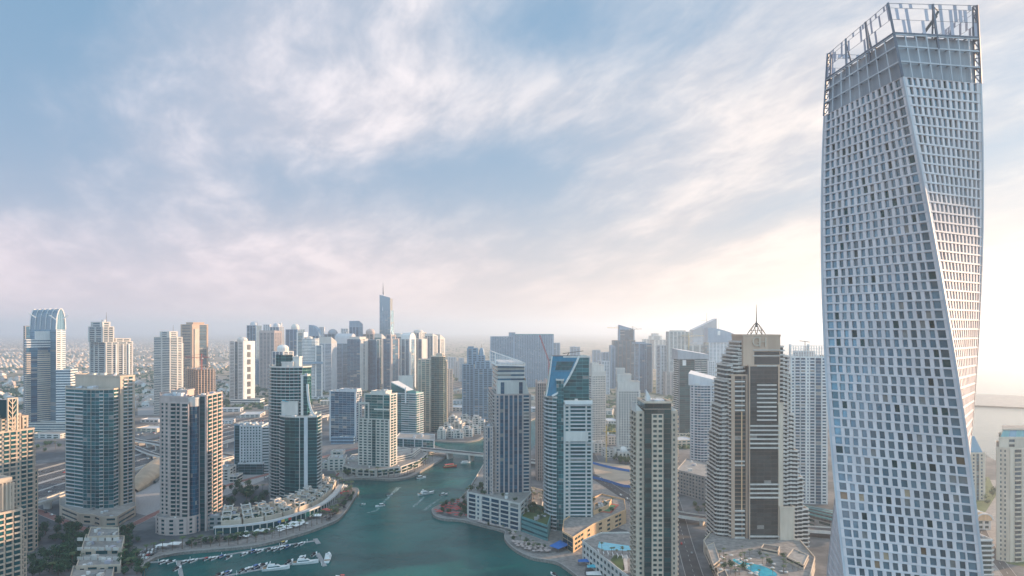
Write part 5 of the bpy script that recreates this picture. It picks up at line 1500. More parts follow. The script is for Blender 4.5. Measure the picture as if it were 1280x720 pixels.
# blue-grey towers across the lagoon
Y = 1434
T = Tower('turreted_tower', 'slate blue pair of towers with stepped heads and a small turret across the water', wall='blue_panel', glass='grey_glass', own=False)
T.block(front(578, 592, Y, 34), 0, hz(456, Y), ['P b P b P b P', 'P', None, 'P b P'], 3.8)
T.block(front(592, 616, Y - 8, 36), 0, hz(461, Y), ['P b P b P b P b P', 'P b P', None, 'P b P'], 3.8, wall='blue_panel')
T.block(front(584, 597, Y + 10, 20), hz(456, Y), hz(436, Y), ['P W P W P', 'P W P', None, 'P W P'], 3.8)
T.block(front(597, 606, Y + 8, 18), hz(461, Y), hz(445, Y), ['P W P W P', 'P W P', None, 'P'], 3.8)
T.block(front(594, 613, Y, 24), hz(461, Y), hz(452, Y), ['P W P W P W P', 'P', None, 'P'], 3.8)
mb = T.part('turret'); c0 = (wx(602, Y + 12), Y + 14); mb.prism(ellipse(*c0, 6, 6, 8), hz(445, Y), hz(440, Y), 'blue_panel', 'blue_panel'); mb.dome((*c0, hz(440, Y)), 5.5, 9, 'blue_panel', 8, 4); mb.tube((*c0, hz(436, Y)), (*c0, hz(430, Y)), .8, .2, 'steel', 6)
T.block(front(585, 592, Y + 10, 12), hz(436, Y), hz(434, Y), ['L', 'L', 'L', 'L'], 4)
T.make()
# huge slab hotel
Y = 2250
T = Tower('slab_tower', 'immense wide grey ribbed slab with a raised middle block, pale in haze', wall='pale_panel', glass='grey_glass', own=False)
f1 = corner(613, 614, 641, Y, 20)
f1 = front(613, 643, Y, 46, -6)
T.block(f1, 0, hz(421, Y), ['P1.4 ' + 'w1.6 P.5 ' * 13 + 'P1.4', 'P', None, 'P W P W P'], 3.8, wall='blue_panel')
f2 = front(642, 692, Y + 4, 46, 6)
T.block(f2, 0, hz(419, Y), ['P1.4 ' + 'w1.6 P.5 ' * 22 + 'P1.4', 'P', None, 'P'], 3.8, wall='blue_panel')
T.block(front(636, 644, Y + 14, 30), hz(430, Y), hz(416, Y), ['L', 'L', 'L', 'L'], 6, wall='blue_panel')
T.block(f2, hz(419, Y), hz(418, Y), ['L', 'L', 'L', 'L'], 6, wall='teal_panel')
T.make()
mid('pale sliver of a tower just right of the immense grey slab', front(691, 700, 2700, 30), 429, 'P W P W P', 'P', wall='blue_panel', glass='grey_glass', front_first=True)
mid('small pale tower on the horizon above the sail-topped tower', front(713, 725, 3100, 30), 434, 'P W P W P W P', 'P', wall='blue_panel', glass='grey_glass', front_first=True, extra=dome_top(14, 2, 4))
mid('faint narrow tower on the horizon left of the two cranes', front(741, 750.5, 3300, 30), 438, 'P W P W P', 'P', wall='blue_panel', glass='grey_glass', front_first=True)
mid('faint pair of joined blocks on the horizon beneath a small crane', front(753, 765, 2600, 40), 441, 'P W P W P W P', 'P', wall='blue_panel', glass='grey_glass', front_first=True)
mid('faint slim tower touching the left of the crane-topped tower', front(764, 769, 2200, 30), 433, 'P W P', 'P', wall='blue_panel', glass='grey_glass', front_first=True)
# construction behind the sail tower
T = Tower('tower_under_construction', 'bare concrete tower with ragged top between the striped tower and the sail-topped tower', wall='grey_concrete', glass='dark_glass', own=False)
Y = 860; fp = front(670.5, 684, Y, 26); T.base = (*centroid(fp), 0.0); zt = hz(479, Y); T.mb.prism(inset(fp, 1.4), 0, zt, 'dark_concrete', 'grey_concrete')
sl = T.part('floor_slab'); z = 3.6
while z < zt + 1: sl.prism(fp, z - .35, z + .35, 'grey_concrete', 'grey_concrete', bottom=True); z += 3.7
clm = T.part('column'); rr = random.Random(5)
for i in range(4):
    for q in range(5): p = Vector(fp[i]).lerp(Vector(fp[(i + 1) % 4]), (q + .5) / 5); clm.box(p.x - .5, p.x + .5, p.y - .5, p.y + .5, 0, zt + rr.uniform(0, 5), 'pink_stone')
T.make()
tower_crane('red luffing crane leaning left above the sail-topped tower', 686, 870, 478, 451, 0, 0, 'red_paint', luff=(674.5, 419), w=.8)

# -- right of centre
Y = 1080
mid('cream tower with a fine window grid and a rounded cornice, right of the sail-topped tower', corner(732, 740, 757, Y, 12), 470, 'P W P W P', 'P.5 ' + 'w P.4 ' * 8, wall='off_white', glass='grey_glass', fh=3.6, extra=lambda T, fp, zt, Y: (tier(T, fp, 0, 1, 0, 1, zt, zt + 6, 'L', 'L'), tier(T, fp, .04, .93, .1, .9, zt + 6, zt + 16, 'L', 'L'), tier(T, fp, .1, .6, .2, .8, zt + 16, zt + 19, 'L', 'L')))
Y = 2250
T = Tower('tower_under_construction', 'dark tower under construction with a slanting top between two cranes', wall='blue_panel', glass='grey_glass', own=False)
T.block(front(767, 794, Y, 40), 0, hz(426, Y), ['P b P b P b P b P b P', 'P b P', None, 'P b P'], 3.8, wall='dark_concrete')
f = front(774, 793, Y + 8, 28); T.block(f, hz(426, Y), hz(412, Y), ['P G G G P', 'P', None, 'P'], 3.8, ztop=[hz(406, Y), hz(411.5, Y), hz(411.5, Y), hz(406, Y)], roof=None)
mb = T.part('slanted_roof'); mb.face([(*f[0], hz(406, Y)), (*f[1], hz(411.5, Y)), (*f[2], hz(411.5, Y)), (*f[3], hz(406, Y))], 'dark_roof')
T.block(front(763, 768, Y + 4, 26), 0, hz(432, Y), ['P b P', 'P', None, 'P b P'], 3.8)
T.make()
tower_crane('thin yellow crane reaching left over the dark slanting tower', 776, 2265, 420, 410, 759, 779, 'yellow_paint', w=.9)
tower_crane('dark crane with a short jib on the right of the dark slanting tower', 791, 2235, 425, 411.5, 802, 787, 'dark_metal', w=1.0)
Y = 2050
mid('blue-grey flat tower with vertical strips beside the dark slanting tower', corner(793, 799, 815, Y, 14), 430, 'P W P', 'P.6 G G P.4 G1.5 P.4 G G P.6', wall='blue_panel', glass='blue_glass', extra=lambda T, fp, zt, Y: tier(T, fp, -.2, .55, .1, .9, zt, hz(428, Y), 'P L P', 'L'))
mid('very pale tower with a stepped dome, faded by haze', corner(812, 818, 834, 3300, 16), 425, 'P W P W P', 'P W P W P W P', wall='off_white', glass='grey_glass', extra=lambda T, fp, zt, Y: (tier(T, fp, -.15, .6, .1, .8, zt, hz(420, Y), 'P W P', 'P'), tier(T, fp, .0, .4, .2, .7, hz(420, Y), hz(417, Y), 'L', 'L')))
mid('palest small tower peeping left of the stepped dome', front(804, 813, 3700, 30), 424, 'P W P W P', 'P', wall='off_white', glass='grey_glass', front_first=True)
Y = 1950
T = Tower('tower_under_construction', 'pale cream unfinished tower with a small crane, behind the dark-canopied tower', wall='off_white', glass='grey_glass', own=False)
T.block(front(836, 862, Y + 30, 36), 0, hz(415, Y), ['P1 W P W P W P W P W P1', 'P', None, 'P W P W P'], 3.6)
T.block(front(856, 885, Y + 20, 30), 0, hz(432, Y), ['P W P W P W P', 'P', None, 'P'], 3.6)
T.block(front(839, 857, Y + 34, 20), hz(415, Y), hz(413.5, Y), ['L', 'L', 'L', 'L'], 5)
T.block(front(832, 845, Y + 20, 26), 0, hz(466, Y), ['P W P W P', 'P', None, 'P W P'], 3.6, wall='pink_stone')
T.make()
tower_crane('small orange crane with a long level jib in front of the pale cream unfinished tower', 861, 1965, 437, 420, 888, 852, 'yellow_paint', w=.9)
Y = 2900
T = Tower('raked_tower', 'pale blue glass tower with a steeply raked roof and two masts, faded by haze', wall='sky_glass', glass='sky_glass', trim='pale_panel', own=False)
f = front(866.5, 896, Y, 40, 8); T.block(f, 0, hz(418, Y), ['G G G G G G', None, None, 'G G G'], 4.2, core='blue_panel', roof=None)
mb = T.part('raked_roof'); zz = hz(418, Y); mb.prism(f, zz - 2, zz, 'sky_glass', 'pale_panel', ztop=[hz(412.5, Y), hz(398, Y), hz(398, Y), hz(412.5, Y)])
mast(T, wx(884.5, Y + 10), Y + 22, hz(408, Y), hz(391, Y), 1.4); mast(T, wx(900, Y + 10), Y + 26, hz(412, Y), hz(396, Y), 1.1)
mb = T.part('mast_arm'); mb.bar((wx(878, Y), Y + 22, hz(400.5, Y)), (wx(885, Y), Y + 22, hz(400, Y)), 1.2, 'steel')
T.make()
Y = 1950
T = Tower('arc_roof_tower', 'blue tower with an arc-shaped crest and a white opening beside the stepped hotel tower', wall='pale_panel', glass='sky_glass', trim='pale_panel', own=False)
f = front(886, 927, Y, 34, 10); T.block(f, 0, hz(427, Y), ['P.6 ' + 'w P.5 ' * 9, 'P', None, 'G G G'], 3.9, core='blue_panel', roof=None)
mb = T.part('arc_crest')
a, b, c, d_ = [Vector(p) for p in front(885, 927, Y - 3, 30, 10)]
for k in range(14):
    u, u2 = k / 14, (k + 1) / 14; g = lambda u: hz(409.5 + 12.5 * u ** 1.8, Y) if u > .12 else hz(409.5, Y)
    z0 = hz(428, Y); p, q_ = a.lerp(b, u), a.lerp(b, u2); r_, s_ = d_.lerp(c, u), d_.lerp(c, u2)
    mb.box8([(*p, z0), (*q_, z0), (*s_, z0), (*r_, z0), (*p, g(u)), (*q_, g(u2)), (*s_, g(u2)), (*r_, g(u))], 'blue_panel', .5)
mb = T.part('crest_opening'); p = a.lerp(b, .32); mb.box(p.x - 4, p.x + 4, p.y - .6, p.y + 1, hz(419, Y), hz(413.5, Y), 'white_paint')
T.make()
Y = 1200
T = Tower('canopied_tower', 'dark tower with an overhanging slanted canopy and a zigzag of white balconies', wall='dark_concrete', glass='dark_glass', rail='white_paint', own=True)
f = corner(842, 848, 884, Y, 10); zt = hz(449, Y); T.block(f, 0, zt, ['P D D D2 P.4 b3 P.4 b3 P.4', None, None, 'b b b'], 3.7, core='dark_concrete')
f2 = inset(f, -2.2); mb = T.part('canopy'); mb.prism(f2, zt, zt, 'grey_panel', 'pale_panel', ztop=[hz(437, Y), hz(443.5, Y), hz(442, Y), hz(435.5, Y)]); mb.prism(f2, zt - .5, zt, 'dark_concrete', None, bottom=True)
a, d_, n, L = dirs(f, 0); mb = T.part('white_opening'); mb.slabbox(a, d_, n, L * .14, L * .26, .3, .8, hz(457, Y), hz(450, Y), 'white_paint')
for (u0, u1, yt, yb) in ((.62, .78, 462, 487), (.42, .62, 487, 600), (.50, .66, 470, 487)):
    z = hz(yt, Y)
    while z > max(hz(yb, Y), 4):
        T.balcony(a, d_, n, L * u0 + 1.5 * math.sin(z * .05), L * u1 + 1.5 * math.sin(z * .05), 2.2, z, 'white_paint', 'white_paint'); z -= 3.7
T.make()
Y = 925
T = Tower('slanted_roof_tower', 'rounded pale grey apartment tower under a sloping roof, on a long terrace block', wall='pale_panel', glass='blue_glass', rail='pale_panel', own=True)
fc = poly([(863, Y + 10), (868, Y + 2), (876, Y - 4), (888, Y - 4)], 24); zt = hz(482, Y)
T.block(fc, 0, zt, ['P W P', 'b b', 'b b b', None, None, 'P W P'], 3.6, bd=1.3)
T.block(front(888, 905, Y - 3, 26), 0, zt, ['P w P w P w P w P', 'P W P', None, None], 3.6)
mb = T.part('sloping_roof'); f = [(wx(862, Y), Y + 6), (wx(906, Y), Y - 5), (wx(906, Y + 24), Y + 26), (wx(865, Y + 24), Y + 30)]
mb.prism(f, zt, zt, 'pale_panel', 'pale_panel', ztop=[hz(467, Y), hz(478, Y), hz(474, Y + 24), hz(463, Y + 24)])
T.make()
fp = [gp(846, 616), gp(893, 630), gp(906, 612), gp(858, 600)]
mid('long grey terrace block with tall piers at the foot of the sloping-roof tower', fp, 588, 'P1 ' + 'W2.6 P.7 ' * 12, 'P W P W P', wall='grey_concrete', glass='grey_glass', front_first=True, name='terrace_block', cat='building', own=True, fh=4)
Y = 1010
T = Tower('terraced_tower', 'pale cream tower with a stepped blank head behind the dark slab with the window ladder', wall='off_white', glass='grey_glass', own=False)
f = front(772, 800, Y, 26, -4); zt = hz(489, Y); T.block(f, 0, zt, ['P1 ' + 'w P.5 ' * 8 + 'P.6', 'P', None, 'P W P W P'], 3.6)
T.block(sub(f, .02, .98, .05, .95), zt, hz(478, Y), ['L', 'L', None, 'L'], 6); T.block(sub(f, .0, .62, .2, .95), hz(478, Y), hz(469, Y), ['L', 'L', None, 'L'], 6); T.block(sub(f, -.02, .34, .3, .95), hz(469, Y), hz(462, Y), ['L', 'L', None, 'L'], 6)
T.block(front(768, 803, Y - 6, 10), 0, hz(560, Y), ['P W P W P W P', 'P', None, 'P'], 4)
T.make()
# grey office block with white square windows, by the highway
Y = 900
T = Tower('office_block', 'grey-blue office block with a grid of square white-framed windows beside the highway', cat='building', wall='pale_panel', glass='dark_glass', trim='blue_panel', own=True)
f = front(300, 327, Y, 30, 4); zt = hz(533, Y)
T.block(f, 0, zt, ['P.4 ' + 'w1.3 P.5 ' * 7, 'P W P', None, 'P'], 3.7)
T.block(front(293, 300, Y + 4, 26), 0, zt + 1, ['P.3 G P.3', 'P', None, 'G G'], 3.7, wall='blue_panel', core='blue_panel')
T.block(front(327, 337, Y + 4, 30, 10), 0, zt - 2, ['P.3 H P.3', 'H', None, None], 3.7, wall='pale_panel', core='blue_panel')
T.block(front(298, 328, Y - 6, 5), 0, 14, ['G G G G', 'G', None, 'G'], 4, core='dark_concrete')
roof_kit(T, f, zt, 6, seed=9)
T.make()

# ------------------------------------------------------------------ low buildings, bridges, decks
def low(label, blocks, name='low_building', cat='building', wall='off_white', glass='dark_glass', own=True, extra=None, rail=None, group=None, kit=True):
    """blocks: (footprint, z0, z1, [facade specs], options)"""
    T = Tower(name, label, cat, wall=wall, glass=glass, own=own, rail=rail, group=group)
    for fp, z0, z1, fac, kw in blocks: T.block(fp, z0, z1, fac, kw.pop('fh', 4.0), **kw)
    if extra: extra(T)
    T.kit = T.kit and kit
    return T.make()
def leaf_crown(mb, rr, r, hh, z0, n, mats, lobes=5, leaf=1.0, at=(0, 0)):
    L = []
    for _ in range(lobes): a = rr.uniform(0, 6.28); q = rr.uniform(.1, .6) * r; L.append((at[0] + q * math.cos(a), at[1] + q * math.sin(a), z0 + hh * rr.uniform(.3, .75), r * rr.uniform(.42, .68), hh * rr.uniform(.25, .4)))
    for i in range(n):
        cx_, cy_, cz_, lr, lh = L[i % lobes]
        v = Vector((rr.gauss(0, 1), rr.gauss(0, 1), rr.gauss(0, 1))).normalized() * rr.uniform(.72, 1.05)
        c = Vector((cx_ + v.x * lr, cy_ + v.y * lr, cz_ + v.z * lh)); nrm = (v + Vector((rr.gauss(0, .5), rr.gauss(0, .5), rr.gauss(.3, .4)))).normalized()
        u = nrm.cross(Vector((rr.random(), rr.random(), rr.random()))).normalized(); w = nrm.cross(u); s_ = leaf * rr.uniform(.6, 1.3)
        mb.face([c - u * s_, c + w * s_ * .6, c + u * s_, c - w * s_ * .6], mats[0] if rr.random() < .55 else mats[1])
def quad(*p, z=0): return [gp(x, y, z) for x, y in p]

low('white cube-like house with a recessed dark corner, between the grid tower and the office block', [
    (front(266, 287, gY(601), 26, 6), 0, 14, ['P w P w w P', 'P W P b P', None, 'P'], {}), (front(287, 296, gY(603), 18), 0, 7, ['b b', 'b', None, None], {})], wall='off_white')
low('two-tiered white annex with small square windows left of the white hotel', [
    (front(410, 431, gY(588), 26, 8), 0, 15, ['P w P w P w P', 'P w P w P', None, 'P w P'], {}), (front(431, 447, gY(584), 22), 0, 9, ['P w P w P', 'P w P', None, None], {}), (front(398, 411, gY(586), 20), 0, 8, ['P w P w P', 'P', None, 'P'], {}), (front(414, 428, gY(582), 14), 15, 19, ['P w w P', 'P', None, 'P'], {})])
# pale arabesque complex on the far bank
rr = random.Random(11)
CX_ = [(552, 549, 9, 14), (562, 547, 10, 11), (573, 548, 11, 9), (584, 546, 12, 12), (595, 543, 11, 10), (603, 538, 9, 14), (558, 540, 10, 12), (571, 537, 12, 10), (584, 535, 14, 9), (596, 531, 10, 12), (566, 530, 12, 10), (581, 526, 12, 8)]
WORDS = ['lowest, beside the annex', 'second along the quay', 'middle of the quay front', 'with the long balcony on the quay', 'near the far end of the quay', 'at the lagoon corner', 'in the second row by the annex', 'in the second row, domed', 'widest of the second row', 'second row nearest the slate towers', 'in the back row, left', 'in the back row, right']
for i, (x, y, w, hh) in enumerate(CX_):
    Yq = gY(y); f = front(x - w * .55, x + w * .55, Yq, rr.uniform(14, 24), rr.uniform(-12, 12))
    T = Tower('quay_house', 'pale terraced quay house across the lagoon, ' + WORDS[i], 'building', wall='off_white', glass='dark_glass', own=True)
    T.block(f, 0, hh, ['P w P b P w P', 'P w P w P', None, 'P w P'], 3.8); T.block(sub(f, .15, .7, .15, .9), hh, hh + 4, ['P w P', 'P', None, 'P'], 4)
    if i in (1, 7, 10): drum(T, sub(f, .3, .6, .3, .7), hh + 4, 3, 1, 3, 'white_paint')
    T.make()
# stepped block bottom left
def ex(T):
    for k, y in enumerate((676, 688, 700)):
        for x in range(100, 150, 9):
            p = gp(x, y, (12, 8.8, 5.5)[k]); mb = T.part('terrace_pergola'); mb.box(p[0] - 2.2, p[0] + 2.2, p[1] - .4, p[1] + .4, (12, 8.8, 5.5)[k], (12, 8.8, 5.5)[k] + 2.6, 'off_white')
low('cream stepped terrace block among trees at the bottom left', [
    (quad((96, 718), (150, 716), (152, 697), (104, 694)), 0, 5.5, ['P w P b P w P b P', 'P w P', None, 'P w P'], {}),
    (quad((102, 702), (152, 700), (155, 684), (108, 682)), 0, 8.8, ['P w P b P w P', 'P w P', None, 'P w P'], {}),
    (quad((110, 690), (148, 688), (148, 678), (114, 677)), 0, 12, ['P w P w P w P', 'P w P', None, 'P'], {}),
    (quad((86, 738), (138, 736), (142, 716), (92, 715)), 0, 3.5, ['P w w w P', 'P', None, 'P'], {})], wall='cream_stone', extra=ex, name='terrace_block')
# villas stepping down to the quay
ARC = smooth([gp(*p) for p in ((268, 667), (300, 665), (335, 660), (368, 651), (398, 639), (416, 625), (424, 613))], 8)
vil = along(ARC, 21, 14)
VW = ['leftmost, next to the grid tower', 'second from the grid tower', 'third from the grid tower', 'in the middle of the row', 'right of the row\'s middle', 'just left of the stepped green tower', 'below the stepped green tower', 'in front of the green tower\'s right corner', 'near the sharp bend of the quay', 'second from the end at the bend', 'last at the bend of the quay', 'at the inlet']
for i, (x, y, h) in enumerate(vil[:11]):
    c_, s_ = math.cos(h), math.sin(h)
    def P(u, v): return (x + c_ * u - s_ * v, y + s_ * u + c_ * v)
    T = Tower('terraced_villa', 'cream stepped villa with framed roof terraces, ' + VW[i], 'villa', wall='cream_stone', glass='dark_glass', own=True, group='stepped villas along the curved quay')
    for k, (v0, v1, z1, u0, u1) in enumerate(((4, 10, 10, -8.6, 8.6), (10, 17, 13.6, -8.6, 6.5), (17, 24, 17.0, -8.6, 3.0))):
        T.block([P(u0, v0), P(u1, v0), P(u1, v1), P(u0, v1)], 0 if k else 0, z1, ['P.4 b P.4 W P.4' if k else None, 'P w P', None, 'L'], 3.6, parapet=1.0, roof='paver')
    mb = T.part('terrace_frame')
    for k, (v, z) in enumerate(((4, 10), (10.2, 13.6), (17.2, 17))):
        for u in (-8.4, -.6): mb.bar((*P(u, v), z), (*P(u, v), z + 4), .9, 'off_white'); mb.bar((*P(u, v), z + 4), (*P(u, v + 6), z + 4), .9, 'off_white')
        mb.bar((*P(-8.4, v), z + 4), (*P(-.6, v), z + 4), .9, 'off_white')
    for k in range(12):
        mb = T.part('planter'); u = rr.uniform(-8, 8) if k % 3 != 1 else rr.uniform(-8, 5); v, z = ((8, 10), (14.5, 13.6), (5.6, 10))[k % 3]; q = P(u, v + rr.uniform(-.6, .6)); r_ = rr.uniform(.8, 1.6)
        mb.box(q[0] - r_, q[0] + r_, q[1] - .6, q[1] + .6, z, z + .6, 'off_white'); leaf_crown(mb, rr, r_ * 1.3, rr.uniform(1.4, 2.6), z + .2, 36, ('leaf_dark', 'leaf_mid'), 3, .45, q)
    T.make()
# curved arcade deck before the villas
T = Tower('arcade', 'long curved white colonnade of shopfronts below the stepped villas', 'arcade', wall='off_white', glass='teal_glass'); T.base = (*ARC[10], 0)
A0 = [p for p in ARC]
mb = T.part('deck'); strip_box(mb, A0, -1.5, 5.5, 6.3, 7.0, 'off_white'); strip_box(mb, A0, 5.2, 5.5, 7.0, 8.0, 'pale_panel')
mb = T.part('shopfront'); strip_box(mb, A0, -1.0, 2.0, .02, 6.2, 'teal_glass')
T.mb = MB()
for (x, y, h) in along(offset_line(A0, 4.9), 6.5, 2): T.mb.tube((x, y, 0), (x, y, 6.3), .42, .42, 'off_white', 8, False)
T.make()
# shop sign boards on the arcade
for k, (u, colr, lab) in enumerate(((62, 'boat_blue', 'small blue sign panel, first of the coloured strip on the arcade'), (66, 'yellow_paint', 'small yellow sign panel between the blue and green ones on the arcade'), (70, 'green_court', 'small green sign panel on the arcade'), (74, 'red_paint', 'small red sign panel at the end of the coloured strip'))):
    q = along(offset_line(A0, 5.65), 4.0, 0); j = min(int(u / 4.0), len(q) - 1); x, y, h = q[j]
    mb = MB(); c_, s_ = math.cos(h), math.sin(h); a = (x - c_ * 1.7, y - s_ * 1.7); b = (x + c_ * 1.7, y + s_ * 1.7); n_ = (s_ * .2, -c_ * .2)
    mb.box8([(a[0], a[1], 4.3), (a[0] + n_[0], a[1] + n_[1], 4.3), (b[0] + n_[0], b[1] + n_[1], 4.3), (b[0], b[1], 4.3), (a[0], a[1], 6.6), (a[0] + n_[0], a[1] + n_[1], 6.6), (b[0] + n_[0], b[1] + n_[1], 6.6), (b[0], b[1], 6.6)], colr)
    tag(mb.build('sign_panel', origin=(x, y, 4.3)), lab, 'sign', 'coloured sign panels on the arcade')
# roof garden block between the striped and the sail-topped towers
low('low teal glass block with a planted roof between the striped and sail-topped towers', [(quad((652, 664), (684, 676), (690, 655), (660, 645)), 0, 13, ['H H', 'H', None, 'H'], {'fh': 4.3, 'roof': 'turf'})], wall='teal_panel', glass='teal_glass')
low('pale parking podium with a terrace roof behind the striped tower', [(quad((652, 640), (676, 646), (684, 626), (660, 620)), 0, 10, ['P b P b P', 'P', None, 'P'], {'roof': 'paver'})], wall='off_white')
# orange rendered building with the sports court
def ex(T):
    mb = T.part('sports_court'); z = 12.6
    mb.face([(*gp(741, 639, z), z), (*gp(752, 627.5, z), z), (*gp(774, 631, z), z), (*gp(764, 641.5, z), z)][::-1], 'red_court')
    mb.face([(*gp(744.5, 638, z), z + .05), (*gp(753, 629, z), z + .05), (*gp(770, 631.8, z), z + .05), (*gp(762, 639.8, z), z + .05)][::-1], 'green_court')
    mb = T.part('court_fence')
    for a, b in (((741, 639), (752, 627.5)), ((752, 627.5), (774, 631)), ((774, 631), (764, 641.5))):
        p, q = gp(*a, z), gp(*b, z); mb.bar((*p, z + 2), (*q, z + 2), .12, 'steel'); mb.bar((*p, z), (*p, z + 2), .15, 'steel')
fpo = quad((716, 691), (742, 673), (782, 654), (780, 640), (752, 633), (738, 640), (722, 656), (705, 668), (703.5, 683))
low('peach rendered block with a long slanting wall and a sports court on its roof', [
    (fpo, 0, 12.4, ['P w w w L w L', 'L2 w L w L2 w w L', 'P', None, None, None, None, None, 'G G'], {'roof': 'paver', 'glass': 'dark_glass'})], wall='orange_render', extra=ex, kit=False)
low('small peach wing stepping up beside the sports court', [(quad((742, 660), (760, 652), (764, 644), (744, 650)), 0, 15.5, ['L', 'L', None, 'L'], {})], wall='orange_render')
# pool building in front
zr = 15.0
fpp = [gp(728.5, 700), gp(790, 752), gp(830, 752), gp(816, 688), gp(752, 692 - 3)]
def ex(T):
    mb = T.part('swimming_pool')
    P = [(747, 684), (749, 677), (770, 680), (792, 683), (792, 689), (772, 688), (755, 688)]
    mb.face([(*gp(x, y, zr), zr + .06) for x, y in P], 'pool_water')
    mb = T.part('roof_lawn'); mb.face([(*gp(x, y, zr), zr + .05) for x, y in ((763, 700), (777, 714), (781, 712), (778, 695), (768, 694))], 'turf')
    mb = T.part('roof_path'); mb.face([(*gp(x, y, zr), zr + .05) for x, y in ((779, 714), (785, 714), (784, 694), (779.5, 694))], 'off_white')
    mb = T.part('shade_pergola')
    for k in range(7):
        p = gp(748 + k * 6, 693 + k * 1.2, zr); mb.box(p[0] - .3, p[0] + .3, p[1] - 4, p[1] + 4, zr + 2.6, zr + 2.9, 'white_paint'); mb.box(p[0] - .2, p[0] + .2, p[1] - .2, p[1] + .2, zr, zr + 2.6, 'white_paint')
low('white-framed podium with a turquoise pool on its roof, left of the dark slab', [(fpp, 0, zr, ['P.8 ' + 'W P.8 ' * 13, 'P', None, None, 'P.8 W P.8 W P.8'], {'fh': 4.6, 'roof': 'paver'})], wall='off_white', extra=ex, name='podium_building', kit=False)
# mosque and low blocks by the sandy site
def ex(T):
    c = gp(780, 574); drum(T, front(776, 784, gY(574), 10), 10, 6, 2.5, 5.5, 'white_paint')
    mb = T.part('minaret'); p = gp(774, 573); mb.tube((*p, 0), (*p, 18), 1.2, .9, 'off_white', 8); mb.tube((*p, 18), (*p, 23), .9, .1, 'off_white', 8)
low('small pale mosque with a white dome beside the sandy site', [(front(773, 788, gY(575), 16), 0, 10, ['P w P w P w P', 'P', None, 'P'], {})], wall='off_white', extra=ex, name='mosque', cat='mosque')
for i, (x0, x1, y, hh, lab) in enumerate(((742, 758, 566, 14, 'pale low block in front of the cream tower with the rounded cornice'), (757, 771, 572, 11, 'low flat-roofed block left of the small mosque'), (743, 756, 552, 12, 'small flat-roofed block behind the pale low block near the cream tower'), (760, 772, 556, 13, 'pale flat-roofed block behind the mosque'))):
    low(lab, [(front(x0, x1, gY(y), 22, 8), 0, hh, ['P w P w P w P', 'P w P', None, 'P w P'], {})])
# far ground clutter: low halls behind the marina
HALLS = [(418, 446, 482, 9), (440, 470, 478, 8), (455, 490, 484, 10), (470, 486, 475, 9), (384, 412, 500, 8), (400, 418, 506, 9), (330, 345, 512, 8), (268, 300, 515, 7), (430, 452, 492, 8), (560, 580, 514, 8), (566, 584, 505, 7), (582, 600, 515, 6), (620, 640, 516, 9), (700, 720, 508, 8), (705, 735, 495, 9), (300, 325, 522, 6), (272, 290, 530, 6), (170, 196, 540, 6), (40, 75, 548, 7), (176, 198, 528, 5), (845, 862, 548, 8), (806, 832, 545, 9), (815, 838, 565, 10), (846, 870, 560, 12), (650, 668, 500, 8), (664, 690, 515, 8), (742, 760, 538, 12), (760, 774, 533, 10), (803, 822, 556, 12), (820, 842, 578, 9), (744, 765, 520, 11), (806, 830, 530, 12), (832, 848, 570, 10), (725, 742, 530, 9)]
HD = ['flat-roofed hall', 'wide low shed', 'low warehouse', 'small white hall']
def where(x): return 'far left by the highway' if x < 210 else 'beyond the highway' if x < 345 else 'at the foot of the far cluster' if x < 500 else 'on the lagoon shore' if x < 640 else 'between the far slab and the water' if x < 740 else 'in the hazy blocks behind the dark slab'
for i, (x0, x1, y, hh) in enumerate(HALLS):
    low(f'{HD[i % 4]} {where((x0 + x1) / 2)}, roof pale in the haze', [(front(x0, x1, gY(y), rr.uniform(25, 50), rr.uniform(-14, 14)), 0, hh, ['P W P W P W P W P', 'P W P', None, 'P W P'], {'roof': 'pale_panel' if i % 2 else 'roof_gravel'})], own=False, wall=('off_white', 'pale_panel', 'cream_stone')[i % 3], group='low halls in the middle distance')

# ---- bridge over the channel
def elevated(name, label, cat, P, w, z, th=1.4, wall=1.1, pier=None, mat='off_white', road_m='asphalt', pz=0.0, pw=1.6):
    t_ = thing(name, label, cat, (*P[len(P) // 2], 0))
    zl = z if isinstance(z, list) else [z] * len(P)
    mb = MB(); strip_box(mb, P, -w / 2, w / 2, [q - th for q in zl], zl, mat); mb.build('deck', t_)
    mb = MB(); ribbon(mb, P, -w / 2 + .5, w / 2 - .5, [q + .02 for q in zl], road_m); mb.build('road_surface', t_)
    for s_ in (-1, 1):
        mb = MB(); strip_box(mb, P, s_ * w / 2, s_ * (w / 2 - .35), zl, [q + wall for q in zl], mat); mb.build('parapet', t_)
    if pier:
        L = along(P, pier, pier / 2)
        for (x, y, h) in L:
            k = min(range(len(P)), key=lambda i: (P[i][0] - x) ** 2 + (P[i][1] - y) ** 2); zz = zl[k] - th
            if zz < pz + 2: continue
            c_, s_ = math.cos(h), math.sin(h); mb = MB(); ww = w * .32
            mb.box8([(x + c_ * a * pw - s_ * b * ww, y + s_ * a * pw + c_ * b * ww, pz) for a, b in ((-1, -1), (1, -1), (1, 1), (-1, 1))] + [(x + c_ * a * pw - s_ * b * ww * 1.25, y + s_ * a * pw + c_ * b * ww * 1.25, zz) for a, b in ((-1, -1), (1, -1), (1, 1), (-1, 1))], mat)
            mb.build('pier', t_)
    return t_
BP = smooth([gp(470, 556, 0), gp(500, 557, 7), gp(540, 561.5, 8.5), gp(580, 566, 8.5), gp(620, 570, 8), gp(665, 576, 6), gp(700, 582, 1)], 5)
zb = [.6 + 8.2 * math.sin(math.pi * min(1, max(0, i / (len(BP) - 1)))) ** .7 for i in range(len(BP))]
elevated('road_bridge', 'low grey road bridge across the channel beside the white hotel', 'bridge', BP, 17, zb, 1.6, 1.1, 38, 'off_white', 'asphalt', WZ)
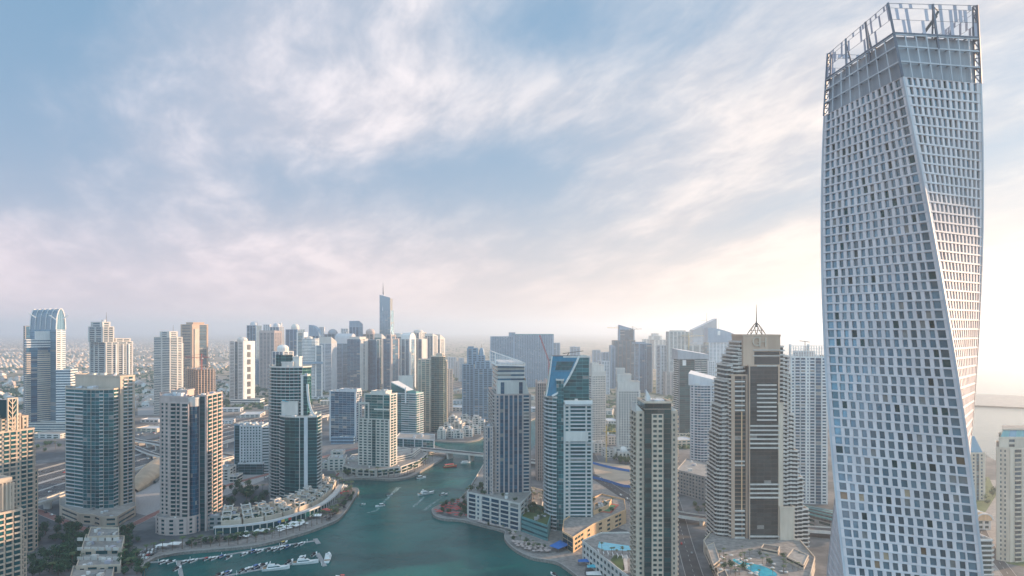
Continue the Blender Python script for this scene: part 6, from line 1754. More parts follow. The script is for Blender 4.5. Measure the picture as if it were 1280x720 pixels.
# metro line
MP = smooth([(p[0], p[1]) for p in offset_line(HW, 78)][6:38], 1)
MP = [p for p in offset_line(HW, 98) if 350 < p[1] < 2300]
elevated('metro_viaduct', 'long pale metro viaduct running beside the highway', 'viaduct', MP, 10, 9.5, 1.6, 1.2, 34, 'off_white', 'grey_concrete')
OV = smooth([gp(150, 545, 0), gp(172, 549, 8), gp(200, 555, 9), gp(235, 561, 9), gp(262, 566, 9), (wx(292, 985), 985), gp(318, 584, 0)], 5)
elevated('highway_overpass', 'pale road overpass crossing above the highway behind the grid tower', 'bridge', OV, 13, [.4 + 8.6 * min(1, 4 * min(i, len(OV) - 1 - i) / len(OV)) for i in range(len(OV))], 1.5, 1.0, 30, 'off_white')
OV2 = smooth([gp(160, 556, 0), gp(200, 570, 7), gp(255, 578, 8), gp(290, 571, 8), gp(330, 560, 3)], 5)
elevated('highway_overpass', 'second overpass with a curved approach right of the grid tower', 'bridge', OV2, 9, [.4 + 7 * min(1, 4 * min(i, len(OV2) - 1 - i) / len(OV2)) for i in range(len(OV2))], 1.3, 1.0, 30, 'off_white')
OV3 = smooth([gp(800, 634, 3), gp(845, 643, 6), gp(895, 649, 7), gp(960, 657, 7), gp(1060, 664, 7)], 5)
elevated('street_overpass', 'concrete flyover crossing behind the stepped hotel tower', 'bridge', OV3, 14, 7.0, 1.8, 1.1, 30, 'off_white')
# golden shell station
st = thing('metro_station', 'golden shell-roofed metro station half hidden behind the grid tower', 'station', (*gp(190, 606), 0))
a, b = Vector(gp(166, 616)), Vector((wx(216, 1010), 1010)); d_ = (b - a).normalized(); n = Vector((d_.y, -d_.x)); Ls = (b - a).length
mb = MB(); prev = None
for i in range(15):
    u = i / 14; w = 15 * math.sin(math.pi * (.06 + .88 * u)) ** .6; hh = 15.5 * math.sin(math.pi * (.05 + .9 * u)) ** .7; c = a.lerp(b, u)
    ring = [(*(c + n * (w * math.cos(R(180 * k / 12)))), .5 + hh * math.sin(R(180 * k / 12)) ** .8) for k in range(13)]
    if prev:
        for k in range(12): mb.face([prev[k], prev[k + 1], ring[k + 1], ring[k]], 'gold_shell', .5)
    prev = ring
mb.build('shell_roof', st, True)
mb = MB(); c = a.lerp(b, .5); 
for s_ in (-1, 1): mb.bar((*(a.lerp(b, .2) + n * 13.5 * s_), 2.2), (*(a.lerp(b, .8) + n * 13.5 * s_), 2.2), 2.6, 'dark_glass', h=3.2)
mb.build('glazed_side', st)
# second station: green ribbed roof behind the stepped hotel
f = quad((1000, 640), (1064, 656), (1064, 640), (1008, 630), z=12)
T = Tower('station_hall', 'long dark green ribbed station roof between the white tower and the twisted tower', 'station', wall='grey_concrete', glass='dark_glass')
T.block(f, 0, 9, ['P W P W P W P', 'P', None, 'P'], 4.5, roof=None)
mb = T.part('ribbed_roof')
for k in range(12):
    u0, u1 = k / 12, (k + .8) / 12; g = sub(f, 0, 1, u0, u1); z = 9 + 4 * math.sin(math.pi * (k + .5) / 12); mb.box8([(*p, z) for p in g] + [(*p, z + 1.2) for p in g], 'teal_panel' if k % 2 else 'dark_metal')
T.make()
# white domed pavilion and footbridge by the beach
T = Tower('pavilion', 'small pavilion with a curved orange roof by the beach road, right of the twisted tower', 'building', wall='off_white', glass='dark_glass')
f = front(1221, 1238, gY(662), 20); T.block(f, 0, 9, ['P W P W P', 'P', None, 'P'], 4.5, roof=None); vault(T, inset(f, -1.5), 9, 15, 'orange_render', 4, 'curved_roof', along0=False); T.make()
T = Tower('hotel_wing', 'stacked balcony floors of a low wing at the foot of the twisted tower, right side', 'building', wall='off_white', glass='dark_glass')
T.block(front(1224, 1240, 500, 22), 0, hz(676, 500), ['B', 'B', None, 'B'], 3.6); T.make()
# hoardings round the sandy site
for pts, lab in ((((741, 580), (765, 586), (794, 591)), 'upper blue hoarding along the sandy building site'), (((741, 598), (760, 603), (780, 609), (796, 609)), 'lower blue hoarding along the sandy building site')):
    P = smooth([gp(*p) for p in pts], 4); mb = MB(); strip_box(mb, P, -.15, .15, .02, 3.2, 'blue_fabric'); tag(mb.build('site_hoarding', origin=(*P[0], 0)), lab, 'hoarding')
tower_crane('slim orange tower crane mast beside the low blocks near the cream tower', 758, gY(578), 578, 540, 770, 754, 'yellow_paint', w=.7)
# blue awning and shade sails on the quay
f = quad((687, 688), (698, 692), (713, 686), (700, 681)); t_ = thing('shade_canopy', 'bright blue flat canopy on the quay beside the peach block', 'canopy', (*centroid(f), 0))
mb = MB(); g = [Vector((*p, 0)) for p in f]; c = sum(g, Vector()) / 4
for i in range(4): p, q = g[i], g[(i + 1) % 4]; mb.face([p + Vector((0, 0, 4.2)), q + Vector((0, 0, 4.2)), c + Vector((0, 0, 5.6))], 'blue_fabric'); mb.face([p + Vector((0, 0, 3.6)), q + Vector((0, 0, 3.6)), q + Vector((0, 0, 4.2)), p + Vector((0, 0, 4.2))], 'blue_fabric')
mb.build('fabric', t_)
for p in g:
    mb = MB(); mb.tube((p.x, p.y, 0), (p.x, p.y, 4.2), .12, .12, 'steel', 6); mb.build('post', t_)
def sail(x, y, s_, mat, label, group=None, z=3.6):
    p = gp(x, y); t_ = thing('shade_sail', label, 'canopy', (*p, 0), group)
    mb = MB(); cs = [(p[0] - s_, p[1] - s_ * .7, z), (p[0] + s_, p[1] - s_ * .6, z - .4), (p[0] + s_ * .9, p[1] + s_ * .7, z), (p[0] - s_ * .9, p[1] + s_ * .6, z - .4)]; m_ = (p[0], p[1], z + 1.3)
    for i in range(4): mb.face([cs[i], cs[(i + 1) % 4], m_], mat); mb.face([(m_[0], m_[1], m_[2] - .1), (*cs[(i + 1) % 4][:2], cs[(i + 1) % 4][2] - .1), (*cs[i][:2], cs[i][2] - .1)], mat)
    mb.build('fabric', t_)
    for q in cs:
        mb = MB(); mb.tube((q[0], q[1], 0), q, .09, .09, 'steel', 5); mb.build('post', t_)
    return t_
for i, (x, y, s_, mt, lab) in enumerate(((203, 686, 5, 'white_fabric', 'wide white shade sail at the foot of the grid tower, left one'), (218, 684, 5.5, 'white_fabric', 'wide white shade sail at the foot of the grid tower, right one'), (328, 667, 7, 'white_fabric', 'large white tent roof beside the coloured signs on the quay'), (395, 648, 6, 'white_fabric', 'white shade sail below the green stepped tower'), (408, 641, 5.5, 'red_fabric', 'red shade sail on the quay below the stepped green tower'), (423, 620, 4.5, 'red_fabric', 'left red awning at the bend of the quay'), (432, 618, 4.0, 'red_fabric', 'right red awning at the bend of the quay'), (428, 611, 6, 'white_fabric', 'white tent at the tip of the bend in the quay'), (730, 706, 5, 'blue_fabric', 'small blue shade sail at the bottom edge right of the peach block'), (741, 713, 5, 'pool_water', 'turquoise shade sail at the bottom edge before the podium'), (742, 722, 6, 'white_fabric', 'white shade sail at the bottom edge before the podium'))):
    sail(x, y, s_, mt, lab)
# kidney pool on the hotel podium
zp = 9.06
P = smooth([gp(x, y, zp) for x, y in ((913, 700), (922, 698), (934, 703), (950, 706), (966, 712), (974, 720), (955, 724), (940, 716), (925, 708))], 5, True)
pl = thing('swimming_pool', 'bright blue kidney-shaped pool on the terrace in front of the stepped hotel tower', 'pool', (*centroid(P), zp))
mb = MB(); mb.face([(*p, zp + .14) for p in P], 'pool_water'); mb.build('water_surface', pl)
mb = MB(); Q = inset(P, -1.4); n_ = len(P)
for i in range(n_): a, b, c, d_ = Q[i], Q[(i + 1) % n_], P[(i + 1) % n_], P[i]; mb.box8([(*a, zp), (*b, zp), (*c, zp), (*d_, zp), (*a, zp + .3), (*b, zp + .3), (*c, zp + .3), (*d_, zp + .3)], 'kerb', .8)
mb.build('pool_rim', pl)
# ground apron under the railings of the podium roof of the striped tower etc. is part of the towers

# ------------------------------------------------------------------ boats
def boat_hull(mb, L, B, Hh, mat, deck='boat_white', bow=.35, z=-.3):
    st = [(-.5, .86, 0), (-.2, 1, 0), (.15, .96, .04), (.35, .62, .12), (.47, .22, .22), (.5, .02, .26)]
    sec = []
    for u, w, r_ in st: sec.append([(L * u, s_ * B / 2 * w * k, z + (Hh + Hh * r_ * 2) * q) for s_, k, q in ((-1, .62, 0), (-1, 1, 1), (1, 1, 1), (1, .62, 0))])
    for a, b in zip(sec, sec[1:]):
        mb.face([a[0], b[0], b[1], a[1]], mat, .5); mb.face([a[1], b[1], b[2], a[2]], deck, .6); mb.face([a[2], b[2], b[3], a[3]], mat, .5)
    mb.face([sec[0][0], sec[0][1], sec[0][2], sec[0][3]], mat, .5)
def speedboat(label, kind):
    t_ = thing('motor_boat', label, 'boat', (0, 0, WZ))
    def part(nm, fn, sub_=None):
        mb = MB(); fn(mb); o = bpy.data.objects.new(nm, mb.mesh(nm)); COL.objects.link(o); o.parent = sub_ or t_; return o
    part('hull', lambda m: boat_hull(m, 8.5, 2.9, 1.25, {'b': 'boat_blue'}.get(kind, 'boat_white')))
    part('cockpit', lambda m: m.box(-3.4, .6, -1.0, 1.0, .85, 1.12, 'boat_dark'))
    part('windscreen', lambda m: m.box8([(.4, -1.05, 1.0), (1.2, -.9, 1.0), (1.2, .9, 1.0), (.4, 1.05, 1.0), (.2, -.95, 1.8), (.5, -.8, 1.75), (.5, .8, 1.75), (.2, .95, 1.8)], 'dark_glass'))
    part('canopy', lambda m: m.box8([(-2.8, -1.1, 2.1), (.3, -1.1, 2.1), (.3, 1.1, 2.1), (-2.8, 1.1, 2.1), (-2.6, -.9, 2.35), (.2, -.9, 2.35), (.2, .9, 2.35), (-2.6, .9, 2.35)], {'b': 'boat_blue', 'r': 'red_fabric', 'd': 'black_fabric', 'y': 'yellow_paint'}.get(kind, 'white_fabric')))
    def eng(m):
        for y in (-.4, .4): m.box(-4.9, -4.2, y - .25, y + .25, .4, 1.6, 'boat_dark')
    part('outboard_engine', eng)
    return t_
def yacht(label, L=21):
    t_ = thing('yacht', label, 'yacht', (0, 0, WZ)); k = L / 21
    def part(nm, fn):
        mb = MB(); fn(mb); o = bpy.data.objects.new(nm, mb.mesh(nm)); COL.objects.link(o); got[nm] = o; o.parent = got['cabin'] if nm == 'window_band' else t_
    got = {}
    part('hull', lambda m: boat_hull(m, 21 * k, 5.6 * k, 2.3 * k, 'boat_white'))
    part('cabin', lambda m: m.box8([(-7 * k, -2.2 * k, 1.9 * k), (4.5 * k, -1.9 * k, 1.9 * k), (4.5 * k, 1.9 * k, 1.9 * k), (-7 * k, 2.2 * k, 1.9 * k), (-6.5 * k, -1.9 * k, 3.9 * k), (1.5 * k, -1.6 * k, 3.9 * k), (1.5 * k, 1.6 * k, 3.9 * k), (-6.5 * k, 1.9 * k, 3.9 * k)], 'boat_white'))
    part('window_band', lambda m: [m.box8([(-6 * k, s_ * 2.16 * k, 2.5 * k), (3.4 * k, s_ * 1.9 * k, 2.5 * k), (3.4 * k, s_ * 1.95 * k, 2.6 * k), (-6 * k, s_ * 2.2 * k, 2.6 * k), (-6 * k, s_ * 2.08 * k, 3.3 * k), (2.2 * k, s_ * 1.78 * k, 3.3 * k), (2.2 * k, s_ * 1.82 * k, 3.4 * k), (-6 * k, s_ * 2.12 * k, 3.4 * k)], 'dark_glass') for s_ in (-1, 1)])
    part('flybridge', lambda m: (m.box(-6.2 * k, -.5 * k, -1.6 * k, 1.6 * k, 3.9 * k, 4.6 * k, 'boat_white'), m.box8([(-.5 * k, -1.4 * k, 4.4 * k), (.4 * k, -1.2 * k, 4.3 * k), (.4 * k, 1.2 * k, 4.3 * k), (-.5 * k, 1.4 * k, 4.4 * k), (-.9 * k, -1.2 * k, 5.2 * k), (-.5 * k, -1 * k, 5.2 * k), (-.5 * k, 1 * k, 5.2 * k), (-.9 * k, 1.2 * k, 5.2 * k)], 'dark_glass')))
    part('radar_arch', lambda m: (m.bar((-5 * k, -1.7 * k, 4.4 * k), (-4.4 * k, -1.3 * k, 6.4 * k), .5 * k, 'boat_white'), m.bar((-5 * k, 1.7 * k, 4.4 * k), (-4.4 * k, 1.3 * k, 6.4 * k), .5 * k, 'boat_white'), m.bar((-4.4 * k, -1.4 * k, 6.4 * k), (-4.4 * k, 1.4 * k, 6.4 * k), .5 * k, 'boat_white')))
    part('aft_deck', lambda m: m.box(-10 * k, -7.1 * k, -2.3 * k, 2.3 * k, 2.05 * k, 2.25 * k, 'wood'))
    return t_
def ferry(label, roof):
    t_ = thing('water_taxi', label, 'boat', (0, 0, WZ))
    def part(nm, fn):
        mb = MB(); fn(mb); o = bpy.data.objects.new(nm, mb.mesh(nm)); COL.objects.link(o); o.parent = t_
    part('hull', lambda m: boat_hull(m, 20, 6, 2.2, 'red_paint' if roof == 'r' else 'boat_white', 'wood' if roof == 'r' else 'boat_white'))
    part('deck_house', lambda m: m.box(-7.5, 4, -2.4, 2.4, 2.0, 4.2, 'orange_render' if roof == 'r' else 'boat_white'))
    part('window_band', lambda m: m.box(-7, 3.6, -2.46, 2.46, 2.7, 3.6, 'dark_glass'))
    part('roof', lambda m: m.box(-8.2, 4.8, -2.8, 2.8, 4.2, 4.5, 'red_fabric' if roof == 'r' else 'white_fabric'))
    return t_
KINDS_B = {'w': 'white', 'b': 'blue-hooded', 'r': 'red-hooded', 'd': 'black-hooded', 'y': 'yellow-topped'}
PROTO = {}
def put_boat(kind, x, y, heading, label, group=None, sc=1.0):
    p = gp(x, y, WZ)
    if kind not in PROTO:
        t_ = {'Y': lambda: yacht(label), 'F': lambda: ferry(label, 'w'), 'R': lambda: ferry(label, 'r')}.get(kind, lambda: speedboat(label, kind))(); PROTO[kind] = t_
        t_.location = (*p, WZ); t_.rotation_euler = (0, 0, R(heading)); t_.scale = (sc,) * 3; t_['label'] = label
        if group: t_['group'] = group
        return t_
    o = copy_thing(PROTO[kind], (*p, WZ), R(heading), sc, label)
    if group: o['group'] = group
    elif 'group' in o: del o['group']
    return o
# pontoons
def pontoon(pts, label, w=2.6, piles=True):
    P = [gp(x, y, WZ) for x, y in pts]; t_ = thing('pontoon', label, 'jetty', (*P[0], WZ))
    mb = MB(); strip_box(mb, P, -w / 2, w / 2, WZ - .2, WZ + .55, 'deck_grey'); mb.build('walkway', t_)
    if piles:
        for (x, y, h) in along(P, 24, 8):
            mb = MB(); x += math.sin(h) * (w / 2 + .3); y -= math.cos(h) * (w / 2 + .3); mb.tube((x, y, WZ - .5), (x, y, WZ + 3.4), .28, .28, 'white_paint', 7); mb.build('pile', t_)
    return t_
P1 = [(186, 703.5), (224, 702), (274, 695.6), (335, 685), (394, 676.5)]
pontoon(P1, 'long grey pontoon parallel to the curved quay')
pontoon([(394, 674), (398, 680)], 'short end piece of the long pontoon by the quay', 4, False)
pontoon([(223, 702), (226, 716), (230, 745)], 'grey pontoon branch running to the bottom edge', 3)
pontoon([(240, 729), (290, 719), (316, 714), (397, 700)], 'second pontoon with the larger yachts')
pontoon([(397, 692), (406, 708)], 'short cross pier at the end of the second pontoon', 3.4)
ROW1 = [(232, 703.5, 'w'), (242, 702, 'w'), (259, 699.5, 'r'), (268, 699, 'w'), (278, 696.5, 'b'), (286, 698, 'd'), (306, 693.5, 'w'), (317, 690, 'b'), (325, 690, 'w'), (337, 688, 'd'), (345, 687.5, 'w'), (353.5, 685.5, 'w'), (360, 684, 'b'), (371, 682.5, 'd'), (378, 680.5, 'w'), (355, 679.5, 'y'), (205, 703.5, 'w'), (214, 703.5, 'd')]
seen = {}
def ordn(n): return ['first', 'second', 'third', 'fourth', 'fifth', 'sixth', 'seventh', 'eighth', 'ninth', 'tenth', 'eleventh'][n]
for x, y, k in sorted(ROW1):
    seen[k] = seen.get(k, -1) + 1
    put_boat(k, x, y, 72 + random.uniform(-4, 4), f'{ordn(seen[k])} {KINDS_B[k]} motor boat from the left on the long pontoon by the quay', 'boats moored at the long pontoon', random.uniform(.95, 1.15))
seen = {}
ROW2 = [(258, 727, 'w'), (274, 720, 'd'), (285, 717, 'b'), (304, 714.5, 'd'), (312, 712.5, 'w'), (321, 709.5, 'b'), (329.5, 708, 'd'), (362, 704, 'd'), (378, 698.5, 'w'), (393, 694, 'd'), (222, 712, 'd')]
for x, y, k in sorted(ROW2):
    seen[k] = seen.get(k, -1) + 1
    put_boat(k, x, y, 78 + random.uniform(-5, 5), f'{ordn(seen[k])} {KINDS_B[k]} motor boat from the left on the second pontoon', 'boats moored at the second pontoon', random.uniform(1.1, 1.35))
put_boat('Y', 345, 712, 16, 'white yacht with a raised flybridge, left one along the second pontoon')
put_boat('Y', 382, 704.5, 14, 'white yacht lying along the second pontoon next to the cross pier', sc=.98)
put_boat('Y', 410, 699, 100, 'large white yacht moored bow out at the end of the cross pier', sc=.98)
put_boat('Y', 533, 618, 38, 'white cruiser with a blue top under way in mid channel', sc=1.0)
put_boat('w', 526.5, 598, 30, 'small white cabin boat under way near the hotel quay', sc=1.6)
put_boat('w', 555, 619, 40, 'small white boat passing the point with the red parasols', sc=1.25)
put_boat('w', 475, 633, 215, 'white speedboat towing a foaming wake in mid channel', sc=1.3)
put_boat('d', 487, 619, 35, 'small dark boat close behind the wake of the white speedboat', sc=.9)
put_boat('w', 454, 631, 40, 'small white dinghy near the bend of the quay', sc=.7)
put_boat('R', 563, 584, 30, 'red and orange wooden ferry coming out from under the bridge')
put_boat('F', 582, 579, 20, 'white covered boat half under the bridge', sc=.7)
put_boat('r', 426, 722, 170, 'small red boat cut off by the bottom edge')
put_boat('d', 692, 719, 120, 'small dark boat at the bottom edge near the right quay')
# wakes
m, t = new_mat('foam')
pos = t.n('ShaderNodeNewGeometry').outputs['Position']
fac = t.ramp(t.noise(pos, .5, 6, .7), .42, .62)
finish(t, t.n('ShaderNodeMixShader', {0: t.m('MULTIPLY', fac, .6), 1: t.n('ShaderNodeBsdfTransparent').outputs[0], 2: t.n('ShaderNodeBsdfDiffuse', {'Color': (.55, .68, .68, 1)}).outputs[0]}).outputs[0])
mb = MB()
def wake(pts, w0, w1):
    P = smooth([gp(x, y, WZ) for x, y in pts], 5); n_ = len(P)
    for i in range(n_ - 1):
        a = offset_line(P, -(w0 + (w1 - w0) * i / n_)); b = offset_line(P, w0 + (w1 - w0) * i / n_); a2 = offset_line(P, -(w0 + (w1 - w0) * (i + 1) / n_)); b2 = offset_line(P, w0 + (w1 - w0) * (i + 1) / n_)
        mb.face([(*b[i], WZ + .05), (*b2[i + 1], WZ + .05), (*a2[i + 1], WZ + .05), (*a[i], WZ + .05)], 'foam')
wake([(475, 633), (483, 624), (492, 615), (499, 609)], .8, 3.2)
wake([(475, 634), (470, 638), (460, 641)], .8, 2.2)
wake([(530, 621), (525, 626), (516, 634)], 1.0, 2.2); wake([(526, 598), (523, 601)], .6, 1.4)
wake([(555, 619), (549, 624), (540, 630), (530, 638)], .5, 2.2)
struct(mb, 'wake_foam', 'stuff')

# ------------------------------------------------------------------ trees
def make_tree(seed, r, hh, label, group, n=240):
    rr = random.Random(seed); t_ = thing('tree', label, 'tree', (0, 0, 0), group)
    mb = MB(); mb.tube((0, 0, -.1), (rr.uniform(-.2, .2), 0, hh * .45), .28, .16, 'bark', 6)
    for k in range(4): a = rr.uniform(0, 6.28); mb.tube((0, 0, hh * .38), (r * .5 * math.cos(a), r * .5 * math.sin(a), hh * .68), .14, .05, 'bark', 5)
    o = bpy.data.objects.new('trunk', mb.mesh('trunk')); COL.objects.link(o); o.parent = t_
    mb = MB(); leaf_crown(mb, rr, r, hh * .8, hh * .22, n, ('leaf_dark', 'leaf_mid'), 6, .75)
    o = bpy.data.objects.new('crown', mb.mesh('crown')); COL.objects.link(o); o.parent = t_
    return t_
def make_palm(seed, hh, label, group):
    rr = random.Random(seed); t_ = thing('palm_tree', label, 'palm', (0, 0, 0), group)
    mb = MB(); mb.tube((0, 0, -.1), (.3, .1, hh), .26, .18, 'bark', 7); o = bpy.data.objects.new('trunk', mb.mesh('trunk')); COL.objects.link(o); o.parent = t_
    mb = MB()
    for k in range(16):
        a = 2 * math.pi * k / 16 + rr.uniform(-.15, .15); up = rr.uniform(.2, 1.0); L = rr.uniform(2.4, 3.2); pv = None
        for q in range(5):
            u = q / 4; x = L * u; z = hh + up * L * .5 * u - 1.1 * L * .5 * u * u; wd = .45 * math.sin(math.pi * min(1, .15 + u * .85)) + .05
            c = Vector((.3 + x * math.cos(a), .1 + x * math.sin(a), z)); sd = Vector((-math.sin(a), math.cos(a), -.25)) * wd; sd2 = Vector((math.sin(a), -math.cos(a), -.25)) * wd
            if pv: mb.face([pv[0], c, c + sd, pv[1]], 'leaf_palm'); mb.face([c, pv[0], pv[2], c + sd2], 'leaf_palm')
            pv = (c, c + sd, c + sd2)
    o = bpy.data.objects.new('crown', mb.mesh('crown')); COL.objects.link(o); o.parent = t_
    return t_
TP = []
def put_tree(x, y, z, label, group, palm=False, sc=1.0):
    global TP
    rr = random
    key = 'p' if palm else 't'
    pool = [q for q in TP if q[0] == key]
    if len(pool) < 4:
        o = make_palm(len(TP) + 90, 8.0 + len(pool) * .7, label, group) if palm else make_tree(len(TP) + 30, 3.6 + .4 * len(pool), 7.6 + .8 * (len(pool) % 3), label, group)
        TP.append((key, o)); o.location = (x, y, z); o.scale = (sc,) * 3; return o
    o = copy_thing(rr.choice(pool)[1], (x, y, z), rr.uniform(0, 6.28), sc * rr.uniform(.8, 1.25), label, group); return o
def grove(px_, n, label, group, palm=0.0, z=0.0, sc=1.0, gap=4.0, seed=1):
    rr = random.Random(seed); P = [gp(x, y, z) for x, y in px_]; xs = [p[0] for p in P]; ys = [p[1] for p in P]; got = []; tries = 0
    while len(got) < n and tries < n * 60:
        tries += 1; x, y = rr.uniform(min(xs), max(xs)), rr.uniform(min(ys), max(ys))
        if not inpoly(x, y, P) or any((x - a) ** 2 + (y - b) ** 2 < gap * gap for a, b in got): continue
        got.append((x, y)); is_p = rr.random() < palm
        put_tree(x, y, z, (label.replace('tree', 'palm') if is_p else label), group + (' (palms)' if is_p else ''), is_p, sc)
grove([(254, 632), (262, 612), (300, 606), (332, 612), (334, 632), (300, 640), (262, 645)], 46, 'dense dark tree in the grove behind the stepped villas', 'trees in the grove behind the villas', .1, 0, 1.0, 4.2, 3)
grove([(52, 662), (80, 655), (120, 672), (104, 690), (92, 722), (40, 722), (38, 690)], 48, 'dark green tree in the thicket at the bottom left', 'trees in the bottom left thicket', .08, 0, 1.05, 4.0, 4)
grove([(84, 716), (92, 690), (110, 674), (118, 672), (108, 680), (100, 696), (94, 718)], 16, 'tree hugging the left side of the cream stepped terrace block', 'trees left of the cream terrace block', .1, 0, .85, 3.4, 41)
grove([(154, 690), (164, 684), (168, 700), (156, 722), (152, 720)], 12, 'tree hugging the right side of the cream stepped terrace block', 'trees right of the cream terrace block', .2, 0, .8, 3.4, 42)
grove([(128, 668), (170, 664), (176, 676), (150, 690), (150, 680)], 14, 'tree beside the pink street below the glass bay tower', 'trees by the pink street', .1, 0, .85, 3.6, 5)
grove([(150, 695), (182, 690), (180, 705), (190, 722), (150, 722)], 16, 'tree by the parking lot at the left end of the marina basin', 'trees beside the parking lot', .35, 0, .85, 3.6, 6)
grove([(548, 640), (556, 630), (584, 624), (592, 640), (586, 647), (560, 646)], 22, 'dark tree among the red parasols on the right-hand point', 'trees among the red parasols', .15, 0, .72, 3.2, 7)
grove([(587, 613), (600, 617), (616, 610), (606, 604)], 14, 'small tree on the roof garden left of the striped tower', 'trees on the roof garden left of the striped tower', .3, 25, .6, 3.0, 8)
grove([(654, 627), (674, 632), (681, 617), (662, 612)], 10, 'small tree on the podium right of the striped tower', 'trees on the podium right of the striped tower', .3, 10, .7, 3.2, 9)
grove([(655, 644), (683, 654), (687, 641), (662, 633)], 10, 'small tree on the planted roof beside the sail-topped tower', 'trees on the planted roof by the sail-topped tower', .1, 13, .7, 3.2, 10)
grove([(722, 648), (738, 636), (742, 642), (764, 643), (778, 633), (774, 629), (752, 625), (736, 630), (722, 642)], 10, 'small tree around the rooftop sports court', 'trees around the sports court', .1, 12.4, .62, 3.0, 11)
grove([(746, 692), (752, 689), (792, 692), (792, 696), (760, 696)], 9, 'palm tree by the rooftop pool left of the dark slab', 'palms by the rooftop pool', 1.0, zr, .6, 3.0, 12)
grove([(766, 579), (796, 582), (796, 572), (770, 570)], 18, 'tree in the clump around the small mosque', 'trees around the small mosque', .1, 0, .95, 4, 13)
grove([(882, 664), (896, 672), (905, 700), (912, 735), (895, 735), (884, 690)], 20, 'leafy tree beside the road left of the stepped hotel tower', 'trees beside the hotel road', .25, 0, .8, 3.4, 14)
grove([(862, 630), (895, 636), (896, 645), (862, 640)], 8, 'shrubby tree on the verge behind the flyover', 'trees on the verge behind the flyover', .1, 0, .7, 3.6, 15)
grove([(902, 688), (912, 684), (1000, 694), (1004, 702), (980, 700), (916, 694)], 6, 'small tree at the foot of the stepped hotel tower', 'trees on the hotel terrace', .5, 9, .5, 2.6, 16)
grove([(1218, 604), (1236, 600), (1246, 620), (1230, 640)], 14, 'tree on the green lawn beside the beach, right of the twisted tower', 'trees by the beach lawn', .3, 0, .9, 5, 17)
grove([(430, 592), (444, 590), (436, 597)], 5, 'round tree at the corner of the white hotel terrace', 'trees at the hotel terrace corner', 0, 0, .8, 3, 18)
grove([(445, 594), (500, 595), (524, 587), (520, 590), (500, 597.4), (450, 596.6)], 12, 'small palm on the quay in front of the white hotel', 'palms on the hotel quay', 1.0, 0, .7, 3.4, 19)
grove([(40, 562), (80, 548), (82, 556), (46, 574)], 12, 'tree on the green verge beside the highway at far left', 'trees on the highway verge', .2, 0, 1, 6, 20)
for i, (x, y, h) in enumerate(along(offset_line(pl_, -8.5), 7.5, 12)): put_tree(x, y, 0, 'palm tree in the row along the left-hand quay', 'palms along the left quay', True, 1.05)
for i, (x, y, h) in enumerate(along(offset_line(pr_, -8.5), 10.5, 46)):
    if i < 18: put_tree(x, y, 0, 'palm tree in the row along the right-hand quay', 'palms along the right quay', True, .95)

# ------------------------------------------------------------------ parasols and tables
def make_parasol(mat, label, group, r=2.0):
    t_ = thing('parasol', label, 'parasol', (0, 0, 0), group)
    mb = MB(); mb.tube((0, 0, 0), (0, 0, 2.8), .07, .05, 'steel', 5); o = bpy.data.objects.new('pole', mb.mesh('pole')); COL.objects.link(o); o.parent = t_
    mb = MB()
    for k in range(8):
        a, b = 2 * math.pi * k / 8, 2 * math.pi * (k + 1) / 8
        mb.face([(r * math.cos(a), r * math.sin(a), 2.25), (r * math.cos(b), r * math.sin(b), 2.25), (0, 0, 3.0)], mat); mb.face([(r * math.cos(b), r * math.sin(b), 2.25), (r * math.cos(a), r * math.sin(a), 2.25), (0, 0, 2.9)], mat)
    o = bpy.data.objects.new('canopy', mb.mesh('canopy')); COL.objects.link(o); o.parent = t_; return t_
def scatter(proto, px_, n, gap, seed, z=0.0, first=True):
    rr = random.Random(seed); P = [gp(x, y, z) for x, y in px_]; xs = [p[0] for p in P]; ys = [p[1] for p in P]; got = []; tries = 0
    while len(got) < n and tries < n * 80:
        tries += 1; x, y = rr.uniform(min(xs), max(xs)), rr.uniform(min(ys), max(ys))
        if not inpoly(x, y, P) or any((x - a) ** 2 + (y - b) ** 2 < gap * gap for a, b in got): continue
        if not got and first: proto.location = (x, y, z)
        else: copy_thing(proto, (x, y, z), rr.uniform(0, 6.28), rr.uniform(.9, 1.1))
        got.append((x, y))
red = make_parasol('red_fabric', 'red parasol in the cafe terrace on the right-hand point', 'red parasols on the point', 2.3)
scatter(red, [(543, 641), (546, 636), (556, 632), (572, 627), (590, 632), (594, 648), (578, 648), (556, 646)], 52, 3.6, 1)
dk = make_parasol('black_fabric', 'dark parasol on the cafe terrace of the left-hand quay', 'dark parasols on the left quay', 2.0)
scatter(dk, [(232, 684), (300, 676), (300, 671), (240, 674)], 26, 3.4, 2); scatter(dk, [(402, 650), (424, 632), (434, 620), (440, 622), (430, 638), (410, 652)], 22, 3.4, 3, first=False)
wt = make_parasol('white_fabric', 'white parasol on the quay beside the stepped villas', 'white parasols on the left quay', 2.1)
scatter(wt, [(298, 675), (315, 672), (312, 667), (298, 668)], 7, 3.6, 4); scatter(wt, [(348, 667), (386, 656), (378, 652), (346, 660)], 34, 2.9, 5, first=False)
wd = make_parasol('pink_stone', 'pinkish parasol on the terrace before the striped tower', 'pinkish parasols on the right quay', 1.9)
scatter(wd, [(596, 652), (640, 664), (648, 672), (640, 674), (634, 662), (600, 656)], 24, 3.2, 6); scatter(wd, [(640, 678), (668, 680), (690, 692), (668, 692), (648, 686)], 38, 3.2, 7, first=False)

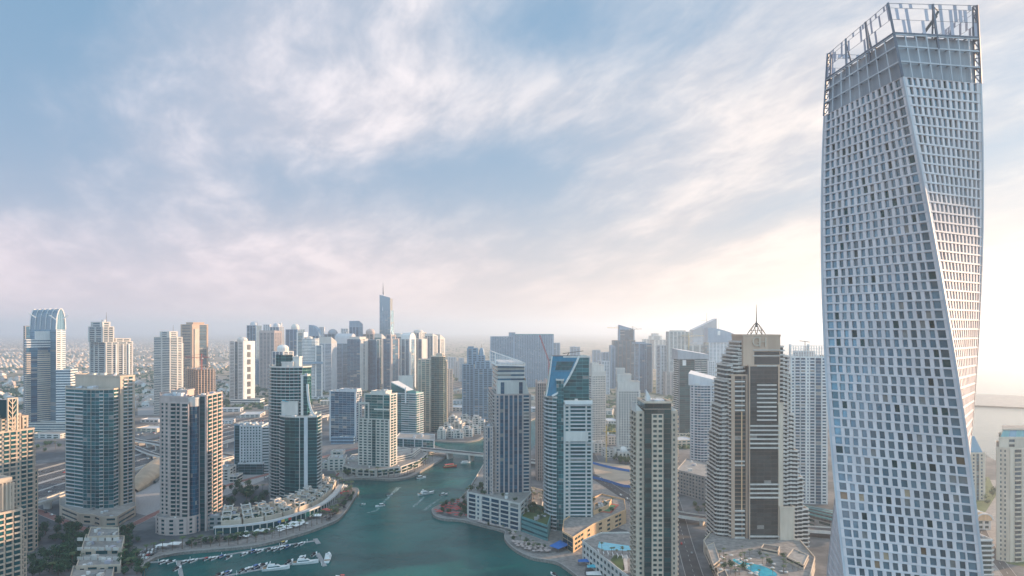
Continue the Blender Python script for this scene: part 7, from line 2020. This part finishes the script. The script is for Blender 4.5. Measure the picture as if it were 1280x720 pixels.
cm = make_parasol('off_white', 'cream parasol on the pool terrace of the stepped hotel tower', 'cream parasols on the hotel pool terrace', 1.7)
scatter(cm, [(895, 700), (910, 694), (935, 699), (975, 708), (990, 716), (985, 724), (930, 722), (900, 716)], 26, 3.4, 8, 9.0)
grove([(893, 700), (912, 690), (950, 698), (990, 706), (1000, 716), (990, 726), (960, 728), (905, 722)], 30, 'small palm tree among the parasols of the hotel pool terrace', 'palms on the hotel pool terrace', .8, 9, .62, 3.0, 31)
grove([(602, 618), (646, 629), (646, 624), (604, 614)], 9, 'small shrub-like tree along the front edge of the striped tower podium', 'trees along the podium edge', .2, 25, .5, 2.6, 32)
grove([(235, 684), (300, 676), (345, 668), (345, 664), (300, 671), (240, 678)], 24, 'leafy tree on the promenade between the grid tower and the coloured signs', 'trees on the left promenade', .45, 0, .62, 3.2, 33)
grove([(400, 652), (424, 636), (438, 620), (444, 618), (436, 634), (414, 652)], 16, 'small tree on the promenade below the green stepped tower', 'trees on the promenade at the bend', .4, 0, .6, 3.2, 34)
grove([(600, 654), (632, 663), (640, 670), (680, 684), (690, 692), (660, 688), (640, 676), (630, 666)], 16, 'small tree on the right-hand quay before the podium', 'trees on the right-hand quay', .5, 0, .55, 3.4, 35)
grove([(205, 640), (260, 625), (300, 612), (262, 610), (210, 628)], 10, 'tree between the pink street and the grid tower', 'trees behind the grid tower', .1, 0, .8, 4, 36)
grove([(336, 600), (350, 592), (420, 576), (440, 570), (440, 574), (400, 588)], 12, 'street tree beside the road behind the green stepped tower', 'street trees behind the green tower', .2, 0, .7, 4, 37)

# ------------------------------------------------------------------ cars
def car_mesh(mat, near):
    out = {}
    mb = MB(); mb.box8([(-2.2, -.9, .3), (2.2, -.88, .3), (2.2, .88, .3), (-2.2, .9, .3), (-2.2, -.88, .95), (2.15, -.84, .82), (2.15, .84, .82), (-2.2, .88, .95)], mat, .5)
    mb.box8([(-1.9, -.82, .93), (1.1, -.8, .88), (1.1, .8, .88), (-1.9, .82, .93), (-1.5, -.68, 1.48), (.35, -.66, 1.46), (.35, .66, 1.46), (-1.5, .68, 1.48)], mat if not near else mat, .5); out['body'] = mb
    mb = MB()
    mb.box8([(-1.84, -.84, 1.0), (1.0, -.82, .96), (1.0, .82, .96), (-1.84, .84, 1.0), (-1.55, -.71, 1.40), (.42, -.69, 1.38), (.42, .69, 1.38), (-1.55, .71, 1.40)], 'dark_glass', .3, (2, 3, 4, 5)); out['window'] = mb
    return out
CARP = {}
def put_car(kind, x, y, h, label, group, near, z=.08):
    key = (kind, near)
    if key not in CARP:
        pr = car_mesh('car_' + kind, near)
        if near:
            t_ = thing('car', label, 'car', (x, y, z), group)
            for nm, mb in pr.items(): o = bpy.data.objects.new(nm, mb.mesh(nm)); COL.objects.link(o); o.parent = t_
            for sx in (-1.35, 1.35):
                for sy in (-.86, .86): mb = MB(); mb.tube((sx, sy - .1, .33), (sx, sy + .1, .33), .33, .33, 'tyre', 9); o = bpy.data.objects.new('wheel', mb.mesh('wheel')); COL.objects.link(o); o.parent = t_
        else:
            mb = pr['body']; g = pr['window']; mb2 = MB(); mb2.v = mb.v + g.v; mb2.f = mb.f + [tuple(i + len(mb.v) for i in f) for f in g.f]; mb2.names = mb.names + g.names; mb2.m = mb.m + [i + len(mb.names) for i in g.m]; mb2.r = mb.r + g.r
            for sx in (-1.35, 1.35):
                for sy in (-.86, .86): mb2.tube((sx, sy - .1, .33), (sx, sy + .1, .33), .33, .33, 'tyre', 6)
            t_ = bpy.data.objects.new('car', mb2.mesh('car')); COL.objects.link(t_); t_.location = (x, y, z); tag(t_, label, 'car', group)
        t_.rotation_euler = (0, 0, h); CARP[key] = t_; return
    copy_thing(CARP[key], (x, y, z), h, None, label, group)
rr = random.Random(77); WCOL = {'white': 'white', 'grey': 'grey', 'dark': 'dark', 'red': 'red'}
def traffic(P, lanes, n, label, group, near, y0, y1, z=.08, only=None):
    for _ in range(n):
        o, sgn = rr.choice(lanes); L = [p for p in along(offset_line(P, o), 3.0) if y0 < p[1] < y1]
        if not L: continue
        x, y, h = rr.choice(L); k = rr.choices(['white', 'grey', 'dark', 'red'], [5, 3, 3, .6])[0]
        if any((x - a) ** 2 + (y - b) ** 2 < 60 for a, b in used): continue
        used.append((x, y)); put_car(k, x, y, h + (0 if sgn > 0 else math.pi), f'{WCOL[k]} car {label}', f'{WCOL[k]} cars {group}', near, z)
used = []
HL = [(a + 2.1 + 4.2 * k, 1 if a > 0 else -1) for a in (-58, -28, 3, 32) for k in range(6)]
traffic(HW, HL, 150, 'in the traffic on the wide highway at left', 'on the highway', False, 640, 2100)
traffic(HW, [(-75, -1), (73, 1)], 40, 'on the service road beside the highway', 'on the highway service roads', False, 640, 1700, .07)
traffic(ST['upper_street'], [(-9, -1), (-5, -1), (5, 1), (9, 1)], 26, 'on the wide street below the sloping-roof tower', 'on the wide street behind the dark slab', True, 600, 1100, .09)
traffic(ST['walk_street'], [(-3.2, -1), (3.2, 1)], 10, 'on the road between the dark slab and the stepped hotel', 'on the road left of the hotel', True, 440, 900, .09)
traffic(ST['crossing_street'], [(-3.5, -1), (3.5, 1)], 12, 'on the curving street behind the dark slab', 'on the curving street', True, 600, 1150, .09)
traffic(ST['marina_street'], [(-2.2, -1), (2.2, 1)], 14, 'on the street left of the marina', 'on the marina street', True, 640, 1200, .09)
traffic(ST['beach_street'], [(-2.2, -1), (2.2, 1)], 6, 'on the beach road at the right edge', 'on the beach road', True, 480, 900, .09)
# parked cars
def parked(px_, n, label, group, near, seed):
    r2 = random.Random(seed); P = [gp(x, y) for x, y in px_]; xs = [p[0] for p in P]; ys = [p[1] for p in P]; got = 0; tries = 0; h0 = r2.uniform(0, 3)
    while got < n and tries < n * 60:
        tries += 1; x, y = r2.uniform(min(xs), max(xs)), r2.uniform(min(ys), max(ys))
        x = round(x / 3.0) * 3.0; y = round(y / 7.0) * 7.0
        if not inpoly(x, y, P) or any((x - a) ** 2 + (y - b) ** 2 < 7 for a, b in used): continue
        used.append((x, y)); got += 1; k = r2.choices(['white', 'grey', 'dark', 'red'], [5, 3, 3, .8])[0]
        put_car(k, x, y, R(90) + r2.uniform(-.05, .05), f'{WCOL[k]} car parked {label}', f'{WCOL[k]} cars parked {group}', near)
parked([(172, 690), (205, 682), (196, 692), (184, 700), (176, 700)], 22, 'in the lot at the left end of the basin', 'at the left end of the basin', True, 1)
parked([(170, 535), (200, 530), (204, 542), (172, 548)], 40, 'in the sandy lot beyond the highway', 'in the sandy lot beyond the highway', False, 2)
parked([(262, 522), (330, 512), (330, 526), (262, 540)], 40, 'in front of the far office lots', 'in the lots beyond the highway', False, 3)
parked([(330, 598), (345, 588), (352, 592), (338, 604)], 14, 'behind the grove near the green stepped tower', 'behind the grove', True, 4)
parked([(395, 600), (425, 592), (420, 600), (400, 606)], 16, 'beside the two-tiered white annex', 'by the white annex', True, 5)

# ------------------------------------------------------------------ far suburb: villas and trees to the horizon
def house_mesh(w, d_, hh, m1, m2):
    mb = MB(); mb.box(-w / 2, w / 2, -d_ / 2, d_ / 2, 0, hh, m1, .5); mb.box(-w / 2 - .3, w / 2 + .3, -d_ / 2 - .3, d_ / 2 + .3, hh, hh + .6, m2, .5); mb.box(-w * .3, w * .2, -d_ * .25, d_ * .3, hh + .6, hh + 3.2, m1, .5)
    mb.box(-w * .38, -w * .18, -d_ / 2 - .06, -d_ / 2, 1, 3, 'dark_glass'); mb.box(w * .12, w * .36, -d_ / 2 - .06, -d_ / 2, 1, 3, 'dark_glass'); mb.box(-w * .1, w * .05, -d_ / 2 - .06, -d_ / 2, 0, 2.4, 'wood'); return mb
HM = [house_mesh(15, 12, 7, 'off_white', 'cream_stone').mesh('villa'), house_mesh(12, 14, 6.5, 'cream_stone', 'tan_stone').mesh('villa'), house_mesh(18, 12, 7.5, 'white_paint', 'off_white').mesh('villa'), house_mesh(13, 11, 6, 'pink_stone', 'off_white').mesh('villa')]
HLAB = ['off-white', 'cream', 'bright white', 'pinkish']
rr = random.Random(5); spots = []
def suburb(n, y0, y1, x0, x1):
    for _ in range(n):
        y = rr.uniform(y0, y1); x = rr.uniform(x0, x1); Yv = gY(y); Xv = wx(x, Yv)
        Xv = round(Xv / 26) * 26 + rr.uniform(-4, 4); Yv = round(Yv / 34) * 34 + rr.uniform(-5, 5)
        # stay clear of the highway and the big plots
        hx = min(HW, key=lambda p: abs(p[1] - Yv))[0]
        if Xv > hx - 130: continue
        if math.sin(Xv * .004 + Yv * .0023) + math.sin(Yv * .0041 - Xv * .002) > .95: continue
        spots.append((Xv, Yv))
suburb(520, 452, 512, -20, 330); suburb(1500, 436, 460, -40, 420); suburb(2600, 424, 440, -40, 560)
spots.sort(key=lambda p: p[1])
mass = MB()
for i, (x, y) in enumerate(spots):
    k = rr.randrange(4)
    if i < 290:
        o = bpy.data.objects.new('suburban_villa', HM[k]); COL.objects.link(o); o.location = (x, y, 0); o.rotation_euler = (0, 0, rr.choice([0, math.pi / 2]) + rr.uniform(-.2, .2)); o.scale = (1.15,) * 3
        tag(o, f'small {HLAB[k]} house in the hazy suburb at far left', 'house', f'{HLAB[k]} houses of the suburb')
    else:
        w, d_, hh = rr.uniform(11, 20), rr.uniform(10, 16), rr.uniform(6, 9); mass.box(x - w / 2, x + w / 2, y - d_ / 2, y + d_ / 2, 0, hh, ('off_white', 'cream_stone', 'cream_stone', 'tan_stone')[k]); mass.box(x - w * .3, x + w * .2, y - d_ * .3, y + d_ * .3, hh, hh + 2.5, 'off_white')
struct(mass, 'distant_houses', 'stuff')
mass = MB(); mass.box
for _ in range(7000):
    y = 424 + (rr.random() ** 1.3) * 88; x = rr.uniform(-30, 640); Yv = gY(y); Xv = wx(x, Yv); hx = min(HW, key=lambda p: abs(p[1] - Yv))[0]
    if abs(Xv - hx) < 95 or (Xv > hx and rr.random() < .75): continue
    if math.sin(Xv * .006 + 1) + math.sin(Yv * .005) + rr.uniform(-1, 1) > .9: continue
    r = rr.uniform(3, 7); hh = rr.uniform(4, 9)
    for q in range(3):
        dx_, dy_ = rr.uniform(-r, r), rr.uniform(-r, r); mass.dome((Xv + dx_, Yv + dy_, .5), r * rr.uniform(.5, .9), hh * rr.uniform(.7, 1), 'leaf_dark' if q else 'leaf_mid', 6, 2)
for _ in range(900):
    y = rr.uniform(486, 562); x = rr.uniform(690, 862); Yv = gY(y); Xv = wx(x, Yv); r = rr.uniform(3, 6); hh = rr.uniform(4, 9)
    if math.sin(Xv * .02) + math.sin(Yv * .013) > .6: continue
    for q in range(3):
        dx_, dy_ = rr.uniform(-r, r), rr.uniform(-r, r); mass.dome((Xv + dx_, Yv + dy_, .3), r * rr.uniform(.5, .9), hh * rr.uniform(.7, 1), 'leaf_dark' if q else 'leaf_mid', 6, 2)
struct(mass, 'distant_trees', 'stuff')
